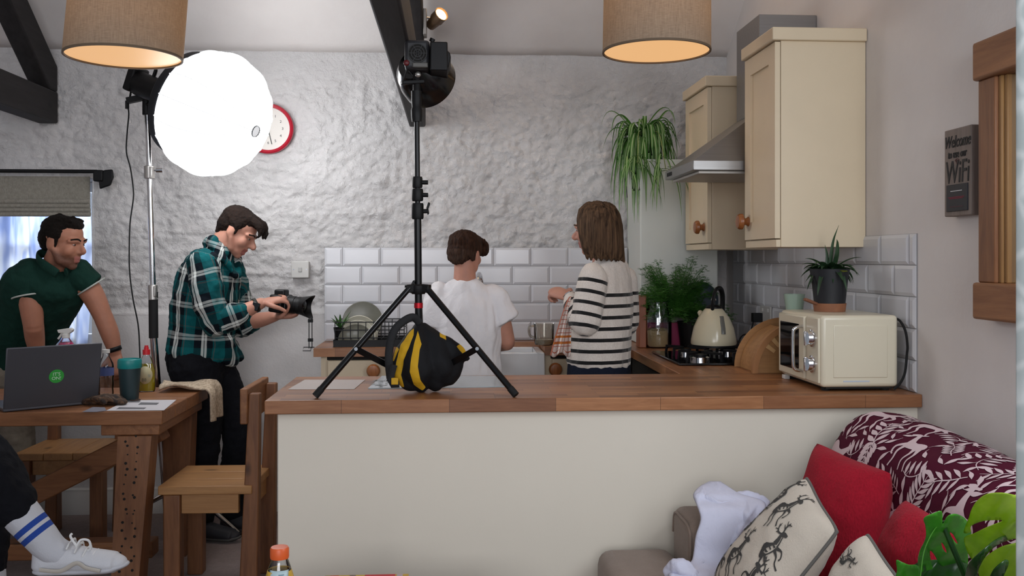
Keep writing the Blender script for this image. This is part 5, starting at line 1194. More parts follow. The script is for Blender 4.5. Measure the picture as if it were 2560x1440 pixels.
# ---- glass jug by the woman
jc = atz(1360, 862, .921); t = thing('glass_jug', 'smoky glass measuring jug on the worktop behind the tea towel', 'jug', jc)
M_smoke = glass('smoked_glass', (.86, .84, .78, 1), .04, 1.35)
hj = at(1360, 808, jc.y).z-.921
MB().lathe([(0, .002), (.046, .002), (.050, .012), (.054, hj)], jc, n=32).build('jug_body', M_smoke, t)
MB().tube(cr([jc+V((-.05, -.01, hj-.012)), jc+V((-.078, -.012, hj-.02)), jc+V((-.075, -.012, hj-.06)), jc+V((-.05, -.01, hj-.075))], 5), .006, 8).build('handle', M_smoke, t)
MB().lathe([(0, .006), (.0455, .006), (.0465, .028), (0, .028)], jc, n=28).build('liquid', plain('milky_liquid', C('a39a88'), .3), t)
# ================================================================ RIGHT-HAND CORNER
# glass storage jar of rice
jc = atz(1644, 868, .9205); hh = at(1644, 748, jc.y).z-.9205; r = .070
t = thing('storage_jar', 'clip top glass jar half full of rice in front of the fern', 'jar', jc)
MB().lathe([(0, .003), (r*.9, .003), (r, .016), (r, hh*.66), (r*.8, hh*.82), (r*.8, hh*.93), (r*.78, hh*.93), (r*.77, hh*.82), (r*.965, hh*.66), (r*.965, .018), (r*.88, .006), (0, .006)], jc, n=40).build('jar_body', M_clear, t)
MB().lathe([(0, .007), (r*.87, .007), (r*.95, .02), (r*.95, hh*.36), (r*.5, hh*.40), (0, hh*.38)], jc, n=36).build('rice', plain('rice', C('b79a6c'), .8, var=.15, vscale=300, bump=.6, bscale=320), t)
MB().lathe([(0, hh*.99), (r*.7, hh*.98), (r*.86, hh*.95), (r*.86, hh*.93), (0, hh*.93)], jc, n=36).build('lid', M_clear, t)
MB().tube([jc+V((r*.82, -.01, hh*.9)), jc+V((r*1.05, -.02, hh*.72)), jc+V((r*.9, -.02, hh*.62))], .003, 6).build('clip_wire', M_chrome, t)
# pink box and wooden boards behind it
pb = at(1656, 875, 4.69); t = thing('pink_packet', 'magenta and clear food packet standing behind the rice jar', 'packet', (pb.x, 4.69, .92))
xa, xb = at(1604, 800, 4.67).x, at(1716, 800, 4.67).x; zz = at(1650, 806, 4.67).z
MB().box((xa, 4.66, .9205), (xb, 4.705, zz)).build('lower_band', plain('magenta_card', C('9c2555'), .5), t, bevel=.003)
MB().box((xa+.002, 4.662, zz), (xb-.002, 4.703, zz+.07)).build('upper_part', plain('packet_grey', C('6e6a64'), .4), t, bevel=.003)
for k, (x0, x1, yt, m, lab) in enumerate(((1594, 1612, 738, M_pale, 'narrow wooden chopping board standing left of the pink packet'),)):
    a, b = at(x0, 870, 4.6), at(x1, yt, 4.6)
    tag(MB().box((a.x, 4.56, .9205), (b.x, 4.64, b.z)).build('chopping_board', plain('board_red_wood', C('8a4f33'), .5, var=.1), bevel=.004), lab, 'chopping board')
# asparagus fern
fc = V((at(1726, 800, 4.6).x, 4.60, .9205)); t = thing('asparagus_fern', 'bushy feathery asparagus fern in a black pot behind the kettle', 'plant', fc)
MB().lathe([(0, 0), (.05, 0), (.066, .13), (.062, .13), (.058, .115), (0, .115)], fc, n=28).build('pot', M_black, t)
mb = MB(); st_ = MB(); rnd = random.Random(8)
for k in range(150):
    a = rnd.uniform(0, 6.28); el = rnd.uniform(.1, 1.2); L = rnd.uniform(.14, .235); d = V((math.cos(a)*math.cos(el), math.sin(a)*math.cos(el)*.55, 0))
    pts = [fc+V((0, 0, .12))+V((d.x, d.y, 0))*L*tt_*1.15+V((0, 0, 1))*L*(.18+math.sin(el)*1.35*tt_-.55*tt_*tt_*math.cos(el)+.25*tt_) for tt_ in np.linspace(0, 1, 7)]
    pts = [V((q.x-.085*min(1, max(0, q.z-fc.z-.10)*7), min(q.y, 4.70), q.z)) for q in pts]
    st_.tube(pts, .0012, 4)
    for i in range(2, 7):
        for j in range(10):
            p0 = pts[i]+V((rnd.uniform(-.02, .02), rnd.uniform(-.02, .02), rnd.uniform(-.015, .015)))
            for m_ in range(6):
                e = V((rnd.uniform(-1, 1), rnd.uniform(-1, 1), rnd.uniform(-.25, .5))).normalized(); s_ = e.orthogonal().normalized()
                l = rnd.uniform(.009, .019); mb.add([p0-s_*.0011, p0+e*l, p0+s_*.0011], [(0, 1, 2)])
M_fern = leaf_mat('fern_green', C('214a17'), C('437a2c'))
mb.build('foliage', M_fern, t, smooth=False); st_.build('stems', M_fern, t)
# leaning pan lid
pc = at(1748, 752, 4.62); tag(MB().lathe([(0, .0), (.05, .002), (.085, .012), (.094, .02), (.097, .018), (.097, .012), (.088, .004), (.05, -.006), (0, -.008)], V((pc.x, 4.62, pc.z)), (-.35, -1, .25), 40).build('pan_lid', plain('slate_blue_enamel', C('3c4650'), .35)), 'round slate blue pan lid leaning upright behind the kettle', 'pan lid')
tag(MB().box((pc.x-.05, 4.58, .9205), (pc.x+.03, 4.66, pc.z-.09)).build('utensil_tin', plain('grey_tin', C('6f746f'), .5), bevel=.006), 'grey square tin under the slate blue pan lid', 'tin')
# spider plant on the casing
sc0 = V((at(1608, 400, 4.84).x, 4.84, 1.8855)); t = thing('spider_plant', 'trailing spider plant with striped leaves on the white casing', 'plant', sc0)
MB().lathe([(0, 0), (.055, 0), (.075, .10), (.071, .10), (.066, .085), (0, .085)], sc0, n=28).build('pot', M_black, t)
mb = MB(); rnd = random.Random(21); cb = sc0+V((0, -.0, .09))
for k in range(210):
    a = rnd.uniform(0, 6.28); s_ = V((math.cos(a), math.sin(a)*.75-.35, 0)); L = rnd.uniform(.22, .42); up_ = rnd.uniform(.7, 1.9); dr = rnd.uniform(1.3, 2.6)
    if s_.y > .3: L *= .55
    blade(mb, cb+V((rnd.uniform(-.03, .03), rnd.uniform(-.03, .03), 0)), s_, up_, L*.78, dr, rnd.uniform(.015, .024), 12)
for k in range(26):                                    # plantlets hanging on runners over the front
    x = rnd.choice((-.085, -.06, .02, .07, .085, -.10))+rnd.uniform(-.025, .025); y = -.10-rnd.uniform(.05, .09); z = rnd.uniform(-.16, -.06)
    p0 = cb+V((x, y, z)); a = rnd.uniform(-1.2, 1.2)
    blade(mb, p0, (math.sin(a)*.6, -.25, 0), .25, rnd.uniform(.12, .20), rnd.uniform(1.2, 1.9), .013, 8)
pm = leaf_mat('spider_leaf', C('3a6e26'), C('5f9440'), C('b4c795')); mb.build('leaves', pm, t)
mb = MB()
for x, y, z in ((-.07, -.2, -.12), (.075, -.2, -.15)): mb.tube(cr([cb, cb+V((x*.7, y*.6, .05)), cb+V((x, y, z))], 6), .0022, 6)
mb.build('runners', leaf_mat('runner_green', C('8a9a52'), C('a3ac6a')), t)
# hob
t = thing('gas_hob', 'black glass gas hob with chrome burner rings', 'hob', (1.19, 4.04, .92))
MB().box((.945, 3.785, .9205), (1.47, 4.31, .930)).build('glass_top', plain('black_glass', C('0a0a0c'), .06), t, bevel=.004)
for (x, y, r) in ((1.07, 3.92, .042), (1.07, 4.16, .034), (1.27, 3.92, .034), (1.27, 4.17, .048)):
    bu = MB().lathe([(0, .0), (r, 0), (r, .012), (r*.8, .016), (0, .016)], (x, y, .930), n=32).build('burner_ring', M_chrome, t)
    MB().lathe([(0, .016), (r*.72, .016), (r*.72, .024), (0, .026)], (x, y, .930), n=32).build('burner_cap', M_black, bu)
    g = MB()
    for k in range(4):
        a = k*PI/2+PI/4; d = V((math.cos(a), math.sin(a), 0)); g.bar(V((x, y, .962))+d*.02, V((x, y, .962))+d*.105, .008, .010).bar(V((x, y, .962))+d*.10, V((x, y, .930))+d*.105, .008, .01, (d.y, -d.x, 0))
    g.build('pan_support', M_black, t, smooth=False)
for k in range(4): MB().lathe([(0, 0), (.018, 0), (.018, .006), (.015, .022), (0, .022)], (1.425, 3.90+.085*k, .930), n=24).build('control_knob', M_chrome, t)
# kettle standing on the rear burner
kc = V((at(1784, 860, 4.17).x, 4.17, .9675)); t = thing('kettle', 'cream dome kettle with black handle standing on the hob', 'kettle', kc)
M_kcream = plain('cream_enamel', C('d8cdb0'), .18)
kh = at(1784, 770, 4.17).z-kc.z; R0 = .104
MB().lathe([(0, 0), (R0*.96, 0), (R0, .012), (R0*.985, .03), (R0*.87, kh*.5), (R0*.68, kh*.75), (R0*.42, kh*.96), (R0*.34, kh), (0, kh)], kc, n=48).build('kettle_body', M_kcream, t)
MB().lathe([(0, -.004), (R0*.98, -.004), (R0*.98, .008), (0, .008)], kc, n=48).build('base_ring', M_black, t)
ld = MB().lathe([(R0*.36, kh-.004), (R0*.35, kh+.006), (R0*.2, kh+.014), (0, kh+.016)], kc, n=32).build('lid', M_black, t)
MB().lathe([(0, kh+.014), (.006, kh+.016), (.007, kh+.03), (.013, kh+.036), (.010, kh+.046), (0, kh+.048)], kc, n=20).build('lid_knob', M_chrome, ld)
MB().tube(cr([kc+V((-.015, -.03, kh*.93)), kc+V((-.014, -.04, kh+.03)), kc+V((.0, -.03, kh+.082)), kc+V((.03, .0, kh+.09)), kc+V((.05, .03, kh+.06)), kc+V((.055, .045, kh+.0)), kc+V((.05, .045, kh*.72))], 6), .0085, 10, flat=1.4).build('handle', M_black, t)
gq = kc+V((.012, 0, 0)); mb = MB()
def kr(z): return float(np.interp(z, [0, .03, kh*.5, kh*.75, kh*.96], [R0, R0*.985, R0*.87, R0*.68, R0*.42]))
pts = [kc+V((.018, -math.sqrt(max(0, kr(z)**2-.018**2))-.002, z)) for z in (kh*.34, kh*.5, kh*.65, kh*.8)]
MB().tube(pts, .010, 10, flat=.3, xdir=(1, 0, 0)).build('water_gauge', plain('gauge_grey', C('6b6a64'), .2), t)
MB().tube([kc+V((-.02, .07, kh*.62)), kc+V((-.03, .11, kh*.82)), kc+V((-.032, .118, kh*.84))], [.022, .014, .013], 16).build('spout', M_kcream, t)
# sockets and plugs on the tiled side wall
XT = XW-.012
def socket(y0, y1, z0, z1, label):
    t = thing('wall_socket', label, 'socket', (XT, (y0+y1)/2, z0))
    MB().box((XT-.010, y0, z0), (XT, y1, z1)).build('plate', plain('socket_white', C('b5b2ae'), .4), t, bevel=.003)
    for k in (0, 1):
        MB().box((XT-.014, y0+.02+k*.075, z1-.028), (XT-.0102, y0+.036+k*.075, z1-.012)).build('switch', M_white, t, bevel=.001)
    return t
ya = 4.40; socket(ya-.075, ya+.075, 1.05, 1.137, 'double white socket on the side tiles right of the kettle')
tag(MB().box((XT-.055, ya+.03, 1.055), (XT-.0105, ya+.07, 1.10)).tube(cr([(XT-.05, ya+.05, 1.06), (XT-.06, ya+.05, 1.0), (XT-.05, ya+.0, .945), (XT-.11, ya-.07, .94)], 5), .004, 8).build('mains_plug', M_black, bevel=.003), 'black mains plug and lead in the socket beside the kettle', 'plug')
tag(MB().tube(cr([(1.36, 4.33, .945), (1.40, 4.35, 1.0), (1.47, 4.36, .99), (1.50, 4.34, .93), (1.44, 4.30, .924), (1.38, 4.32, .934)], 6), .0035, 8).build('mains_lead', M_rubber), 'loop of black mains lead on the worktop behind the hob', 'cable')
# bread bin
b0 = at(1879, 925, 3.52); bx = b0.x; t = thing('bread_bin', 'round fronted wooden bread bin tucked behind the microwave', 'bread bin', (bx+.15, 3.6, .92))
bh = at(1930, 803, 3.52).z-.9205; bw = .27
arc = lambda s, n=16: [(bx+bw*.75-(bw*.75-s)*math.sin(PI/2*(1-k/n)), .9205+(bh-s)*math.cos(PI/2*(1-k/n))) for k in range(n+1)]
A1 = arc(0); A2 = arc(.022)
MB().prism([(x, 3.52, z) for x, z in A1]+[(bx+bw, 3.52, .9205+bh), (bx+bw, 3.52, .9205)], (0, .008, 0)).build('side_panel', M_pale, t, smooth=False)
MB().prism([(x, 3.735, z) for x, z in A1]+[(bx+bw, 3.735, .9205+bh), (bx+bw, 3.735, .9205)], (0, .008, 0)).build('side_panel', M_pale, t, smooth=False)
mb = MB()
for (x0, z0), (x1, z1), (x2, z2), (x3, z3) in zip(A1, A1[1:], A2[1:], A2): mb.prism([(x0, 3.509, z0), (x1, 3.509, z1), (x2, 3.509, z2), (x3, 3.509, z3)], (0, .0105, 0))
mb.build('edge_moulding', plain('warm_pine_edge', C('a9764a'), .45, var=.1), t)
for k in range(13):
    (x0, z0), (x1, z1) = A2[k], A2[k+1]
    MB().prism([(x0, 3.53, z0), (x1, 3.53, z1), (x1+.006, 3.53, z1-.006), (x0+.006, 3.53, z0-.006)], (0, .204, 0)).build('slat', M_pale, t)
for k in range(4):
    (x0, z0), (x1, z1) = A2[6+k*2], A2[7+k*2]; cx, cz = bx+bw*.75, .9205
    MB().prism([(x0, 3.512, z0), (x1, 3.512, z1), (x1+(cx-x1)*.22, 3.512, z1+(cz-z1)*.22), (x0+(cx-x0)*.22, 3.512, z0+(cz-z0)*.22)], (0, .0078, 0)).build('side_inlay', plain('light_inlay', C('c99f6d'), .5), t)
# pale green glass beside the plant
gc = V((at(1986, 772, 3.44).x, 3.44, .9205)); t = thing('glass_vase', 'pale green leaf shaped glass behind the microwave', 'vase', gc)
zz = at(1986, 735, 3.44).z-.9205
MB().lathe([(0, .003), (.035, .003), (.037, .02), (.026, zz*.45), (.024, zz*.6), (.034, zz*.85), (.040, zz), (.037, zz), (.031, zz*.85), (.021, zz*.6), (.023, zz*.45), (.034, .02), (.033, .006), (0, .006)], gc, n=28).build('vase_body', plain('pale_green_glass', C('a9bfae'), .1, Alpha=.75), t)
# microwave
mx0, mx1, my0, my1, mz0, mz1 = 1.236, 1.502, 3.01, 3.395, .934, 1.176
t = thing('microwave', 'cream retro microwave at the right end of the peninsula, its door facing left', 'microwave', ((mx0+mx1)/2, (my0+my1)/2, .92))
M_mw = plain('cream_steel', C('d9d0b9'), .28)
MB().box((mx0, my0, mz0), (mx1, my1, mz1)).build('casing', M_mw, t, bevel=.014, seg=4)
zm = (mz0+mz1)/2
for lo, hi in (((mx0+.045, mz0+.025), (mx1-.04, mz0+.031)), ((mx0+.045, mz0+.031), (mx0+.055, mz1-.03)), ((mx1-.05, mz0+.031), (mx1-.04, mz1-.03))):
    pass
MB().box((mx0+.04, my0-.0025, mz0+.032), (mx1-.038, my0+.004, mz1-.032)).build('side_embossing', M_mw, t, bevel=.006, seg=3)
MB().box((mx0+.075, my0-.0012, mz0+.018), (mx0+.165, my0+.001, mz0+.023)).build('rating_sticker', plain('pale_sticker', C('bcc3cc'), .4), t)
dy0 = my0+.125
d = MB().box((mx0-.012, dy0, mz0+.012), (mx0+.004, my1-.012, mz1-.010)).build('door', M_mw, t, bevel=.005)
MB().box((mx0-.0135, dy0+.045, mz0+.038), (mx0-.011, my1-.035, mz1-.040)).build('door_window', plain('door_glass', C('0b0b0c'), .05), d)
hy = dy0+.018
MB().tube(cr([(mx0-.010, hy-.004, mz1-.045), (mx0-.038, hy-.008, mz1-.052), (mx0-.046, hy-.008, zm+.05), (mx0-.046, hy-.008, zm-.05), (mx0-.038, hy-.008, mz0+.046), (mx0-.010, hy-.004, mz0+.040)], 6), .006, 12).build('handle', M_chrome, d)
MB().box((mx0-.006, my0+.014, mz0+.012), (mx0+.004, dy0-.004, mz1-.010)).build('control_panel', M_mw, t, bevel=.003)
for z in (zm+.040, zm-.048):
    k_ = MB().lathe([(0, 0), (.030, 0), (.030, .004), (.024, .006), (.022, .020), (0, .020)], (mx0-.006, my0+.062, z), (-1, 0, 0), 32).build('dial', M_chrome, t)
    MB().box((mx0-.036, my0+.057, z-.024), (mx0-.024, my0+.067, z+.024)).build('dial_grip', M_chrome, k_, bevel=.002)
for x in (mx0+.03, mx1-.03):
    for y in (my0+.04, my1-.04): MB().cyl((x, y, .9203), (x, y, mz0+.002), .014).build('foot', M_rubber, t)
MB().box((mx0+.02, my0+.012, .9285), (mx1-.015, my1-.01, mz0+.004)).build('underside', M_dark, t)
MB().box((mx0-.006, my1-.06, .9205), (mx0+.014, my1-.03, mz0+.002)).build('front_foot', M_white, t, bevel=.002)
MB().tube(cr([(mx1-.01, my0+.045, mz1-.016), (mx1+.010, my0+.02, mz1-.016), (mx1+.018, my0-.010, mz1-.05), (mx1+.022, my0-.018, mz1-.10), (mx1+.022, my0-.014, zm-.01), (mx1+.012, my0-.02, mz0+.05), (mx1-.004, my0-.015, mz0+.012), (mx1-.02, my0-.008, .928)], 6), .0042, 8).build('power_cord', M_rubber, t)
# potted plant on the microwave
pc = V((at(2074, 775, 3.25).x, 3.25, mz1+.0005))
t = thing('cork_stand', 'brown round cork stand with a stub handle under the black pot', 'stand', pc)
MB().lathe([(0, 0), (.054, 0), (.058, .030), (.054, .030), (0, .028)], pc, n=36).build('dish', plain('brown_cork', C('8f5d40'), .7, var=.12, vscale=30), t)
MB().bar(pc+V((-.05, -.01, .026)), at(2012, 748, 3.22), .018, .010).build('handle', plain('cork_handle', C('7c4f38'), .7), t, bevel=.003)
zp = pc.z+.0285; p0 = V((pc.x, pc.y, zp)); ph = at(2074, 672, 3.25).z-zp
t = thing('potted_plant', 'strap leaved green plant in black pot on top of the microwave', 'plant', p0)
MB().lathe([(0, 0), (.054, 0), (.062, ph*.6), (.068, ph*.9), (.070, ph), (.066, ph), (.062, ph*.88), (0, ph*.88)], p0, n=40).build('pot', plain('black_plastic_pot', C('191b20'), .55), t)
mb = MB(); rnd = random.Random(14); cb = p0+V((0, 0, ph*.9))
for k in range(46):
    a = k*2.4+rnd.uniform(-.3, .3); L = rnd.uniform(.075, .135); blade(mb, cb, (math.cos(a), math.sin(a)*.8, 0), rnd.uniform(.35, 1.0), L, rnd.uniform(.5, 1.15), rnd.uniform(.017, .026), 10)
for a, L, u_, dr in ((.12, .115, .72, .95), (.35, .10, .5, .9), (3.3, .115, .75, .5), (2.9, .11, 1.0, .55), (3.6, .105, .35, .7)): blade(mb, cb, (math.cos(a), -math.sin(a)*.3, 0), u_, L, dr, .02, 12)
def poly_leaf(pts, w0): mb.strip(cr(pts, 5), [w0*max(.06, 1-(i/(5*(len(pts)-1)))**1.6) for i in range(5*(len(pts)-1)+1)], (0, 1, .2), None, .2)
poly_leaf([cb+V((0, 0, 0)), at(2078, 640, 3.24), at(2084, 600, 3.23), at(2097, 563, 3.21)], .017)
poly_leaf([cb+V((.01, 0, 0)), at(2092, 640, 3.22), at(2094, 610, 3.21), at(2092, 598, 3.2)], .02)
poly_leaf([cb+V((-.01, 0, 0)), at(2068, 640, 3.25), at(2062, 612, 3.25)], .016)
mb.build('leaves', leaf_mat('dark_strap_leaf', C('1f3a22'), C('3c5a38')), t)
mb = MB(); blade(mb, cb+V((.005, -.045, 0)), (.55, -.6, 0), .3, .045, .2, .030, 6); mb.build('yellow_leaf', leaf_mat('yellowing_leaf', C('77842a'), C('959a3c')), t)
# ================================================================ RIGHT WALL
def onx(px, py, X):
    a = (px-1280)/FPX; b = (HY-py)/FPX; s, c = math.sin(YAW), math.cos(YAW); t = X/(s+c*a)
    return V((X, (c-s*a)*t, HC+b*t))
# mirror
xf = XW-.045; yl = onx(2445, 450, xf).y; ym_ = onx(2487, 450, xf).y; yi = onx(2513, 450, xf+.012).y; y2 = 1.78
zt, zr, zs, zb = onx(2437, 110, xf).z, onx(2445, 203, xf).z, onx(2445, 706, xf).z, onx(2440, 797, xf).z
t = thing('wall_mirror', 'large mirror in a chunky wooden frame on the right wall', 'mirror', (XW, (yl+y2)/2, zb))
MB().box((xf-.012, y2-.02, zr), (XW-.001, yl+.012, zt)).build('top_rail', M_oaky, t, bevel=.008)
MB().box((xf-.012, y2-.02, zb), (XW-.001, yl+.012, zs)).build('bottom_rail', M_oaky, t, bevel=.008)
for a, b in ((ym_, yl), (y2, y2+yl-ym_)): MB().box((xf, a, zs), (XW-.001, b, zr)).build('stile', M_oakz, t, bevel=.004)
q = (ym_+yi)/2
for a, b, d in ((q, ym_, .010), (yi, q, .018)): MB().box((xf+d, a, zs), (XW-.001, b, zr)).build('inner_moulding', wood('mid_oak_moulding', C('7a5532'), C('97703f'), 2, 1, .5, False), t, bevel=.003)
MB().box((XW-.014, y2+yl-ym_, zs-.004), (XW-.004, yi, zr+.004)).build('mirror_glass', plain('silvered_glass', C('d5d8d8'), .02, 1), t)
# wifi sign
xs = XW-.034; a0 = onx(2361, 328, xs); a1 = onx(2428, 316, xs); zb = onx(2365, 542, xs).z; zt = a0.z; ya_, yb_ = a0.y, a1.y
t = thing('wall_sign', 'grey wooden plaque reading Welcome to use our WiFi on the right wall', 'sign', (XW, (ya_+yb_)/2, zb))
M_gw = wood('grey_driftwood', C('6c6059'), C('8d8078'), 2, 1.2, .7, False)
pl = MB().box((xs, yb_, zb), (XW-.001, ya_, zt)).build('plaque', M_gw, t, bevel=.003)
yc = (ya_+yb_)/2; w = ya_-yb_; M_sign = plain('sign_black', C('141213'), .6)
X_, U_ = V((0, -1, 0)), V((0, 0, 1)); H = zt-zb
def st(txt, f, size, sh=0, nm='lettering'): text(txt, size, V((xs-.0012, yc, zt-H*f)), X_, U_, nm, M_sign, pl, .0008, shear=sh, ysc=1.45)
st('Welcome', .155, w*.245, .3); st('to use our', .295, w*.165, .15); st('WiFi', .51, w*.46, .1)
mb = MB(); wc = V((xs-.001, yc, zt-H*.405))
for r_ in (.005, .0095, .014):
    mb.tube([wc+V((0, -math.sin(a)*r_, math.cos(a)*r_)) for a in np.linspace(-.9, .9, 9)], .0011, 6)
mb.ell(wc, .0022); mb.build('wifi_symbol', plain('sign_dark_red', C('4a1a1a'), .6), pl)
MB().box((xs-.004, yb_+w*.10, zb+H*.055), (xs+.001, ya_-w*.12, zb+H*.36)).build('chalkboard', plain('chalk_black', C('24242a'), .6), pl, bevel=.001)
for k, (ww, m, dz) in enumerate(((.42, 'd8d8d8', .28), (.60, '7d2438', .21), (.5, '7d2438', .195), (.5, '56343c', .10))):
    MB().box((xs-.0048, yc-w*ww*.5, zb+H*dz), (xs-.004, yc+w*ww*.5, zb+H*dz+.0022)).build('chalk_line', plain('chalk_%d' % k, C(m), .8), pl)
# lace curtain at the right edge
n = NT('lace_curtain'); vo = n.new('ShaderNodeTexVoronoi', feature='DISTANCE_TO_EDGE'); vo.inputs['Scale'].default_value = 28; n.ln(n.noise(n.coord(), 3) and n.coord(scale=(1, 1, .6)), vo.inputs['Vector'])
lf_ = n.ramp(vo.outputs['Distance'], [(.03, C('e3e6e5')), (.14, C('cdd3d2'))]); n.base(lf_); n.set(Roughness=.8)
tl = n.new('ShaderNodeBsdfTranslucent'); n.ln(lf_, tl.inputs[0]); mx = n.new('ShaderNodeMixShader'); mx.inputs[0].default_value = .5; n.ln(n.p.outputs[0], mx.inputs[1]); n.ln(tl.outputs[0], mx.inputs[2]); n.ln(mx.outputs[0], n.n['Material Output'].inputs[0])
c0 = at(2541, 700, 1.24)
tag(MB().grid(lambda u, v: V((c0.x+.19*u, 1.24-.12*u+.018*math.sin(u*34)*(.25+.75*u), .02+2.3*v)), 60, 10).build('lace_curtain', n.m, solid=.002), 'white lace curtain hanging at the far right edge', 'curtain')
# ================================================================ SOFA
M_sofa = fabric('taupe_upholstery', C('8b7a6e'), .10, .5, 300, vscale=20)
so = thing('sofa', 'taupe upholstered sofa against the right wall under the burgundy throw', 'sofa', (1.0, 2.25, 0))
SY0, SY1 = 1.66, 2.90
MB().box((.62, SY0, .06), (1.52, SY1, .29)).build('base', M_sofa, so, bevel=.02)
for y0, y1 in ((2.66, SY1), (SY0-.0, SY0+.14)):
    P = [(.70, y0, .10), (1.50, y0, .10)]
    mb = MB().box((.70, y0, .08), (1.5, y1, .584)); mb.build('arm', M_sofa, so, bevel=.035, seg=4)
    MB().tube(cr([(.702, y0+.012, .12), (.702, y0+.012, .50), (.702, y0+.035, .565), (.702, (y0+y1)/2, .572), (.702, y1-.035, .565), (.702, y1-.012, .50)], 4), .004, 8).build('arm_piping', M_sofa, so)
MB().box((.475, SY0+.145, .285), (1.12, 2.655, .44)).build('seat_cushion', M_sofa, so, bevel=.04, seg=4)
MB().box((.455, 2.50, .28), (.698, SY1, .452)).build('seat_cushion', M_sofa, so, bevel=.045, seg=4)
MB().box((1.20, SY0+.01, .20), (1.50, SY1-.06, .80)).build('back', M_sofa, so, bevel=.06, seg=4)
for x in (.66, 1.44):
    for y in (SY0+.06, SY1-.06): MB().cyl((x, y, .0), (x, y, .062), .02, .026).build('foot', M_oakz, so)
# burgundy throw over the back, printed with white deer and leaves
prof = cr([(1.515, .30), (1.515, .70), (1.49, .825), (1.42, .880), (1.33, .888), (1.245, .866), (1.19, .805), (1.155, .70), (1.125, .58), (1.10, .47), (1.06, .448), (.99, .446)], 6)
pl_ = np.concatenate([[0], np.cumsum([np.linalg.norm(b-a) for a, b in zip(prof, prof[1:])])]); PL = pl_[-1]
PX_ = np.array([p[0] for p in prof]); PZ_ = np.array([p[1] for p in prof])
TY0, TY1 = SY0+.145, 2.855
def throw(y, l, off=0):
    l = max(0, min(PL, l)); x = float(np.interp(l, pl_, PX_)); z = float(np.interp(l, pl_, PZ_))
    e = min(.01, PL/2); dx = float(np.interp(min(PL, l+e), pl_, PX_)-np.interp(max(0, l-e), pl_, PX_)); dz = float(np.interp(min(PL, l+e), pl_, PZ_)-np.interp(max(0, l-e), pl_, PZ_)); d = math.hypot(dx, dz) or 1
    nx, nz = dz/d, -dx/d
    if nz < 0 and l < PL*.2: pass
    k = max(0, (y-(TY1-.10))/.10); sh = 1-math.sqrt(max(0, 1-k*k)) if k < 1 else 1
    w = noise.noise(V((y*5, l*6, 4)))*.010+noise.noise(V((y*13, l*9, 8)))*.004
    sag = -.045*max(0, (2.7-y))/.6*max(0, min(1, (z-.45)/.3))
    o = off+w-.09*sh
    x_ = min(x-nx*-1*o*1.0 if False else x+(-nx if nx > 0 else -nx)*-o*0+0, 1.52)
    nrm = V((-abs(nx) if l > PL*.33 else abs(nx), 0, abs(nz)))
    return V((min(x+nrm.x*o, XW-.006), y, z+nrm.z*o+sag*.6))
M_burg = NT('burgundy_cotton'); M_burg.base(C('4a1026')); M_burg.set(Roughness=.9, Specular_IOR_Level=.15); M_burg = M_burg.m
M_print = plain('pale_pink_print', C('cbb4b8'), .9)
mb = MB().grid(lambda u, v: throw(TY0+(TY1-TY0)*u, PL*v), 90, 90, 0)
def stroke(mb, S, pts, ws, mi, k=4, asp=1.0):
    P = cr([tuple(p)+(w,) for p, w in zip(pts, ws)], k); vs = []
    for i, q in enumerate(P):
        a, b = P[max(0, i-1)], P[min(len(P)-1, i+1)]; d = np.array(b[:2])-np.array(a[:2]); L = np.hypot(*d) or 1; nx, ny = -d[1]/L, d[0]/L; w = max(q[2], .0002)/2
        vs += [S(q[0]+nx*w, q[1]+ny*w), S(q[0], q[1]), S(q[0]-nx*w, q[1]-ny*w)]
    mb.add(vs, [(i*3+c, i*3+c+1, (i+1)*3+c+1, (i+1)*3+c) for i in range(len(P)-1) for c in (0, 1)], mi)
def local(S, cx, cy, s, a, flip=1):
    ca, sa = math.cos(a), math.sin(a)
    return lambda x, y: S(cx+((x-.5)*flip*ca-(y-.5)*sa)*s, cy+((x-.5)*flip*sa+(y-.5)*ca)*s)
def deer(mb, S, mi):
    stroke(mb, S, [(.18, .52), (.30, .58), (.48, .55), (.64, .57), (.70, .60)], [.10, .24, .20, .22, .10], mi)
    stroke(mb, S, [(.64, .60), (.73, .74), (.80, .88)], [.18, .11, .08], mi); stroke(mb, S, [(.77, .90), (.86, .90), (.96, .84)], [.06, .10, .04], mi)
    stroke(mb, S, [(.79, .93), (.72, .98), (.70, 1.0)], [.05, .04, .01], mi)
    for p in ([(.24, .54), (.16, .36), (.20, .20), (.12, .02)], [(.32, .52), (.30, .36), (.36, .2), (.30, .02)], [(.62, .52), (.66, .34), (.62, .18), (.66, .02)], [(.68, .56), (.82, .42), (.78, .28), (.72, .24)]):
        stroke(mb, S, p, [.12, .06, .04, .03], mi)
def sprig(mb, S, mi, n=5, lw=.10):
    stroke(mb, S, [(.5, 0), (.47, .35), (.52, .7), (.5, 1)], [.025, .03, .025, .01], mi)
    for k in range(n):
        y = .15+.8*k/n
        for s_ in (-1, 1): stroke(mb, S, [(.5, y), (.5+s_*.16, y+.12), (.5+s_*.27, y+.25)], [.01, lw, .01], mi, 3)
def berries(mb, S, mi):
    stroke(mb, S, [(0, .6), (.3, .8), (.7, .8), (1, .6)], [.02, .03, .03, .02], mi)
    for x in (.15, .38, .62, .85): stroke(mb, S, [(x, .75), (x, .52), (x, .28)], [.01, .15, .02], mi, 3)
rnd = random.Random(42); pts_ = []
TS = lambda y, l: throw(y, l, .0016)
lmin = PL*.26
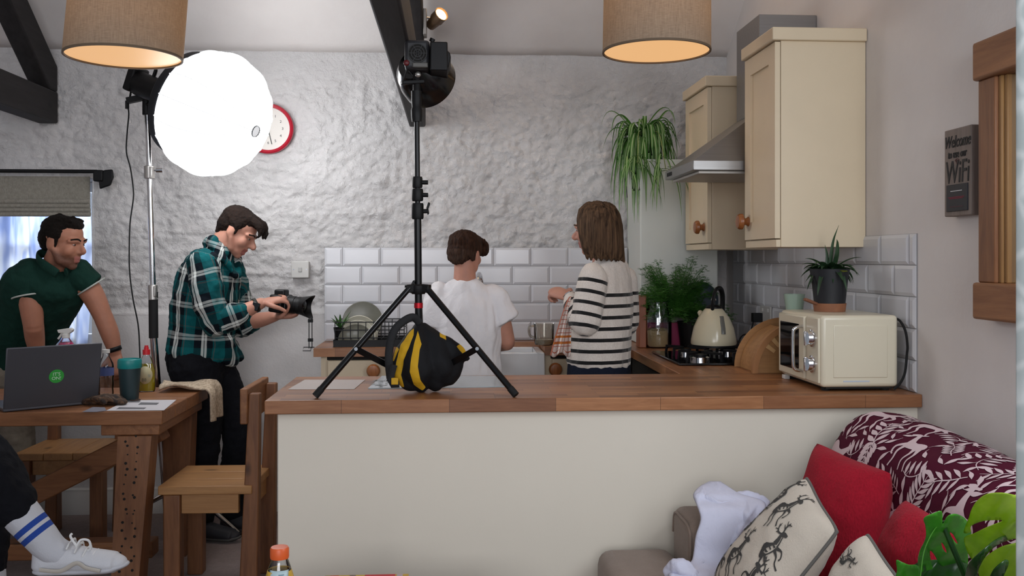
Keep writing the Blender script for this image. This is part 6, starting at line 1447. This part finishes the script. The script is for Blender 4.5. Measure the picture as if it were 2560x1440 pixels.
for kind, cnt, rad, s0, s1 in (('deer', 16, .085, .15, .19), ('sprig', 40, .055, .10, .14), ('berries', 40, .042, .08, .10), ('leaf', 420, .017, .035, .05)):
    for tr in range(cnt*30):
        if cnt <= 0: break
        y = rnd.uniform(TY0+.05, TY1-.03); l = rnd.uniform(lmin, PL*.97)
        if all(math.hypot(y-a, l-b) > (rad+r_)*.80 for a, b, r_ in pts_):
            pts_.append((y, l, rad)); cnt -= 1; S = local(TS, y, l, rnd.uniform(s0, s1), PI+rnd.uniform(-.5, .5) if kind == 'deer' else rnd.uniform(0, 6.28), rnd.choice((-1, 1)))
            if kind == 'deer': deer(mb, S, 1)
            elif kind == 'sprig': sprig(mb, S, 1, rnd.choice((4, 5, 6)), rnd.uniform(.08, .14))
            elif kind == 'berries': berries(mb, S, 1)
            else: stroke(mb, S, [(.5, 0), (.55, .5), (.5, 1)], [.03, .32, .02], 1); stroke(mb, S, [(.5, 0), (.3, -.3)], [.05, .03], 1)
tag(mb.build('throw', [M_burg, M_print], angle=80), 'burgundy throw printed with pale deer and leaves over the sofa back', 'throw')
# cushions
def cushion(A, B, C_, D, T, mat, label, cat_mats=None, motifs=(), piping=None, puff=.42, name='cushion', cr_=.045):
    A, B, C_, D = map(V, (A, B, C_, D)); N = (B-A).cross(D-A).normalized()
    if N.y > 0: N = -N
    ctr = (A+B+C_+D)/4
    def S(u, v, sd, off=0):
        p = A*(1-u)*(1-v)+B*u*(1-v)+C_*u*v+D*(1-u)*v; a, b = 2*u-1, 2*v-1
        pin = .06*((1-a*a)*b*b+(1-b*b)*a*a); p = p+(ctr-p)*pin
        p = ctr+(p-ctr)*(1-cr_*(a*b)**4)
        h = max(0, (1-a*a))**puff*max(0, (1-b*b))**puff
        wr = noise.fractal(p*9, 1, 2, 3)*.006*min(1, h*3)+noise.noise(V((p.x*25+p.z*20, p.y*20, p.z*6)))*.0025*min(1, h*3)
        return p+N*(sd*(T/2*h)+wr+off*sd)
    mb = MB().grid(lambda u, v: S(u, v, 1), 30, 30, 0).grid(lambda u, v: S(1-u, v, -1), 30, 30, 0)
    for (u, v, s, a, f) in motifs:
        L = local(lambda x, y: S(max(.01, min(.99, x)), max(.01, min(.99, y)), 1, .0018), u, v, s, a, f); stag(mb, L)
    nm = len(mb.f)
    o = thing(name, label, 'cushion', V((ctr.x, ctr.y, min(A.z, B.z, C_.z, D.z))), 'cushions piled on the sofa') if piping else None
    if o is None: return tag(mb.build(name, mat, None), label, 'cushion', 'cushions piled on the sofa')
    mb.build('cover', mat, o)
    E = [S(t, 0, 0) for t in np.linspace(0, 1, 16)]+[S(1, t, 0) for t in np.linspace(0, 1, 16)][1:]+[S(t, 1, 0) for t in np.linspace(1, 0, 16)][1:]+[S(0, t, 0) for t in np.linspace(1, 0, 16)][1:]
    MB().tube(E, .0045, 8).build('piping', piping, o); return o
def stag(mb, S):
    K = lambda p, w: stroke(mb, S, p, [q*1.75 for q in w], 1, 3)
    K([(.16, .50), (.24, .63), (.40, .62), (.56, .62)], [.05, .09, .05, .03]); K([(.18, .48), (.30, .42), (.46, .44), (.60, .50)], [.05, .02, .02, .03]); K([(.16, .58), (.13, .46), (.17, .40)], [.04, .06, .03])
    K([(.26, .58), (.30, .50), (.36, .47)], [.02, .03, .01]); K([(.40, .58), (.44, .50)], [.02, .02]); K([(.50, .60), (.55, .52)], [.02, .03])
    K([(.54, .62), (.63, .71), (.67, .80)], [.07, .06, .04]); K([(.60, .52), (.68, .62), (.74, .73)], [.03, .02, .02]); K([(.66, .82), (.75, .80), (.86, .72)], [.05, .07, .03])
    for p in ([(.20, .44), (.12, .28), (.17, .16), (.12, .02)], [(.28, .44), (.27, .28), (.32, .14), (.28, .0)], [(.54, .48), (.60, .30), (.56, .16), (.60, .0)], [(.60, .50), (.74, .40), (.72, .26), (.66, .22)]): K(p, [.05, .025, .02, .025])
    for p in ([(.67, .83), (.57, .93), (.60, 1.10)], [(.62, .88), (.52, .92)], [(.58, .97), (.48, 1.02)], [(.59, 1.03), (.66, 1.10)], [(.71, .84), (.80, .96), (.94, 1.02)], [(.76, .92), (.75, 1.04)], [(.83, .98), (.85, 1.10)], [(.88, 1.0), (.97, .95)]): K(p, [.025, .025, .012] if len(p) == 3 else [.02, .01])
M_red = fabric('red_chenille', C('931526'), .22, .9, 220, vscale=14, sheen=.05); M_lin = fabric('cream_linen', C('c3b8aa'), .05, .4, 380, vscale=12); M_stag = plain('charcoal_print', C('3a3836'), .9); M_pip = plain('grey_piping', C('63605c'), .9)
cushion(at(2040, 1100, 2.60), at(2232, 1178, 2.36), at(2190, 1522, 2.28), at(1972, 1455, 2.56), .19, M_red, 'large red chenille cushion leaning behind the big stag cushion')
cushion(at(2020, 1188, 2.42), at(2100, 1326, 2.16), at(1885, 1602, 2.16), at(1778, 1455, 2.42), .155, [M_lin, M_stag], 'large cream cushion printed with charcoal stags, grey piping, beside white shirt',
        motifs=((.13, .18, .33, -2.6, 1), (.14, .45, .33, -2.3, 1), (.50, .22, .33, 2.6, -1), (.76, .46, .33, 2.3, -1), (.40, .70, .33, 2.5, -1), (.14, .84, .33, 2.4, -1), (.75, .75, .33, -2.4, 1)), piping=M_pip)
cushion(at(2263, 1246, 2.12), at(2420, 1330, 1.92), at(2330, 1520, 1.92), at(2186, 1400, 2.12), .12, M_red, 'smaller red chenille cushion just behind the glossy green leaves')
cushion(at(2170, 1332, 2.06), at(2262, 1466, 1.86), at(2130, 1660, 1.86), at(2045, 1500, 2.06), .11, [M_lin, M_stag], 'smaller cream stag cushion with its corner in front of the large red cushion',
        motifs=((.30, .30, .30, -1.2, 1), (.7, .6, .3, -1.2, 1)), piping=M_pip)
# white shirt dropped over the sofa arm
rows = [(1204, 1774, 1800, 2.80), (1218, 1748, 1822, 2.76), (1236, 1734, 1852, 2.72), (1252, 1738, 1905, 2.70), (1272, 1746, 1912, 2.665), (1300, 1752, 1892, 2.645), (1340, 1740, 1876, 2.635), (1380, 1735, 1850, 2.63), (1405, 1728, 1830, 2.61), (1420, 1700, 1812, 2.58), (1436, 1672, 1800, 2.54), (1462, 1690, 1795, 2.50)]
R_ = cr(rows, 4)
def shirt(u, v):
    i = v*(len(R_)-1); k = int(min(i, len(R_)-2)); f = i-k; y, x0, x1, yy = R_[k]*(1-f)+R_[k+1]*f
    x = x0+(x1-x0)*u
    e = math.sin(PI*u)**.5
    d = noise.noise(V((x*.020+y*.007, y*.005, 3)))*.034+(.5-abs(noise.noise(V((x*.030-y*.012, y*.004, 9)))))*.030+(.5-abs(noise.noise(V((x*.022+y*.016, y*.006, 5)))))*.022-.02
    return at(x, y, yy-.02*e-max(0, d)*e*1.2-.004)
M_shirt = cloth('white_shirt_cotton', C('cfd0e2'), .02, .85)
t = thing('shirt', 'crumpled white shirt dropped over the sofa arm', 'shirt', at(1790, 1440, 2.62))
MB().grid(shirt, 60, 90).build('shirt_body', M_shirt, t, solid=.003, angle=80)
mb = MB(); limb(mb, [at(1880, 1252, 2.72), at(1900, 1262, 2.71), at(1908, 1274, 2.70), at(1912, 1288, 2.69)], [.022, .030, .026, .014], .7); limb(mb, [at(1850, 1244, 2.73), at(1890, 1250, 2.72)], [.022, .024], .7)
fuse(mb, 'sleeve', M_shirt, t, .004, 2, dispfn=lambda c: noise.fractal(c*40, 1, 2, 2)*.006)
mb = MB(); limb(mb, [at(1752, 1258, 2.70), at(1768, 1246, 2.69), at(1798, 1262, 2.67), at(1830, 1252, 2.68)], [.010, .013, .012, .006], .5); limb(mb, [at(1752, 1262, 2.70), at(1776, 1284, 2.67), at(1796, 1318, 2.645)], [.009, .011, .005], .5); limb(mb, [at(1830, 1256, 2.68), at(1816, 1290, 2.65), at(1798, 1320, 2.64)], [.009, .010, .005], .5)
fuse(mb, 'collar', M_shirt, t, .003, 2)
mb = MB(); limb(mb, [at(1672, 1432, 2.56), at(1690, 1416, 2.54), at(1715, 1424, 2.53), at(1735, 1450, 2.52)], [.018, .022, .026, .018], .8); fuse(mb, 'cuff', M_shirt, t, .004, 2, dispfn=lambda c: noise.fractal(c*40, 1, 2, 2)*.005)
# ================================================================ MONSTERA
def leaf_poly(mb, poly, holes, Yf, mi, step=9):
    X0 = lambda q: (2080+q[0]*.2916, 1020+q[1]*.2916)
    P = [np.array(X0(q)) for q in poly]; P = cr([P[-1]]+P+[P[0]], 3)[3:-3] if False else [q for i in range(len(P)) for q in (lambda a, b, c, d: [.5*((2*b)+(c-a)*t+(2*a-5*b+4*c-d)*t*t+(3*b-a-3*c+d)*t**3) for t in (0, .33, .66)])(P[i-1], P[i], P[(i+1) % len(P)], P[(i+2) % len(P)])]
    loops = [[tuple(q) for q in P]]
    for h in holes:
        Q = [np.array(X0(q)) for q in h]; loops.append([tuple(q) for i in range(len(Q)) for q in (lambda a, b, c, d: [.5*((2*b)+(c-a)*t+(2*a-5*b+4*c-d)*t*t+(3*b-a-3*c+d)*t**3) for t in (0, .5)])(Q[i-1], Q[i], Q[(i+1) % len(Q)], Q[(i+2) % len(Q)])])
    vs = []; ed = []
    for L in loops:
        o = len(vs); vs += [V(q) for q in L]; ed += [(o+i, o+(i+1) % len(L)) for i in range(len(L))]
    xs = [q[0] for q in loops[0]]; ys = [q[1] for q in loops[0]]
    y = min(ys)+step/2
    while y < max(ys):
        x = min(xs)+step/2
        while x < max(xs):
            if inpoly(x, y, loops[0]) and not any(inpoly(x, y, h) for h in loops[1:]): vs.append(V((x, y)))
            x += step
        y += step
    r = geometry.delaunay_2d_cdt(vs, ed, [], 1, 1e-4); ov, of = r[0], r[2]
    keep = []
    for f in of:
        c = sum((ov[i] for i in f), V((0, 0)))/len(f)
        if inpoly(c.x, c.y, loops[0]) and not any(inpoly(c.x, c.y, h) for h in loops[1:]): keep.append(tuple(f))
    mb.add([at(q.x, q.y, Yf(q.x, q.y)) for q in ov], keep, mi)
mo = thing('monstera_plant', 'glossy green monstera plant with split leaves at the bottom right corner', 'plant', (.98, 1.43, 0))
def leafm(name, c1, c2):
    n = NT(name); f = n.noise(n.coord(), 22, 3); c = n.ramp(f, [(.35, c1), (.65, c2)]); n.base(c); n.set(Roughness=.22, Specular_IOR_Level=.6)
    tl = n.new('ShaderNodeBsdfTranslucent'); n.ln(c, tl.inputs[0]); mx = n.new('ShaderNodeMixShader'); mx.inputs[0].default_value = .35; n.ln(n.p.outputs[0], mx.inputs[1]); n.ln(tl.outputs[0], mx.inputs[2]); n.ln(mx.outputs[0], n.n['Material Output'].inputs[0]); return n.m
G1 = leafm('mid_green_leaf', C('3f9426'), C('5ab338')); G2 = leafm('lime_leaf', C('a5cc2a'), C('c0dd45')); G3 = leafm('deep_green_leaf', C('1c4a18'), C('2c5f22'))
bow = lambda cx, cy, k, Y, tx=0, ty=0: (lambda x, y: Y+((x-cx)**2+(y-cy)**2*.5)*k+tx*(x-cx)+ty*(y-cy)+.003*math.sin((x+y)*.08))
mb = MB(); leaf_poly(mb, [(945, 985), (940, 885), (870, 905), (805, 930), (785, 960), (800, 1010), (806, 1090), (790, 1150), (755, 1220), (735, 1310), (745, 1400), (765, 1490), (880, 1530), (1020, 1500), (1100, 1430), (1150, 1380), (1165, 1300), (1160, 1220), (1178, 1150), (1192, 1060), (1150, 960), (1090, 915), (1030, 910), (985, 935), (960, 985)],
    [[(1000, 1065), (1040, 1085), (1080, 1165), (1050, 1140)], [(935, 1150), (965, 1185), (985, 1245), (950, 1205)], [(838, 1222), (872, 1250), (925, 1340), (1000, 1405), (930, 1420), (872, 1390), (848, 1310)], [(780, 1360), (800, 1350), (812, 1440), (790, 1450)]], bow(2360, 1320, 4.5e-6, 1.50, .0003, .0006), 0); mb.build('leaf', G1, mo, solid=.0012)
mb = MB().tube(cr([at(2355, 1303, 1.497), at(2332, 1330, 1.49), at(2310, 1380, 1.487), at(2300, 1450, 1.49)], 5), .0008, 6); mb.build('leaf_vein', leafm('pale_vein', C('5fae3c'), C('72bd4a')), mo)
mb = MB(); leaf_poly(mb, [(1330, 738), (1250, 790), (1200, 860), (1175, 940), (1145, 1010), (1132, 1070), (1190, 1062), (1192, 1012), (1300, 966), (1440, 960), (1455, 972), (1330, 1022), (1215, 1078), (1140, 1105), (1135, 1150), (1165, 1240), (1215, 1300), (1300, 1230), (1400, 1170), (1560, 1120), (1780, 1080), (1780, 800), (1560, 745), (1450, 725)],
    [], bow(2480, 1290, 5e-6, 1.44, -.0002, .0005), 0); mb.build('leaf', G2, mo, solid=.0012)
mb = MB(); leaf_poly(mb, [(1255, 1380), (1290, 1310), (1350, 1250), (1450, 1190), (1560, 1160), (1780, 1130), (1780, 1540), (1300, 1540), (1265, 1450)], [], bow(2520, 1410, 5e-6, 1.40, -.0002, .0004), 0); mb.build('leaf', G2, mo, solid=.0012)
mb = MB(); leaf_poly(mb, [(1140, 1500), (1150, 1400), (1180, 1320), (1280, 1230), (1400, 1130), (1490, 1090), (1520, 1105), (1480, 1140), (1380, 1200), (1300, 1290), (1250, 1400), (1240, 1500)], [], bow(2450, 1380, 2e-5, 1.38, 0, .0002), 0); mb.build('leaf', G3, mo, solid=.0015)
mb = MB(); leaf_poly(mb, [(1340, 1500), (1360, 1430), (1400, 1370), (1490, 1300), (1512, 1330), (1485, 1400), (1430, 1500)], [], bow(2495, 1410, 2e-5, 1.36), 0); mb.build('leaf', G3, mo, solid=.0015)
mb = MB(); leaf_poly(mb, [(550, 1305), (600, 1322), (660, 1345), (735, 1350), (760, 1420), (735, 1520), (540, 1520), (558, 1400)], [], bow(2270, 1430, 5e-6, 1.55, 0, .0006), 0); mb.build('leaf', G1, mo, solid=.0012)
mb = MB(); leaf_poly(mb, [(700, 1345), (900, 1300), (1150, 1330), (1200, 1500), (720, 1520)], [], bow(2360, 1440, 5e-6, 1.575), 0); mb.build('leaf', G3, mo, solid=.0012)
MB().lathe([(0, 0), (.10, 0), (.135, .24), (.128, .24), (.12, .21), (0, .21)], (.98, 1.43, .001), n=32).build('pot', plain('stone_pot', C('8d8a86'), .7), mo)
for tip in (at(2355, 1303, 1.505), at(2560, 1300, 1.45), at(2560, 1400, 1.41), at(2412, 1452, 1.385), at(2470, 1455, 1.365), at(2270, 1460, 1.56), at(2360, 1450, 1.58)):
    MB().tube(cr([(.98, 1.43, .2), ((tip.x+.98)/2+.03, 1.45, .2+(tip.z-.2)*.55), tuple(tip)], 8), .005, 8).build('stem', G3, mo)
# ================================================================ COFFEE TABLE, JUICE, GAME BOX
bz = at(915, 1433, 2.50).z
ct = thing('coffee_table', 'low wooden coffee table below the juice bottle', 'table', (-.2, 2.2, 0)); TZ = bz-.055
MB().box((-.55, 1.85, TZ-.035), (.15, 2.56, TZ)).build('tabletop', M_oak, ct, bevel=.005)
for x in (-.51, .11):
    for y in (1.89, 2.52): MB().box((x-.025, y-.025, 0), (x+.025, y+.025, TZ-.036)).build('leg', M_oakz, ct, bevel=.004)
jb = at(699, 1400, 2.12); jt = at(699, 1366, 2.12).z; h = jt-TZ-.0005; jb.z = TZ+.0005; s_ = 2.12/2300
t = thing('juice_bottle', 'clear juice bottle with orange cap at the bottom edge', 'bottle', jb)
MB().lathe([(0, 0), (.030, 0), (.033, .01), (.033, h-.10), (.031, h-.07), (.0245, h-.045), (.0185, h-.028), (.0185, h-.016), (0, h-.016)], jb, n=36).build('bottle_body', M_clear, t)
mb = MB().lathe([(0, h-.026), (.0205, h-.026), (.0212, h-.022), (.0212, h-.005), (.019, h-.001), (0, h)], jb, n=40); mb.build('cap', plain('orange_cap', C('e2622b'), .4), t)
MB().lathe([(.0335, .02), (.0337, .02), (.0337, h-.10), (.0317, h-.069), (.0268, h-.052), (.0262, h-.052), (.0312, h-.069), (.0333, h-.10), (.0335, .02)], jb, n=36).build('label_sleeve', plain('orange_green_label', C('c9a23c'), .4, var=.5, vscale=28), t)
lp = jb+V((.002, -.0345, 0)); lr = lambda d: float(np.interp(d, [.047, .052, .069, .10, .2], [.0255, .0272, .0322, .0345, .0345]))
def lpan(u, v):
    d = .047+v*.12; r = lr(d); x = (u-.5)*2*min(.021, r*.86); return V((jb.x+.002+x, jb.y-math.sqrt(max(1e-6, r*r-x*x))-.0006, TZ+h-d))
pn = MB().grid(lpan, 10, 14).build('label_panel', plain('pale_blue_label', C('b9cfd2'), .4), t, solid=.0008)
M_li = plain('label_blue_ink', C('5c7f8e'), .5)
for x0, x1, v in ((.12, .38, .10), (.52, .80, .06), (.50, .88, .12), (.15, .85, .22)):
    MB().grid(lambda a, b: lpan(x0+(x1-x0)*a, v+.016*b)+V((0, -.0012, 0)), 6, 2).build('label_print', M_li, pn)
b0, b1 = at(812, 1434, 2.49), at(1022, 1434, 2.49)
t = thing('game_box', 'yellow and red cardboard box lying at the bottom edge', 'box', V(((b0.x+b1.x)/2, 2.42, TZ)))
MB().box((b0.x, 2.34, TZ+.0005), (b1.x, 2.49, bz)).build('carton', plain('yellow_card', C('c9a43e'), .5, var=.15, vscale=12), t, bevel=.002)
w = b1.x-b0.x
for x0, x1, m in ((.48, .84, C('c22c34')), (.07, .17, C('c96a3a')), (.86, .93, C('b9a9b0')), (.30, .37, C('7d6a5a'))):
    MB().box((b0.x+w*x0, 2.36, bz), (b0.x+w*x1, 2.487, bz+.0006)).build('printed_panel', plain('panel_%d' % int(x0*100), m, .5), t)
